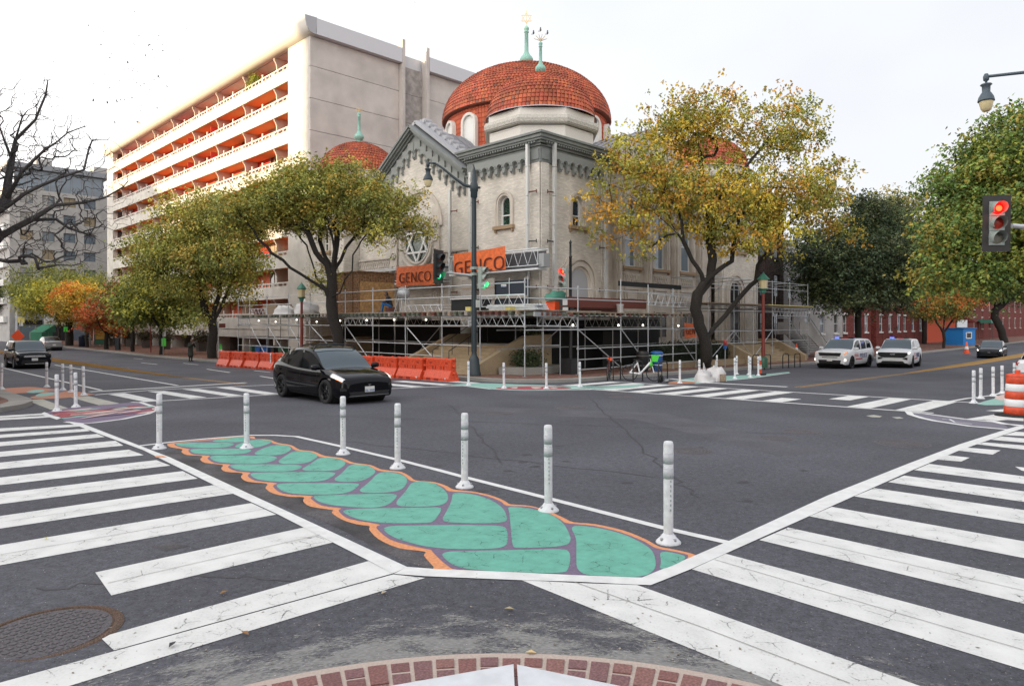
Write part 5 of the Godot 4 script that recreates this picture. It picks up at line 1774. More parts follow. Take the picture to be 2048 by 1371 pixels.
func build_trees() -> void:
	var gold := [lin(0.50, 0.35, 0.04), lin(0.43, 0.36, 0.05), lin(0.44, 0.24, 0.035), lin(0.32, 0.31, 0.05), lin(0.22, 0.24, 0.05)]
	var olive := [lin(0.28, 0.28, 0.06), lin(0.23, 0.25, 0.055), lin(0.36, 0.33, 0.06), lin(0.17, 0.20, 0.05), lin(0.38, 0.27, 0.05)]
	var green := [lin(0.10, 0.17, 0.035), lin(0.16, 0.21, 0.035), lin(0.24, 0.26, 0.04), lin(0.08, 0.13, 0.03), lin(0.28, 0.22, 0.04)]
	var dark := [lin(0.035, 0.055, 0.024), lin(0.05, 0.075, 0.028), lin(0.08, 0.095, 0.03), lin(0.028, 0.045, 0.022)]
	# the big golden tree in front of the synagogue's long side
	var D := 39.2
	var b := gp(1413, 739)
	tree("golden_tree", "large golden leafed street tree forking in front of the synagogue's side windows", [
		[b + Vector3(0, 0.1, 0), at(1413, 715, D), at(1411, 692, D), at(1416, 672, D)],
		[at(1411, 690, D), at(1399, 650, D - 0.2), at(1392, 618, D - 0.4), at(1397, 588, D - 0.6), at(1408, 565, D - 0.6), at(1404, 548, D - 0.8), at(1386, 520, D - 1), at(1366, 480, D - 1.2), at(1362, 440, D - 1.2), at(1345, 400, D - 1.4)],
		[at(1404, 560, D - 0.6), at(1436, 540, D), at(1462, 522, D + 0.3), at(1470, 480, D + 0.5), at(1480, 420, D + 0.8), at(1492, 350, D + 1)],
		[at(1396, 585, D - 0.6), at(1420, 560, D), at(1425, 520, D + 0.2), at(1420, 470, D + 0.3), at(1415, 400, D + 0.5), at(1400, 320, D + 0.6)],
		[at(1366, 480, D - 1.2), at(1345, 455, D - 1.8), at(1310, 425, D - 2.2), at(1265, 405, D - 2.6), at(1225, 420, D - 2.8)],
		[at(1416, 680, D), at(1428, 655, D + 0.3), at(1450, 630, D + 0.6), at(1475, 600, D + 0.9), at(1500, 570, D + 1.2), at(1540, 545, D + 1.6), at(1590, 518, D + 2), at(1640, 490, D + 2.4), at(1685, 465, D + 2.6)],
		[at(1512, 562, D + 1.2), at(1516, 530, D + 1.3), at(1535, 505, D + 1.4), at(1560, 470, D + 1.5), at(1600, 420, D + 1.6), at(1630, 370, D + 1.6)],
		[at(1420, 650, D), at(1425, 618, D + 0.5), at(1418, 595, D + 0.8), at(1445, 570, D + 1.0), at(1450, 520, D + 1.4)],
		[at(1540, 545, D + 1.6), at(1575, 540, D + 0.6), at(1600, 520, D + 0.2), at(1650, 505, D)],
		[at(1420, 470, D + 0.3), at(1440, 400, D - 0.5), at(1520, 300, D - 0.5), at(1560, 240, D - 0.5)]],
		0.34, [ball(1400, 250, D + 0.5, 3.0, 2.2), ball(1270, 330, D - 1.2, 2.6, 1.9), ball(1215, 425, D - 2.2, 1.7, 1.7), ball(1560, 260, D + 0.5, 2.8, 2.1), ball(1400, 400, D - 0.5, 3.7, 2.1), ball(1560, 400, D + 1, 3.4, 2.2), ball(1665, 370, D + 1.8, 1.6, 1.7), ball(1500, 480, D - 0.2, 2.8, 1.0), ball(1300, 470, D - 1.6, 1.4, 1.1), ball(1690, 450, D + 2.4, 1.5, 0.9), ball(1330, 245, D, 1.6, 1.4)],
		560, 10, 0.155, gold, 101, "", null, 0.010, 0.42)
	# the tree that grows up through the scaffold deck
	D = 40.6
	b = gp(683, 716); b = at(683, 716, D); b.y = gy(b.x, b.z) + 0.1
	tree("olive_tree", "dark trunked olive green tree growing up through the scaffold deck", [
		[b, at(676, 680, D), at(668, 640, D), at(662, 610, D), at(661, 590, D), at(664, 565, D), at(664, 545, D)],
		[at(663, 600, D), at(650, 578, D - 0.3), at(620, 560, D - 0.6), at(580, 535, D - 1), at(545, 505, D - 1.4), at(520, 480, D - 1.6), at(490, 440, D - 2)],
		[at(650, 580, D), at(632, 555, D + 0.4), at(622, 520, D + 0.7), at(612, 490, D + 1), at(590, 465, D + 1.2), at(560, 445, D + 1.4)],
		[at(664, 560, D), at(655, 530, D - 0.2), at(630, 505, D - 0.6), at(618, 470, D - 0.8), at(605, 440, D - 1)],
		[at(664, 550, D), at(660, 530, D), at(648, 512, D + 0.4), at(640, 480, D + 0.6), at(642, 440, D + 0.8), at(636, 400, D + 1)],
		[at(665, 548, D), at(668, 510, D - 0.4), at(664, 470, D - 0.6), at(652, 440, D - 0.8), at(640, 410, D - 1)],
		[at(668, 545, D), at(680, 520, D + 0.3), at(692, 495, D + 0.5), at(712, 470, D + 0.6), at(732, 440, D + 0.8)],
		[at(664, 600, D), at(678, 585, D - 0.5), at(688, 560, D - 0.8), at(702, 540, D - 1), at(708, 510, D - 1.2), at(722, 480, D - 1.4), at(745, 455, D - 1.6)],
		[at(668, 540, D), at(672, 490, D), at(670, 450, D + 0.2), at(676, 390, D + 0.3)]],
		0.33, [ball(650, 385, D, 3.0, 1.6), ball(560, 405, D - 0.8, 2.6, 1.5), ball(490, 430, D - 1.5, 1.9, 1.4), ball(740, 410, D, 2.6, 1.6), ball(820, 425, D - 0.2, 1.6, 1.5), ball(630, 440, D + 0.6, 2.6, 1.1), ball(770, 470, D - 0.8, 1.6, 1.0), ball(845, 470, D - 0.4, 0.7, 0.8), ball(600, 355, D, 1.6, 0.8), ball(690, 350, D + 0.2, 1.5, 0.7), ball(645, 555, D + 0.8, 0.8, 0.9)],
		480, 15, 0.14, olive, 103, "", M.bark_dark, 0.010, 0.40)
	# the tree by the end of the barriers
	D = 54.0
	b = at(424, 718, D); b.y = gy(b.x, b.z) + 0.1
	tree("olive_tree", "tall olive tree at the kerb just left of the orange barriers", [
		[b, at(424, 690, D), at(426, 665, D), at(424, 645, D)],
		[at(422, 655, D), at(412, 630, D), at(406, 605, D), at(400, 580, D), at(385, 560, D - 0.5), at(362, 545, D - 1)],
		[at(426, 650, D), at(428, 620, D), at(438, 590, D), at(440, 560, D), at(438, 520, D)],
		[at(427, 640, D), at(440, 620, D), at(455, 585, D), at(465, 550, D), at(480, 520, D)],
		[at(406, 600, D), at(398, 570, D), at(400, 540, D), at(395, 500, D)]],
		0.36, [ball(400, 440, D, 3.4, 2.0), ball(340, 500, D - 1, 3.0, 1.8), ball(455, 440, D, 3.0, 2.0), ball(500, 500, D, 1.9, 2.2), ball(420, 520, D - 0.6, 3.4, 1.8), ball(300, 545, D - 1.6, 1.8, 1.2), ball(480, 570, D, 1.6, 1.4), ball(380, 580, D - 0.6, 2.0, 1.0), ball(390, 630, D - 1, 1.1, 0.9)],
		430, 16, 0.165, olive, 105, "", null, 0.011, 0.5)
	# bare tree reaching in from the left
	D = 20.5
	b = on(1.4, -27.4, 0.13)
	tree("bare_tree", "bare leafless tree reaching in over the far left corner", [
		[b, b + Vector3(0.1, 2.2, 0.1), b + Vector3(0.3, 3.6, 0.3)],
		[b + Vector3(0.3, 3.6, 0.3), at(-60, 545, D), at(0, 472, D), at(60, 440, D), at(110, 412, D), at(165, 405, D), at(210, 395, D + 0.4), at(250, 372, D + 0.6)],
		[b + Vector3(0.3, 3.6, 0.3), at(-70, 500, D), at(0, 425, D - 0.3), at(50, 385, D - 0.5), at(120, 355, D - 0.5), at(170, 340, D - 0.5), at(205, 322, D - 0.5)],
		[at(0, 440, D), at(10, 400, D), at(15, 360, D + 0.3), at(22, 320, D + 0.4), at(32, 280, D + 0.5), at(45, 235, D + 0.5)],
		[at(12, 380, D), at(45, 345, D - 0.6), at(90, 300, D - 0.8), at(135, 268, D - 1), at(200, 240, D - 1)],
		[b + Vector3(0.3, 3.6, 0.3), at(-60, 530, D - 1.4), at(10, 520, D - 1.6), at(38, 548, D - 1.6), at(75, 545, D - 1.6), at(120, 515, D - 1.4), at(165, 510, D - 1.2), at(215, 528, D - 1)],
		[at(60, 440, D), at(110, 440, D + 0.4), at(140, 455, D + 0.6), at(180, 470, D + 0.8), at(235, 500, D + 1)],
		[at(22, 320, D + 0.4), at(0, 260, D + 0.8), at(-20, 200, D + 1)],
		[at(165, 340, D), at(175, 300, D), at(182, 280, D)],
		[at(32, 280, D + 0.5), at(70, 240, D + 0.4), at(88, 190, D + 0.4), at(100, 160, D + 0.4)]],
		0.24, [ball(60, 270, D, 1.6, 1.5), ball(150, 330, D, 1.5, 1.4), ball(100, 460, D, 1.9, 1.2), ball(200, 420, D + 0.3, 1.0, 1.2), ball(0, 400, D, 1.6, 2.0), ball(-80, 300, D, 2.2, 2.2), ball(60, 190, D + 0.3, 1.0, 0.6)],
		2500, 0, 0.1, [], 107, "", M.bark_bare, 0.0066, 0.3)
	# trees along the left pavement, far off
	var far := [["dark_tree", "dark green tree at the left edge beyond the black car", 22, 690, 112, dark, 590, 3.4, 3.0], ["yellow_tree", "yellow-green tree at the far left behind the orange diamond sign", 139, 695, 86, [lin(0.36, 0.33, 0.04), lin(0.27, 0.27, 0.04), lin(0.16, 0.18, 0.04)], 598, 5.4, 2.9],
		["orange_tree", "orange and yellow autumn tree left of the apartment block", 173, 698, 80, [lin(0.55, 0.28, 0.03), lin(0.50, 0.36, 0.04), lin(0.55, 0.17, 0.03), lin(0.30, 0.25, 0.04)], 603, 3.7, 2.0], ["red_tree", "small red-orange tree beside the red lamp post on the left pavement", 212, 701, 74, [lin(0.50, 0.10, 0.03), lin(0.45, 0.15, 0.03), lin(0.18, 0.16, 0.04)], 632, 2.0, 1.5],
		["slim_tree", "slim dark green and red tree in front of the apartment's ground floor", 265, 706, 68, [lin(0.10, 0.12, 0.03), lin(0.15, 0.16, 0.03), lin(0.35, 0.09, 0.04)], 590, 3.0, 2.4], ["lime_tree", "yellow-green young tree behind the green notice on the left pavement", 322, 712, 62, [lin(0.30, 0.29, 0.04), lin(0.18, 0.21, 0.04), lin(0.12, 0.16, 0.04)], 600, 3.2, 2.4],
		["back_tree", "tall green tree behind the orange one, under the grey office block", 118, 690, 96, [lin(0.17, 0.20, 0.04), lin(0.13, 0.16, 0.04), lin(0.22, 0.22, 0.04)], 575, 6.5, 3.2]]
	for q in far:
		var f: float = q[4]
		var b2 := at(q[2], q[3], f); b2.y = gy(b2.x, b2.z) + 0.1
		var c := at(q[2], q[6], f)
		var tt := b2 + (c - b2) * 0.45
		tree(q[0], q[1], [[b2, tt], [tt, tt + Vector3(-0.8, 1.0, 0.5), c + Vector3(-1.2, 0.2, 0.6)], [tt, tt + Vector3(0.6, 1.0, -0.6), c + Vector3(1.0, 0.4, -1.0)], [tt, c + Vector3(0, 0.6, 0)]], 0.2 if q[0] != "yellow_tree" else 0.42,
			[[c, Vector3(q[7], q[8], q[7])], [c + Vector3(q[7] * 0.5, -q[8] * 0.35, q[7] * 0.5), Vector3(q[7] * 0.6, q[8] * 0.6, q[7] * 0.6)], [c + Vector3(-q[7] * 0.4, -q[8] * 0.3, -q[7] * 0.4), Vector3(q[7] * 0.6, q[8] * 0.6, q[7] * 0.6)]], 120 if q[7] > 3.0 else 70, 26, 0.2, q[5], 200 + int(q[2]), "trees along the left pavement", null, 0.014, 0.62)
	# right side
	D = 57.0
	b = at(1718, 705, D); b.y = gy(b.x, b.z) + 0.1
	tree("dark_tree", "dense dark green tree over the pavement behind the first police car", [
		[b, at(1718, 670, D), at(1716, 640, D), at(1716, 615, D)], [at(1716, 625, D), at(1690, 590, D), at(1660, 560, D)], [at(1716, 625, D), at(1750, 585, D), at(1790, 550, D)], [at(1716, 615, D), at(1718, 560, D), at(1722, 500, D)]],
		0.26, [ball(1710, 530, D, 4.0, 3.4), ball(1650, 540, D - 1, 3.0, 2.6), ball(1780, 530, D, 3.2, 3.4), ball(1740, 440, D + 1, 2.6, 2.2), ball(1700, 590, D - 1, 3.6, 1.4), ball(1800, 590, D, 2.2, 1.6), ball(1620, 500, D, 1.6, 1.6)],
		420, 24, 0.19, dark, 121, "", M.bark_dark, 0.012, 0.6)
	D = 30.5
	b = on(42.5, -1.2, 0.13)
	var crot := b + Vector3(0, 3.4, 0)
	tree("green_tree", "big green street tree leaning in from the right edge behind the signal", [
		[b, crot], [crot, at(2140, 480, D), at(2080, 420, D), at(2010, 380, D), at(1940, 340, D + 0.5)], [crot, at(2150, 400, D), at(2110, 320, D), at(2070, 250, D)], [crot, at(2120, 520, D - 0.5), at(2040, 500, D - 0.8), at(1960, 490, D - 0.8), at(1890, 470, D - 0.4)], [crot, at(2200, 420, D), at(2190, 300, D)]],
		0.34, [ball(2060, 320, D, 2.5, 2.2), ball(1965, 360, D + 0.4, 2.0, 1.8), ball(1900, 400, D + 0.6, 1.1, 1.3), ball(2020, 450, D, 2.3, 1.7), ball(1920, 480, D - 0.3, 1.7, 1.3), ball(2050, 240, D + 0.3, 1.4, 0.8), ball(2060, 560, D - 0.4, 1.9, 0.9), ball(1960, 550, D - 0.4, 1.6, 0.8), ball(2150, 400, D, 3.0, 3.4), ball(1880, 540, D, 1.0, 0.9)],
		540, 22, 0.15, green, 123, "", null, 0.010, 0.42)
	D = 77.0
	b = at(1888, 698, D); b.y = gy(b.x, b.z) + 0.1
	tree("orange_tree", "small thin orange-green tree on the pavement left of the blue kiosk", [
		[b, at(1889, 680, D), at(1888, 665, D)], [at(1888, 668, D), at(1875, 645, D), at(1862, 620, D)], [at(1888, 668, D), at(1905, 640, D), at(1935, 605, D)], [at(1888, 665, D), at(1890, 630, D)]],
		0.16, [ball(1890, 605, D, 3.0, 1.9), ball(1930, 595, D, 2.2, 1.3), ball(1855, 615, D, 1.8, 1.3)], 110, 16, 0.18, [lin(0.30, 0.20, 0.03), lin(0.42, 0.13, 0.03), lin(0.14, 0.17, 0.035), lin(0.10, 0.13, 0.03)], 125, "", null, 0.012, 0.55)
	D = 98.0
	b = at(2010, 688, D); b.y = gy(b.x, b.z) + 0.1
	tree("dark_tree", "leaning dark trunked tree near the right edge beyond the black saloon car", [
		[b, at(2003, 660, D), at(1990, 635, D), at(1992, 600, D)], [at(1992, 620, D), at(2025, 590, D), at(2060, 570, D)], [at(1992, 605, D), at(1975, 575, D)]],
		0.5, [ball(1990, 560, D, 5.5, 3.4), ball(2060, 570, D, 4.0, 2.6), ball(1930, 570, D, 3.5, 2.5)], 220, 22, 0.24, dark, 127, "", M.bark_dark, 0.014, 0.8)
	D = 92.0
	for q in [[1790, 440, 4.2, 5.0, 131, "conical dark olive tree rising behind the red terrace, left of the green street tree"], [1850, 500, 4.4, 4.6, 133, "green tree filling the gap behind the red terrace and the signal tree"]]:
		b = at(q[0], 690, D); b.y = gy(b.x, b.z)
		var c := at(q[0], q[1], D)
		tree("back_tree", q[5], [[b, b + (c - b) * 0.5], [b + (c - b) * 0.5, c + Vector3(0, 2, 0)]], 0.3, [[c, Vector3(q[2], q[3], q[2])], [c - Vector3(0, 5, 0), Vector3(q[2] * 1.2, q[3], q[2] * 1.2)]], 200, 22, 0.24, [lin(0.09, 0.11, 0.03), lin(0.07, 0.09, 0.03), lin(0.13, 0.12, 0.035)], q[4], "", M.bark_dark, 0.014, 0.75)

func truss(parent: Node, a: Vector3, b: Vector3, h: float, n: int, r := 0.022) -> void:   # a, b: ends of the top chord
	var s := st()
	var dn := Vector3(0, -h, 0)
	tube(s, [a, b], [r], 6); tube(s, [a + dn, b + dn], [r], 6)
	tube(s, [a, a + dn], [r * 0.8], 5); tube(s, [b, b + dn], [r * 0.8], 5)
	for i in n:
		var p := a.lerp(b, float(i) / n); var q := a.lerp(b, (i + 0.5) / n); var e := a.lerp(b, (i + 1.0) / n)
		tube(s, [p + dn, q], [r * 0.62], 4, false); tube(s, [q, e + dn], [r * 0.62], 4, false)
	obj("truss", s, M.galv, parent)

func clamp_on(parent: Node, p: Vector3) -> void:
	block("coupler", p, Vector3(0.1, 0.09, 0.1), M.steel_dull, parent, 0.4)

func build_scaffold() -> void:
	var o := thing("scaffold", "grey tube scaffolding with a plank deck over the pavement round the synagogue corner", "scaffolding")
	var r := 0.027
	var fx := 21.9; var bx := 24.3
	var zs := [-21.1, -24.05, -26.9, -30.0, -33.1, -36.05, -40.3, -43.2, -46.4, -49.2, -51.2]
	for i in zs.size():
		var z: float = zs[i]
		pipe("standard", on(fx, z, 0.13), Vector3(fx, 3.95 if i < 8 else 3.7, z), r, M.steel, o)
		pipe("standard", on(bx, z, 0.13), Vector3(bx, 2.3, z), r, M.steel_dull, o)
		block("base_plate", on(fx, z, 0.145), Vector3(0.16, 0.02, 0.16), M.steel_dull, o)
		for y in [3.76, 1.78, 0.84]: clamp_on(o, Vector3(fx, y, z))
		pipe("transom", Vector3(fx, 1.82, z), Vector3(bx, 1.82, z), r * 0.9, M.steel_dull, o)
		pipe("transom", Vector3(fx, 0.9, z), Vector3(bx, 0.9, z), r * 0.9, M.steel_dull, o)
		if i == zs.size() - 1: break
		var z2: float = zs[i + 1]
		for y in [3.76, 3.22, 2.3, 1.78, 0.84, 0.26]:
			if y == 0.26 and i in [0, 1]: continue
			if y == 0.84 and i == 0: continue
			pipe("ledger", Vector3(fx, y, z), Vector3(fx, y, z2), r, M.steel, o)
		pipe("ledger", Vector3(bx, 1.74, z), Vector3(bx, 1.74, z2), r, M.steel_dull, o)
		pipe("ledger", Vector3(bx, 0.84, z), Vector3(bx, 0.84, z2), r, M.steel_dull, o)
		if i in [2, 4, 5, 6, 7, 8]:   # braces fall towards the camera side
			pipe("brace", Vector3(fx + 0.04, 1.76, z2), on(fx + 0.04, z, 0.3), r, M.steel, o)
		if i in [0, 3, 7]:
			pipe("brace", Vector3(bx, 1.72, z), on(bx, z2, 0.25), r, M.steel_dull, o)
	for i in [0, 1, 4, 6, 9]:
		truss(o, Vector3(fx - 0.03, 2.24, zs[i]), Vector3(fx - 0.03, 2.24, zs[i + 1]), 0.44, 5)
	truss(o, Vector3(fx - 0.03, 2.86, zs[2]), Vector3(fx - 0.03, 2.86, zs[3]), 0.5, 5)
	truss(o, Vector3(fx - 0.03, 3.2, zs[0]), Vector3(fx - 0.03, 3.2, -23.9), 0.5, 4)
	truss(o, Vector3(fx - 0.03, 2.95, zs[8]), Vector3(fx - 0.03, 2.95, zs[9]), 0.45, 5)
	for i in [1, 3, 5, 7]: truss(o, Vector3(bx, 2.2, zs[i]), Vector3(bx, 2.2, zs[i + 1]), 0.42, 5, 0.018)
	# right-hand run, with a slanted bay at the corner
	var rz := -20.6; var rb := -23.0
	var xs := [25.0, 28.4, 30.85, 33.3, 35.8]
	var pr := Vector3(fx, 0, zs[0])
	for i in xs.size():
		var x: float = xs[i]
		pipe("standard", on(x, rz, 0.13), Vector3(x, 3.7 if i == 0 else 4.3 - 0.15 * i, rz), r, M.steel, o)
		pipe("standard", on(x + 0.1, rb, 0.13), Vector3(x + 0.1, 2.3, rb), r, M.steel_dull, o)
		block("base_plate", on(x, rz, 0.145), Vector3(0.16, 0.02, 0.16), M.steel_dull, o)
		for y in [3.55, 1.62, 0.72]: clamp_on(o, Vector3(x, y, rz))
		pipe("transom", Vector3(x, 1.66, rz), Vector3(x, 1.66, rb), r * 0.9, M.steel_dull, o)
		for y in [3.55, 3.05, 2.28, 1.62, 0.72, 0.2, -0.28]:
			if i == 0 and y < 1.0: continue
			pipe("ledger", Vector3(pr.x, y, pr.z), Vector3(x, y, rz), r, M.steel, o)
		pipe("ledger", Vector3(pr.x + 0.1, 1.6, rb), Vector3(x + 0.1, 1.6, rb), r, M.steel_dull, o)
		pipe("ledger", Vector3(pr.x + 0.1, 0.7, rb), Vector3(x + 0.1, 0.7, rb), r, M.steel_dull, o)
		if i in [1, 2, 4]: pipe("brace", Vector3(pr.x, 1.6, rz + 0.05), on(x, rz + 0.05, 0.35), r, M.steel, o)
		pr = Vector3(x, 0, rz)
	pipe("standard", on(23.0, -21.0, 0.13), Vector3(23.0, 2.3, -21.0), r, M.steel_dull, o)
	pipe("standard", on(26.7, -22.0, 0.13), Vector3(26.7, 2.3, -22.0), r, M.steel_dull, o)
	truss(o, Vector3(22.6, 2.24, -21.0), Vector3(25.0, 2.2, -20.65), 0.44, 4)
	truss(o, Vector3(30.85, 3.5, rz + 0.03), Vector3(33.3, 3.45, rz + 0.03), 0.6, 4)
	truss(o, Vector3(33.3, 3.45, rz + 0.03), Vector3(35.8, 3.4, rz + 0.03), 0.6, 4)
	for i in [1, 2, 3]: truss(o, Vector3(xs[i] + 0.1, 2.2, rb), Vector3(xs[i + 1] + 0.1, 2.2, rb), 0.5, 4, 0.018)
	# joists and planks of the deck
	var jm := [M.lumber_red, M.lumber_green, M.lumber_red, M.lumber_grey, M.lumber_green, M.lumber_green, M.lumber]
	var n := 70
	for i in n:
		var z := -21.4 - 29.8 * i / n
		block("joist", Vector3(24.3, 2.4, z), Vector3(5.3, 0.17, 0.1 + 0.14 * rng.randf()), jm[rng.randi() % 7 if z > -31.0 else [1, 4, 1, 3][rng.randi() % 4]], o)
	for i in 34:
		var x := 22.0 + 14.2 * i / 34
		block("joist", Vector3(x, 2.34, -22.7), Vector3(0.1, 0.15, 4.4), jm[rng.randi() % 7], o)
	for j in 14:
		var x := 21.75 + 0.4 * j
		var z := -51.3
		while z < -21.2:
			var l := minf(rng.randf_range(3.4, 4.6), -21.0 - z)
			block("plank", Vector3(x + 0.19, 2.51 + rng.randf_range(-0.006, 0.006), z + l / 2), Vector3(0.37, 0.045, l - 0.015), M.lumber if rng.randf() < 0.5 else M.lumber_grey, o)
			z += l
	for j in 11:
		var z := -20.5 - 0.4 * j
		var x := 24.6
		while x < 35.6:
			var l := minf(rng.randf_range(3.0, 4.4), 36.0 - x)
			block("plank", Vector3(x + l / 2, 2.445 + rng.randf_range(-0.006, 0.006), z - 0.19), Vector3(l - 0.015, 0.045, 0.37), M.lumber if rng.randf() < 0.5 else M.lumber_grey, o)
			x += l
	block("edge_beam", Vector3(23.45, 2.33, -20.75), Vector3(3.2, 0.2, 0.1), M.steel_dull, o, 0.16)
	# black curtain in the shed, plus added sheets standing in for shade on walls
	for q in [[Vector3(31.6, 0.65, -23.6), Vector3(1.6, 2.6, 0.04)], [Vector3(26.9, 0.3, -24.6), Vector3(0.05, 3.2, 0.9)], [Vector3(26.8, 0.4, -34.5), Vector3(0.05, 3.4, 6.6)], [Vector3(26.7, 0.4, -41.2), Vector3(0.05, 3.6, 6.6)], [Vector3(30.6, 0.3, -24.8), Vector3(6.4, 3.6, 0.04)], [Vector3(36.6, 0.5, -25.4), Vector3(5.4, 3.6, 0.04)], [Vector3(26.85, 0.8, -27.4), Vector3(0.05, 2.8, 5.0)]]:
		block("curtain_and_shade_sheet", q[0], q[1], M.black_net, o)
	for q in [[Vector3(28.4, 2.95, -21.3), Vector3(6.6, 0.5, 0.05), M.net_red], [Vector3(31.4, 3.95, -20.75), Vector3(6.0, 0.25, 0.03), M.black_net]]:
		block("guard_net", q[0], q[1], q[2], o)
	# string lights under the deck
	var sl := thing("string_lights", "string of small lit bulbs hung under the scaffold deck", "string lights")
	var prev := Vector3.ZERO
	for q in [[517, 641, 0], [551, 643, 0], [593, 639, 0], [633, 643, 0], [680, 641, 0], [733, 640, 0], [788, 639, 0], [852, 639, 0], [1146, 650, 1], [1237, 650, 1], [1286, 650, 1], [1357, 651, 1]]:
		var p: Vector3 = onx(q[0], q[1], 22.5) if q[2] == 0 else onz(q[0], q[1], -21.2)
		if prev != Vector3.ZERO:
			var s := st()
			tube(s, [prev + Vector3(0, 0.06, 0), (prev + p) / 2 + Vector3(0, -0.04, 0), p + Vector3(0, 0.06, 0)], [0.008], 4)
			obj("cable", s, M.black, sl)
		prev = p
		var b := st()
		lathe(b, [[0.0, -0.06], [0.045, -0.035], [0.055, 0.0], [0.035, 0.04], [0.02, 0.06]], 8, Transform3D(Basis.IDENTITY, p))
		obj("light_bulb", b, M.lamp_on, sl)
		var li := OmniLight3D.new()
		li.name = "bulb_light"
		li.light_energy = 0.1
		li.light_color = Color(1.0, 0.9, 0.72)
		li.light_size = 0.05
		li.omni_range = 12.0
		li.omni_attenuation = 2.0
		li.shadow_enabled = true
		li.position = p
		sl.add_child(li, true)
	# plywood hut
	var hut := thing("plywood_hut", "orange-brown plywood hut standing on the scaffold deck", "site hut", Vector3(22.9, 2.54, -36.1))
	var hb := st()
	span(hb, Vector3(0, 0, -3.1), Vector3(0.06, 2.5, 0))
	obj("street_wall", hb, M.ply_dark, hut)
	var hc := st()
	span(hc, Vector3(0.061, 0, -0.06), Vector3(2.6, 1.95, 0.0))
	obj("end_wall", hc, M.ply, hut)
	var hd := st()
	span(hd, Vector3(0.061, 1.955, -0.05), Vector3(2.6, 2.48, 0.02))
	obj("end_panel", hd, M.ply_dark, hut)
	var hr := st()
	span(hr, Vector3(-0.1, 2.5, -3.2), Vector3(2.7, 2.58, 0.1))
	span(hr, Vector3(2.54, 0, -3.1), Vector3(2.6, 2.5, -0.06))
	obj("roof", hr, M.ply_dark, hut)
	for k in 3: block("batten", Vector3(-0.03, 1.25, -0.75 - 0.9 * k), Vector3(0.06, 2.5, 0.07), M.ply_dark, hut)
	# hoist platforms with orange banners
	hoist("long aluminium hoist platform with an orange banner, hung in front of the rose window", Vector3(27.75, 4.55, -42.6), -33.8, -38.45, -34.3, "GENCO", 0)
	hoist("aluminium hoist platform with a tilted orange banner at the synagogue corner", Vector3(26.45, 4.72, -31.4), -24.2, -30.9, -26.55, "GENCO", 1)
	var bn := thing("banner", "orange banner with dark letters hung low behind the forked golden tree", "banner", onz(1369, 645, -22.4))
	var bs := st()
	wavy(bs, 2.1, 0.95, 0.03)
	obj("cloth", bs, M.banner, bn)
	letters("lettering", "GENCO", 0.42, 0.01, M.ink, bn, Transform3D(Basis.IDENTITY, Vector3(1.05, -0.52, 0.05)), "Droid Sans")
	# climbing masts up the facades
	for q in [[Vector3(27.05, 2.5, -25.85), 11.7, "pale climbing mast on the front just left of the synagogue corner"], [Vector3(27.05, 2.5, -30.55), 10.9, "pale climbing mast behind the street lamp post"], [Vector3(28.25, 2.5, -33.9), 10.6, "pale climbing mast between the rose window and the street lamp"], [Vector3(28.15, 2.5, -24.85), 11.8, "pale climbing mast on the side wall just right of the synagogue corner"], [Vector3(32.75, 2.5, -24.85), 11.0, "pale climbing mast at the edge of the golden tree"]]:
		var m := thing("climbing_mast", q[2], "mast", q[0], 0.0, "climbing masts on the synagogue walls")
		var h: float = q[1] - q[0].y
		var side: bool = q[0].z > -25.0
		for k in int(h / 1.6) + 1:
			var y0 := 1.6 * k; var y1 := minf(1.6 * k + 1.57, h)
			if y1 > y0 + 0.1: block("mast_section", Vector3(0, (y0 + y1) / 2, 0), Vector3(0.17, y1 - y0, 0.17), M.mast, m)
		for k in [1.4, 3.9, 6.6]:
			if k < h:
				var d := Vector3(-0.45, 0, -0.1) if side else Vector3(0.12, 0, 0.55)
				pipe("wall_tie", Vector3(0, k, 0), Vector3(0, k, 0) + d, 0.035, M.net_red if k != 3.9 else M.black, m)
				pipe("wall_tie", Vector3(0, k - 0.1, 0) + d, Vector3(0, k + 0.1, 0) + d, 0.03, M.net_red if k != 3.9 else M.black, m)
	# things standing about on the deck
	var mx := thing("cement_mixer", "grey cement mixer drum on the scaffold deck beside the plywood hut", "cement mixer", Vector3(23.0, 2.54, -31.7))
	var ms := st()
	lathe(ms, [[0.0, -0.34], [0.22, -0.32], [0.37, -0.1], [0.37, 0.08], [0.22, 0.38], [0.18, 0.4], [0.17, 0.1], [0.0, 0.05]], 16, Transform3D(Basis(Vector3(1, 0, 0.3).normalized(), -0.9), Vector3(0, 1.05, 0)))
	obj("drum", ms, M.steel_dull, mx)
	var mf := st()
	for q in [[-0.4, -0.3], [0.4, -0.3], [-0.4, 0.3], [0.4, 0.3]]: tube(mf, [Vector3(q[0], 0, q[1]), Vector3(q[0] * 0.4, 0.95, q[1] * 0.4)], [0.03], 5)
	obj("frame", mf, M.steel_dull, mx)
	for q in [[Vector3(23.1, 2.54, -46.0), 2.2, 0.75, "pale rubble bags heaped at the left end of the deck"], [Vector3(22.9, 2.54, -42.6), 2.4, 0.95, "larger white tarpaulin heap left of the dark tree trunk on the deck"]]:
		var t := thing("tarp_heap", q[3], "heap", q[0])
		var s := st()
		lump(s, Vector3(0.9, q[2], q[1] / 2), 12, int(q[1] * 10))
		obj("tarpaulin", s, M.tarp, t)
	stack("pale lumber stack on the deck above the left stair", Vector3(23.4, 2.54, -47.8), Vector3(1.2, 0.8, 2.2), 4, 5, M.lumber, 2.0)
	stack("grey board stack near the left end of the deck", Vector3(23.6, 2.54, -50.0), Vector3(1.2, 0.5, 1.8), 3, 4, M.lumber_red, 1.0)
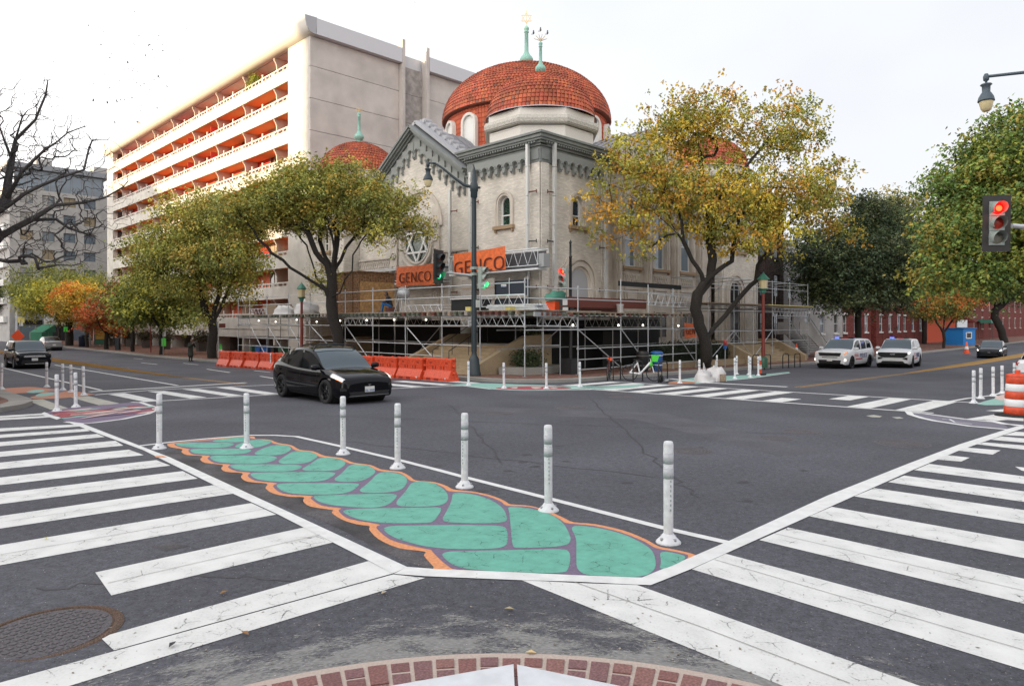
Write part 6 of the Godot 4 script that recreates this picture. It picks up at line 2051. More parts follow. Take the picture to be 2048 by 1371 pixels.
	stack("stack of pale boards behind the left signal head", Vector3(23.6, 2.54, -28.2), Vector3(1.4, 0.4, 2.8), 4, 3, M.lumber_grey, 2.0)
	stack("bundle of long metal profiles lying behind the guard rail at the corner", Vector3(22.9, 2.54, -22.6), Vector3(0.8, 0.28, 3.2), 4, 3, M.galv, 1.4)
	stack("dark timber stack under red netting on the right-hand deck", Vector3(28.4, 2.47, -22.2), Vector3(3.2, 0.42, 0.9), 3, 3, M.lumber_red, 1.2, true)
	var bw := thing("site_box", "black plastic-wrapped box on the deck left of the lamp post", "box", Vector3(22.7, 2.54, -25.6))
	block("body", Vector3(0, 0.28, 0), Vector3(0.9, 0.55, 2.0), M.black_net, bw)
	block("lid", Vector3(0, 0.6, 0), Vector3(0.98, 0.06, 2.1), M.tarp, bw)
	for q in [[onx(940, 612, 22.1), "pair of yellow timber blocks at the deck edge left of the lamp post"], [onx(1020, 612, 22.1), "pair of yellow timber blocks at the deck edge near the corner"]]:
		var y := thing("timber_blocks", q[1], "timber block", Vector3(q[0].x, 2.54, q[0].z))
		for k in 2: block("end", Vector3(0, 0.09, -0.09 + 0.18 * k), Vector3(0.3, 0.18, 0.165), M.lumber_yellow, y)
	for q in [[Vector3(26.2, 2.54, -28.2), 1.25, "tall pale plywood sheet leaning behind the lamp post"], [Vector3(26.25, 2.54, -29.8), 1.2, "second plywood sheet leaning left of the lamp post"]]:
		var ps := thing("plywood_sheet", q[2], "plywood sheet", q[0])
		block("board", Vector3(0, 0.95, 0), Vector3(0.03, 1.9, q[1]), M.lumber_grey, ps)
		for k in 2: block("batten", Vector3(-0.03, 0.4 + k, 0), Vector3(0.03, 0.08, q[1]), M.lumber, ps)
	var scr := thing("dark_screen", "dark mesh screen with a small white notice below the right-hand banner", "screen", Vector3(26.3, 2.54, -25.6))
	block("mesh_panel", Vector3(0, 0.85, -0.9), Vector3(0.05, 1.75, 3.0), mat(lin(0.012, 0.02, 0.035), 0.6), scr)
	for k in 3: pipe("post", Vector3(-0.06, 0, 0.55 - 1.4 * k), Vector3(-0.06, 1.85, 0.55 - 1.4 * k), 0.03, M.steel, scr)
	block("notice", Vector3(-0.05, 1.45, -1.3), Vector3(0.02, 0.14, 0.4), M.frame_white, scr)
	letters("notice_text", "UNITED", 0.08, 0.006, M.blue_plastic, scr, Transform3D(Basis(Vector3(0, 0, 1), Vector3.UP, Vector3(-1, 0, 0)), Vector3(-0.068, 1.41, -1.3)))
	for k in 2: block("rail_board", Vector3(-0.2, 0.35 + 0.45 * k, -0.9), Vector3(0.04, 0.14, 3.0), M.lumber_grey, scr)
	var bu := thing("bucket", "white plastic bucket on the right-hand deck beside the tall standard", "bucket", Vector3(28.9, 2.47, -21.0))
	var bus := st()
	lathe(bus, [[0.0, 0.0], [0.15, 0.0], [0.18, 0.4], [0.19, 0.4], [0.19, 0.43], [0.17, 0.43], [0.14, 0.05], [0.0, 0.05]], 14)
	obj("body", bus, M.white_paint, bu)
	var gc := thing("green_tarp", "crumpled green plastic sheet with an orange edge on the deck behind the right signal", "plastic sheet", Vector3(25.4, 2.5, -22.4))
	var gs := st()
	lump(gs, Vector3(0.7, 0.55, 0.5), 10, 77)
	obj("sheet", gs, M.verdigris, gc, Transform3D(Basis.IDENTITY, Vector3(0, 0.55, 0)))
	block("crate", Vector3(0, 0.27, 0), Vector3(0.7, 0.5, 0.6), M.cone, gc)
	block("box", Vector3(0.85, 0.5, 0.1), Vector3(0.75, 0.45, 0.5), M.green_plastic, gc)
	# the stair scaffold beyond the hedge
	var q := thing("stair_scaffold", "smaller scaffold with a pale plank deck over the far side stairs", "scaffolding")
	var sx := [39.0, 42.4, 45.2, 48.2, 51.2, 54.6]
	for i in sx.size():
		for z in [-21.6, -24.2]:
			pipe("standard", on(sx[i], z, 0.13), Vector3(sx[i], 5.0, z), r, M.steel if z > -22 else M.steel_dull, q)
			if i < sx.size() - 1:
				for y in [4.9, 4.4, 3.1, 2.75, 1.4, 0.6]:
					pipe("ledger", Vector3(sx[i], y, z), Vector3(sx[i + 1], y, z), r, M.steel if z > -22 else M.steel_dull, q)
				if i < 3: pipe("brace", Vector3(sx[i], 1.4 if i % 2 else -0.5, z), Vector3(sx[i + 1], -0.5 if i % 2 else 1.4, z), r * 0.9, M.steel, q)
		for y in [4.9, 2.9]: pipe("transom", Vector3(sx[i], y, -21.6), Vector3(sx[i], y, -24.2), r, M.steel_dull, q)
	truss(q, Vector3(48.2, 3.0, -21.55), Vector3(51.2, 3.0, -21.55), 0.55, 5)
	truss(q, Vector3(51.2, 3.0, -21.55), Vector3(54.6, 3.0, -21.55), 0.55, 6)
	for k in 8:
		block("plank", Vector3(42.8, 3.2, -21.45 - 0.36 * k), Vector3(8.0, 0.06, 0.34), M.lumber, q)
		block("plank", Vector3(50.9, 3.21, -21.45 - 0.36 * k), Vector3(8.1, 0.06, 0.34), M.lumber_yellow if k == 0 else M.lumber, q)

func hoist(label: String, a: Vector3, z1: float, b0: float, b1: float, text: String, k: int) -> void:
	var o := thing("hoist_platform", label, "platform", a)
	var l := z1 - a.z
	var fl := st()
	span(fl, Vector3(-0.35, 0.0, 0), Vector3(0.45, 0.1, l))
	obj("floor", fl, M.galv, o)
	for x in [-0.35, 0.45]:
		truss(o, Vector3(x, 1.1, 0), Vector3(x, 1.1, l), 0.85, int(l / 0.7), 0.024)
		pipe("rail", Vector3(x, 1.12, 0), Vector3(x, 1.12, l), 0.028, M.galv, o)
	for z in [0.05, l - 0.05]:
		for y in [0.3, 1.1]: pipe("end_rail", Vector3(-0.35, y, z), Vector3(0.45, y, z), 0.028, M.galv, o)
		block("motor", Vector3(0.05, 0.5, z + (0.15 if z > 1 else -0.1)), Vector3(0.5, 0.7, 0.35), M.steel_dull, o)
	block("net", Vector3(0.4, 0.6, l / 2), Vector3(0.02, 0.9, l - 0.2), mat(lin(0.06, 0.06, 0.065), 0.8), o)
	var bn := thing("banner", ["orange banner with dark hand-cut letters beside the left signal, below the rose window", "largest orange banner with dark hand-cut letters, behind the lamp post"][k], "banner", Vector3(a.x - 0.42, a.y + [1.2, 1.28][k], b0))
	bn.rotation = Vector3(0, -PI / 2, 0)
	if k == 1: bn.rotate_object_local(Vector3(0, 0, 1), 0.03)
	var w := b1 - b0
	var s := st()
	wavy(s, w, [1.35, 1.25][k], 0.04)
	obj("cloth", s, M.banner, bn)
	letters("lettering", text, [0.62, 0.7][k], 0.012, M.ink, bn, Transform3D(Basis.IDENTITY, Vector3(w / 2, [-0.82, -0.92][k], 0.055)), "Droid Sans", [1.25, 1.35][k])

func wavy(s: SurfaceTool, w: float, h: float, amp: float) -> void:   # a hanging cloth: x from 0 to w, y from -h to 0
	s.set_smooth_group(0)
	var p := func(i: int, j: int) -> Vector3:
		var x := i / 16.0; var y := j / 6.0
		return Vector3(x * w, -h * y - 0.05 * sin(x * PI) * (1.0 - y) - 0.03 * sin(x * 9.0) * y, amp * sin(x * 14.0 + y * 2.0) * (0.3 + 0.7 * y) * 0.6)
	for i in 16:
		for j in 6: quad(s, p.call(i, j), p.call(i + 1, j), p.call(i + 1, j + 1), p.call(i, j + 1))

func lump(s: SurfaceTool, r: Vector3, n: int, sd: int) -> void:   # a crumpled heap sitting on y = 0
	var f := FastNoiseLite.new(); f.seed = sd; f.frequency = 1.1; f.fractal_octaves = 3
	s.set_smooth_group(0)
	var p := func(i: int, j: int) -> Vector3:
		var a := TAU * i / n; var b := PI / 2 * j / (n / 2)
		var d := Vector3(cos(a) * cos(b), sin(b), sin(a) * cos(b))
		var k := 0.85 + 0.5 * f.get_noise_3dv(d * 1.7)
		return Vector3(d.x * r.x * k, maxf(0.0, d.y * r.y * k), d.z * r.z * k)
	for i in n:
		for j in n / 2:
			quad(s, p.call(i, j), p.call(i, j + 1), p.call(i + 1, j + 1), p.call(i + 1, j))

func stack(label: String, p: Vector3, size: Vector3, nx: int, ny: int, m: Material, mess: float, along_x := false) -> void:
	var o := thing("lumber_stack" if m != M.galv else "profile_bundle", label, "stack", p)
	for i in nx:
		for j in ny:
			var w := (size.x if not along_x else size.z) / nx; var h := size.y / ny
			var off := rng.randf_range(-0.1, 0.1) * mess
			if along_x: block("board", Vector3(off, (j + 0.5) * h, (i - (nx - 1) / 2.0) * w), Vector3(size.x, h * 0.86, w * 0.9), m, o)
			else: block("board", Vector3((i - (nx - 1) / 2.0) * w, (j + 0.5) * h, off), Vector3(w * 0.9, h * 0.86, size.z), m, o)

const RING := [[0.90, 0.0], [0.965, 0.06], [0.99, 0.25], [1.0, 0.5], [0.985, 0.72], [0.965, 0.86], [0.93, 0.95], [0.86, 1.0], [0.6, 1.03], [0.3, 1.05], [0.0, 1.055]]
const GLASS_RING := [[1.0, 0.0], [0.975, 0.3], [0.94, 0.6], [0.885, 0.88], [0.80, 0.98], [0.45, 1.0], [0.0, 1.0]]

func ev(keys: Array, t: float) -> float:
	var n := keys.size()
	if t <= keys[0][0]: return keys[0][1]
	if t >= keys[n - 1][0]: return keys[n - 1][1]
	for i in n - 1:
		if t <= keys[i + 1][0]:
			var a: Array = keys[i]; var b: Array = keys[i + 1]
			var p: Array = keys[maxi(i - 1, 0)]; var q: Array = keys[mini(i + 2, n - 1)]
			var d: float = b[0] - a[0]
			var ma: float = (b[1] - p[1]) / maxf(b[0] - p[0], 1e-4); var mb: float = (q[1] - a[1]) / maxf(q[0] - a[0], 1e-4)
			if (b[1] - a[1]) * ma <= 0.0: ma = 0.0
			if (b[1] - a[1]) * mb <= 0.0: mb = 0.0
			var u: float = (t - a[0]) / d
			return a[1] * (1 - u) * (1 - u) * (1 + 2 * u) + b[1] * u * u * (3 - 2 * u) + d * (ma * u * (1 - u) * (1 - u) - mb * u * u * (1 - u))
	return 0.0

class CarShape:
	var L := 4.7; var W := 1.9
	var low := []; var top := []; var wide := []; var roof := []; var gw := []
	var wheels := []; var Ra := 0.4; var R := 0.36
	var t0 := 0.24; var tw := 0.45; var tr := 0.75; var t1 := 0.97

func ring_x(f: float) -> float:
	for i in RING.size() - 1:
		if f <= RING[i + 1][1] and RING[i][1] < RING[i + 1][1]:
			return lerpf(RING[i][0], RING[i + 1][0], (f - RING[i][1]) / (RING[i + 1][1] - RING[i][1]))
	return 0.0

func body_pt(c: CarShape, t: float, j: float) -> Vector3:
	var i := mini(int(j), RING.size() - 2)
	var u := j - i
	var f := lerpf(RING[i][1], RING[i + 1][1], u)
	var xf := lerpf(RING[i][0], RING[i + 1][0], u)
	var lo := ev(c.low, t); var hi := ev(c.top, t)
	var y := lo + (hi - lo) * minf(f, 1.0) + maxf(f - 1.0, 0.0) * 0.8
	var z := c.L / 2 - t * c.L
	for w in c.wheels:
		var dz: float = absf(z - w)
		if dz < c.Ra:
			var arch := c.R + sqrt(c.Ra * c.Ra - dz * dz)
			if y < arch and f < 1.0:
				y = arch
				xf = ring_x(clampf((y - lo) / (hi - lo), 0, 1))
	return Vector3(xf * ev(c.wide, t) * c.W / 2, y, z)

func glass_pt(c: CarShape, t: float, j: float) -> Vector3:
	var i := mini(int(j), GLASS_RING.size() - 2)
	var u := j - i
	var f := lerpf(GLASS_RING[i][1], GLASS_RING[i + 1][1], u)
	var xf := lerpf(GLASS_RING[i][0], GLASS_RING[i + 1][0], u)
	var b := ev(c.top, t) - 0.015; var h := maxf(ev(c.roof, t) - b, 0.004)
	var full := clampf(h / 0.5, 0.0, 1.0)
	return Vector3(lerpf(1.0, xf, full if j < 5 else 1.0) * ev(c.gw, t) * c.W / 2 if j < 5 else xf * ev(c.gw, t) * c.W / 2, b + h * f + (0.03 * (1.0 - xf * xf) if f > 0.9 else 0.0) * full, c.L / 2 - t * c.L)

func patch(s: SurfaceTool, c: CarShape, ta: float, tb: float, ja: float, jb: float, off: float, nt := 4, nj := 3, sides := [1, -1], glass := false) -> void:   # a piece lying on the skin
	s.set_smooth_group(0)
	for sd in sides:
		var g := []
		for a in nt + 1:
			var row := []
			for b in nj + 1:
				var t := lerpf(ta, tb, float(a) / nt); var j := lerpf(ja, jb, float(b) / nj)
				var f := func(tt: float, jj: float) -> Vector3: return glass_pt(c, tt, jj) if glass else body_pt(c, tt, jj)
				var p: Vector3 = f.call(t, j)
				var n: Vector3 = (f.call(t + 0.004, j) - f.call(t - 0.004, j)).cross(f.call(t, minf(j + 0.1, 9.9)) - f.call(t, j - 0.1))
				n = n.normalized()
				if n.dot(Vector3(p.x, (p.y - 0.6) * 0.7, p.z * 0.15)) < 0: n = -n
				p += n * off
				row.append(Vector3(p.x * sd, p.y, p.z))
			g.append(row)
		for a in nt:
			for b in nj:
				if sd > 0: quad(s, g[a][b], g[a][b + 1], g[a + 1][b + 1], g[a + 1][b])
				else: quad(s, g[a][b], g[a + 1][b], g[a + 1][b + 1], g[a][b + 1])

func paint_mat(c: Color, rough := 0.3) -> StandardMaterial3D:
	var m := mat(c, rough)
	m.roughness = 0.06 if c.get_luminance() < 0.3 else rough
	if c.get_luminance() < 0.3: m.metallic_specular = 0.34
	return m

func wheel(parent: Node3D, p: Vector3, r: float, w: float, side: float, rim_m: Material, spokes: int, turn := 0.0) -> void:
	var s := st()
	var rb := Basis(Vector3.UP, turn) * Basis(Vector3(0, 0, 1), -side * PI / 2)
	var xf := Transform3D(rb, p)
	lathe(s, [[r * 0.66, -w / 2], [r * 0.9, -w / 2], [r * 0.985, -w * 0.4], [r, -w * 0.2], [r, w * 0.2], [r * 0.985, w * 0.4], [r * 0.92, w / 2], [r * 0.70, w / 2], [r * 0.68, w * 0.36], [r * 0.68, -w / 2]], 36, xf)
	var ty := obj("wheel", s, M.rubber, parent)
	var m := st()
	lathe(m, [[r * 0.69, w * 0.42], [r * 0.65, w * 0.44], [r * 0.64, w * 0.1]], 36, xf)
	lathe(m, [[0.0, w * 0.40], [r * 0.13, w * 0.40], [r * 0.16, w * 0.3], [r * 0.16, 0.0]], 14, xf)
	for k in spokes:
		var a := TAU * k / spokes
		for dv in [-0.09, 0.09]:
			bar(m, xf * Vector3(cos(a) * r * 0.13, w * 0.33, sin(a) * r * 0.13), xf * Vector3(cos(a + dv) * r * 0.66, w * 0.38, sin(a + dv) * r * 0.66), r * 0.065, r * 0.06)
	obj("rim", m, rim_m, ty)
	var d := st()
	lathe(d, [[0.0, 0.02], [r * 0.5, 0.02], [r * 0.5, 0.0]], 24, xf)
	obj("brake_disc", d, M.steel_dull, ty)

func car(called: String, label: String, category: String, p: Vector3, turn: float, c: CarShape, paint: Material, glass: Material, roof_m: Material, rim: Material, pillars: Array) -> Node3D:
	var o := thing(called, label, category, p, turn)
	# stations, close together round the wheel arches
	var ts := []
	for i in 61: ts.append(i / 60.0)
	for q in [0.004, 0.01, 0.03, 0.99, 0.996]: ts.append(q)
	for w in c.wheels:
		for k in [-1.0, -0.985, -0.94, -0.8, 0.8, 0.94, 0.985, 1.0]: ts.append((c.L / 2 - (w + k * c.Ra)) / c.L)
	ts.sort()
	var s := st()
	s.set_smooth_group(0)
	var nj := RING.size()
	for i in ts.size() - 1:
		for j in nj - 1:
			var a := body_pt(c, ts[i], j); var b := body_pt(c, ts[i], j + 1); var d := body_pt(c, ts[i + 1], j + 1); var e := body_pt(c, ts[i + 1], j)
			if a.distance_to(b) + d.distance_to(e) > 0.001:
				quad(s, a, b, d, e)
				var f := Vector3(-1, 1, 1)
				quad(s, a * f, e * f, d * f, b * f)
	s.set_smooth_group(-1)
	for q in [0.0, 1.0]:   # front and rear faces
		for j in nj - 1:
			var a := body_pt(c, q, j); var b := body_pt(c, q, j + 1)
			quad(s, Vector3(-a.x, a.y, a.z), Vector3(-b.x, b.y, b.z), b, a) if q == 0.0 else quad(s, a, b, Vector3(-b.x, b.y, b.z), Vector3(-a.x, a.y, a.z))
	obj("body", s, paint, o)
	# underside and wheel wells
	var u := st()
	box(u, Vector3(0, ev(c.low, 0.5) + 0.1, 0), Vector3(c.W * 0.84, 0.2, c.L * 0.9))
	for w in c.wheels:
		lathe(u, [[c.Ra + 0.01, -c.W * 0.455], [c.Ra + 0.01, c.W * 0.455]], 20, Transform3D(Basis(Vector3(0, 0, 1), PI / 2), Vector3(0, c.R, w)))
		box(u, Vector3(0, c.R + 0.15, w), Vector3(c.W * 0.5, 0.5, c.Ra * 1.9))
	obj("underbody", u, M.black, o)
	# the cabin, split into windscreen, roof, side windows, pillars and rear window
	var part := {"windscreen": st(), "roof": st(), "side_window": st(), "pillar": st(), "rear_window": st()}
	for k in part: part[k].set_smooth_group(0)
	var n := 40
	for i in n:
		var ta := lerpf(c.t0, c.t1, float(i) / n); var tb := lerpf(c.t0, c.t1, float(i + 1) / n)
		var tm := (ta + tb) / 2
		for j in GLASS_RING.size() - 1:
			var to := "pillar"
			if j >= 4: to = "windscreen" if tm < c.tw else "roof" if tm < c.tr else "rear_window"
			elif j < 3:
				to = "side_window"
				if tm < c.t0 + (c.tw - c.t0) * 0.42: to = "pillar"
				for q in pillars:
					if tm > q[0] and tm < q[1]: to = "pillar"
			var a := glass_pt(c, ta, j); var b := glass_pt(c, ta, j + 1); var d := glass_pt(c, tb, j + 1); var e := glass_pt(c, tb, j)
			var f := Vector3(-1, 1, 1)
			quad(part[to], a, b, d, e)
			quad(part[to], a * f, e * f, d * f, b * f)
	obj("windscreen", part.windscreen, glass, o)
	obj("roof", part.roof, roof_m, o)
	obj("side_window", part.side_window, M.car_side_glass, o)
	obj("pillar", part.pillar, paint, o)
	obj("rear_window", part.rear_window, M.car_side_glass, o)
	for w in c.wheels:
		for sd in [-1, 1]:
			wheel(o, Vector3(sd * (c.W / 2 - 0.115), c.R, w), c.R, 0.23, sd, rim, 7)
	# seams, handles, mirrors
	var sm := st()
	for t in [c.t0 + 0.075, c.t0 + 0.30, c.t0 + 0.50]: patch(sm, c, t, t + 0.0022, 1.2, 6.5, 0.0025, 1, 8)
	obj("door_seam", sm, M.black, o)
	for t in [c.t0 + 0.255, c.t0 + 0.46]:
		var h := st()
		patch(h, c, t, t + 0.035, 4.35, 4.6, 0.012, 2, 1)
		obj("handle", h, paint, o)
	for sd in [-1, 1]:
		var mp := body_pt(c, c.t0 + 0.055, 6.0)
		var mr := st()
		lathe(mr, [[0.0, -0.1], [0.07, -0.08], [0.09, 0.0], [0.075, 0.09], [0.0, 0.11]], 10, Transform3D(Basis(Vector3(1.35, 0, 0), Vector3(0, 0.95, 0), Vector3(0, 0, 0.8)) * Basis(Vector3(0, 0, 1), PI / 2), Vector3(sd * (mp.x + 0.12), mp.y + 0.1, mp.z)))
		box(mr, Vector3(sd * (mp.x + 0.02), mp.y + 0.05, mp.z), Vector3(0.12, 0.04, 0.06))
		obj("mirror", mr, paint, o)
	return o

func plate(o: Node3D, p: Vector3, text: String, tilt := 0.0, back := false) -> void:
	var s := st()
	box(s, p, Vector3(0.31, 0.16, 0.015))
	var m := obj("plate", s, M.frame_white, o)
	if text: letters("plate_text", text, 0.06, 0.004, M.blue_plastic, m, Transform3D(Basis(Vector3.UP, PI if back else 0.0), p + Vector3(0, -0.035, -0.011 if back else 0.011)))

func grille(o: Node3D, called: String, poly: Array, z: float, m: Material, depth := 0.04) -> void:
	var pp := PackedVector2Array()
	for q in poly: pp.append(Vector2(q[0], q[1]))
	var s := st()
	prism(s, pp, depth, Transform3D(Basis.IDENTITY, Vector3(0, 0, z)))
	obj(called, s, m, o)

func crossover() -> CarShape:
	var c := CarShape.new()
	c.L = 4.75; c.W = 1.92; c.R = 0.365; c.Ra = 0.42
	c.wheels = [1.49, -1.40]
	c.low = [[0, 0.30], [0.02, 0.22], [0.1, 0.2], [0.85, 0.22], [0.97, 0.3], [1, 0.45]]
	c.top = [[0, 0.62], [0.012, 0.72], [0.04, 0.80], [0.1, 0.88], [0.18, 0.95], [0.25, 1.0], [0.4, 1.0], [0.6, 1.03], [0.8, 1.1], [0.92, 1.12], [0.98, 1.08], [1, 0.98]]
	c.wide = [[0, 0.70], [0.008, 0.80], [0.03, 0.90], [0.08, 0.965], [0.16, 0.99], [0.3, 1.0], [0.6, 1.0], [0.8, 0.99], [0.92, 0.94], [0.98, 0.86], [1, 0.76]]
	c.roof = [[0.22, 0.97], [0.26, 1.05], [0.34, 1.33], [0.42, 1.53], [0.5, 1.61], [0.58, 1.62], [0.7, 1.56], [0.82, 1.42], [0.92, 1.22], [0.97, 1.1]]
	c.gw = [[0.22, 0.80], [0.3, 0.88], [0.45, 0.915], [0.7, 0.90], [0.85, 0.84], [0.97, 0.74]]
	c.t0 = 0.22; c.tw = 0.45; c.tr = 0.74; c.t1 = 0.96
	return c

func suv(l: float, w: float, h: float, hood: float) -> CarShape:
	var c := CarShape.new()
	c.L = l; c.W = w; c.R = 0.385; c.Ra = 0.45
	c.wheels = [l / 2 - 0.93, -l / 2 + 1.07]
	c.low = [[0, 0.36], [0.02, 0.28], [0.1, 0.27], [0.85, 0.28], [0.97, 0.36], [1, 0.42]]
	c.top = [[0, hood - 0.2], [0.006, hood - 0.1], [0.02, hood - 0.04], [0.06, hood], [0.24, hood + 0.09], [0.4, hood + 0.1], [0.8, hood + 0.14], [0.97, hood + 0.14], [1, hood + 0.08]]
	c.wide = [[0, 0.82], [0.006, 0.89], [0.02, 0.94], [0.06, 0.98], [0.16, 1.0], [0.85, 1.0], [0.95, 0.97], [1, 0.9]]
	c.roof = [[0.23, hood + 0.08], [0.27, hood + 0.18], [0.38, h - 0.12], [0.42, h - 0.03], [0.5, h], [0.75, h - 0.01], [0.9, h - 0.05], [0.94, h - 0.15], [0.99, hood + 0.16]]
	c.gw = [[0.23, 0.84], [0.3, 0.90], [0.45, 0.92], [0.85, 0.90], [0.99, 0.85]]
	c.t0 = 0.23; c.tw = 0.42; c.tr = 0.91; c.t1 = 0.985
	return c

func saloon(l: float, w: float, h: float) -> CarShape:
	var c := CarShape.new()
	c.L = l; c.W = w; c.R = 0.33; c.Ra = 0.375
	c.wheels = [l / 2 - 0.9, -l / 2 + 1.05]
	c.low = [[0, 0.3], [0.02, 0.2], [0.1, 0.18], [0.88, 0.2], [0.97, 0.28], [1, 0.4]]
	c.top = [[0, 0.58], [0.01, 0.68], [0.04, 0.76], [0.12, 0.84], [0.26, 0.92], [0.5, 0.94], [0.8, 1.0], [0.92, 1.02], [0.985, 1.0], [1, 0.9]]
	c.wide = [[0, 0.72], [0.008, 0.82], [0.03, 0.91], [0.1, 0.97], [0.3, 1.0], [0.75, 1.0], [0.92, 0.95], [0.985, 0.88], [1, 0.8]]
	c.roof = [[0.25, 0.9], [0.3, 1.02], [0.42, h - 0.1], [0.5, h], [0.6, h], [0.72, h - 0.1], [0.84, 1.06], [0.9, 1.0]]
	c.gw = [[0.25, 0.8], [0.35, 0.88], [0.5, 0.9], [0.7, 0.87], [0.9, 0.78]]
	c.t0 = 0.25; c.tw = 0.46; c.tr = 0.66; c.t1 = 0.89
	return c

func lamps(o: Node3D, c: CarShape, called: String, ta: float, tb: float, ja: float, jb: float, m: Material, off := 0.008) -> void:
	for sd in [1, -1]:
		var s := st()
		patch(s, c, ta, tb, ja, jb, off, 4, 3, [sd])
		obj(called, s, m, o)

func build_cars() -> void:
	M.car_glass = mat(lin(0.035, 0.055, 0.068), 0.04); M.car_glass.metallic_specular = 0.62
	M.car_side_glass = mat(lin(0.014, 0.016, 0.018), 0.05); M.car_side_glass.metallic_specular = 0.5
	M.car_black = paint_mat(lin(0.006, 0.006, 0.008), 0.25)
	M.car_white = paint_mat(lin(0.72, 0.72, 0.73), 0.35)
	M.car_silver = paint_mat(lin(0.36, 0.36, 0.36), 0.3); M.car_silver.metallic = 0.4
	M.rim_black = mat(lin(0.02, 0.02, 0.022), 0.35, 0.4)
	M.rim_silver = mat(lin(0.45, 0.45, 0.46), 0.35, 0.7)
	M.chrome = mat(lin(0.7, 0.7, 0.7), 0.15, 0.9)
	M.tail_red = mat(lin(0.42, 0.012, 0.012), 0.2)
	M.amber_glass = mat(lin(0.5, 0.2, 0.03), 0.25)
	M.police_blue = mat(lin(0.02, 0.03, 0.16), 0.5)
	M.police_red = mat(lin(0.5, 0.03, 0.04), 0.5)
	# the black electric crossover crossing in front of us
	var c := crossover()
	var p := Vector3(11.18, 0, -19.35); p.y = gy(p.x, p.z)
	var o := car("black_crossover", "glossy black crossover turning through the middle of the crossing", "car", p, -0.03, c, M.car_black, M.car_glass, M.car_side_glass, M.rim_black, [[0.515, 0.54], [0.72, 0.735], [0.86, 1.0]])
	lamps(o, c, "headlight", 0.022, 0.135, 5.0, 7.0, M.headlight_shell)
	lamps(o, c, "headlight_beam", 0.028, 0.115, 5.3, 6.3, M.headlamp, 0.012)
	lamps(o, c, "indicator", 0.026, 0.07, 4.98, 5.25, M.amber, 0.013)
	grille(o, "intake", [[-0.62, 0.30], [0.62, 0.30], [0.66, 0.40], [-0.66, 0.40]], 2.365, M.black)
	lamps(o, c, "fog_slot", 0.004, 0.03, 2.6, 3.3, M.rubber, 0.01)
	grille(o, "chin_trim", [[-0.66, 0.275], [0.66, 0.275], [0.66, 0.29], [-0.66, 0.29]], 2.375, M.chrome, 0.02)
	grille(o, "badge", [[-0.05, 0.60], [0.05, 0.60], [0.045, 0.585], [0.012, 0.582], [0.0, 0.53], [-0.012, 0.582], [-0.045, 0.585]], 2.38, M.chrome, 0.012)
	plate(o, Vector3(0, 0.46, 2.40), "TBL 9905")
	lamps(o, c, "taillight", 0.955, 0.99, 5.0, 6.6, M.tail_red)
	var sk := st()
	patch(sk, c, 0.1, 0.9, 0.0, 1.05, 0.006, 30, 1)
	obj("sill_trim", sk, M.rubber, o)
	for z in [0.35, -0.55]:
		var r := st()
		tube(r, [Vector3(-0.72, 1.53, z), Vector3(-0.66, 1.66, z), Vector3(-0.5, 1.7, z), Vector3(0.5, 1.7, z), Vector3(0.66, 1.66, z), Vector3(0.72, 1.53, z)], [0.022], 6)
		obj("roof_bar", r, M.black, o)
	var ch := st()
	patch(ch, c, 0.12, 0.155, 4.1, 4.5, 0.008, 2, 1)
	obj("side_badge", ch, M.chrome, o)
	# the dark SUV coming down the left street
	c = suv(4.52, 1.84, 1.68, 1.0)
	p = on(8.75, -51.6)
	o = car("black_suv", "black SUV driving towards the crossing on the left street", "car", p, 0.0, c, paint_mat(lin(0.008, 0.009, 0.012), 0.25), M.car_glass, M.car_black, M.rim_silver, [[0.52, 0.545], [0.70, 0.72], [0.88, 1.0]])
	lamps(o, c, "headlight", 0.008, 0.10, 5.2, 6.6, M.rim_silver)
	grille(o, "grille", [[-0.55, 0.74], [0.55, 0.74], [0.5, 0.84], [-0.5, 0.84]], 2.26, M.chrome)
	grille(o, "lower_grille", [[-0.7, 0.34], [0.7, 0.34], [0.6, 0.58], [-0.6, 0.58]], 2.255, M.rubber)
	grille(o, "bumper_trim", [[-0.5, 0.33], [0.5, 0.33], [0.5, 0.36], [-0.5, 0.36]], 2.27, M.chrome)
	lamps(o, c, "fog_light", 0.003, 0.03, 2.6, 3.6, M.rim_silver)
	plate(o, Vector3(0, 0.6, 2.30), "")
	# cars further off
	c = saloon(4.6, 1.82, 1.46)
	o = car("silver_car", "silver saloon seen from behind, far down the left street", "car", on(17.1, -88.9), PI, c, M.car_silver, M.car_glass, M.car_silver, M.rim_silver, [[0.52, 0.54], [0.76, 1.0]])
	lamps(o, c, "taillight", 0.94, 0.995, 4.4, 6.4, M.tail_red)
	plate(o, Vector3(0, 0.62, -2.31), "", 0, true)
	c = suv(4.5, 1.85, 1.6, 1.0)
	o = car("tan_car", "pale car cut off by the left edge behind the black SUV", "car", on(7.3, -63.0), 0.0, c, paint_mat(lin(0.55, 0.42, 0.36), 0.35), M.car_glass, M.car_silver, M.rim_silver, [[0.52, 0.54], [0.70, 0.72], [0.88, 1.0]])
	lamps(o, c, "headlight", 0.008, 0.10, 5.2, 6.6, M.rim_silver)
	c = saloon(4.62, 1.83, 1.46)
	o = car("black_saloon", "dark saloon with lit headlights approaching on the far right", "car", on(70.0, -12.2), -1.50, c, paint_mat(lin(0.014, 0.016, 0.022), 0.25), M.car_glass, M.car_black, M.rim_silver, [[0.52, 0.54], [0.76, 1.0]])
	lamps(o, c, "headlight", 0.012, 0.08, 5.0, 6.4, M.headlamp)
	grille(o, "grille", [[-0.5, 0.42], [0.5, 0.42], [0.62, 0.6], [-0.62, 0.6]], 2.30, M.rubber)
	grille(o, "lower_grille", [[-0.6, 0.26], [0.6, 0.26], [0.6, 0.34], [-0.6, 0.34]], 2.30, M.rubber)
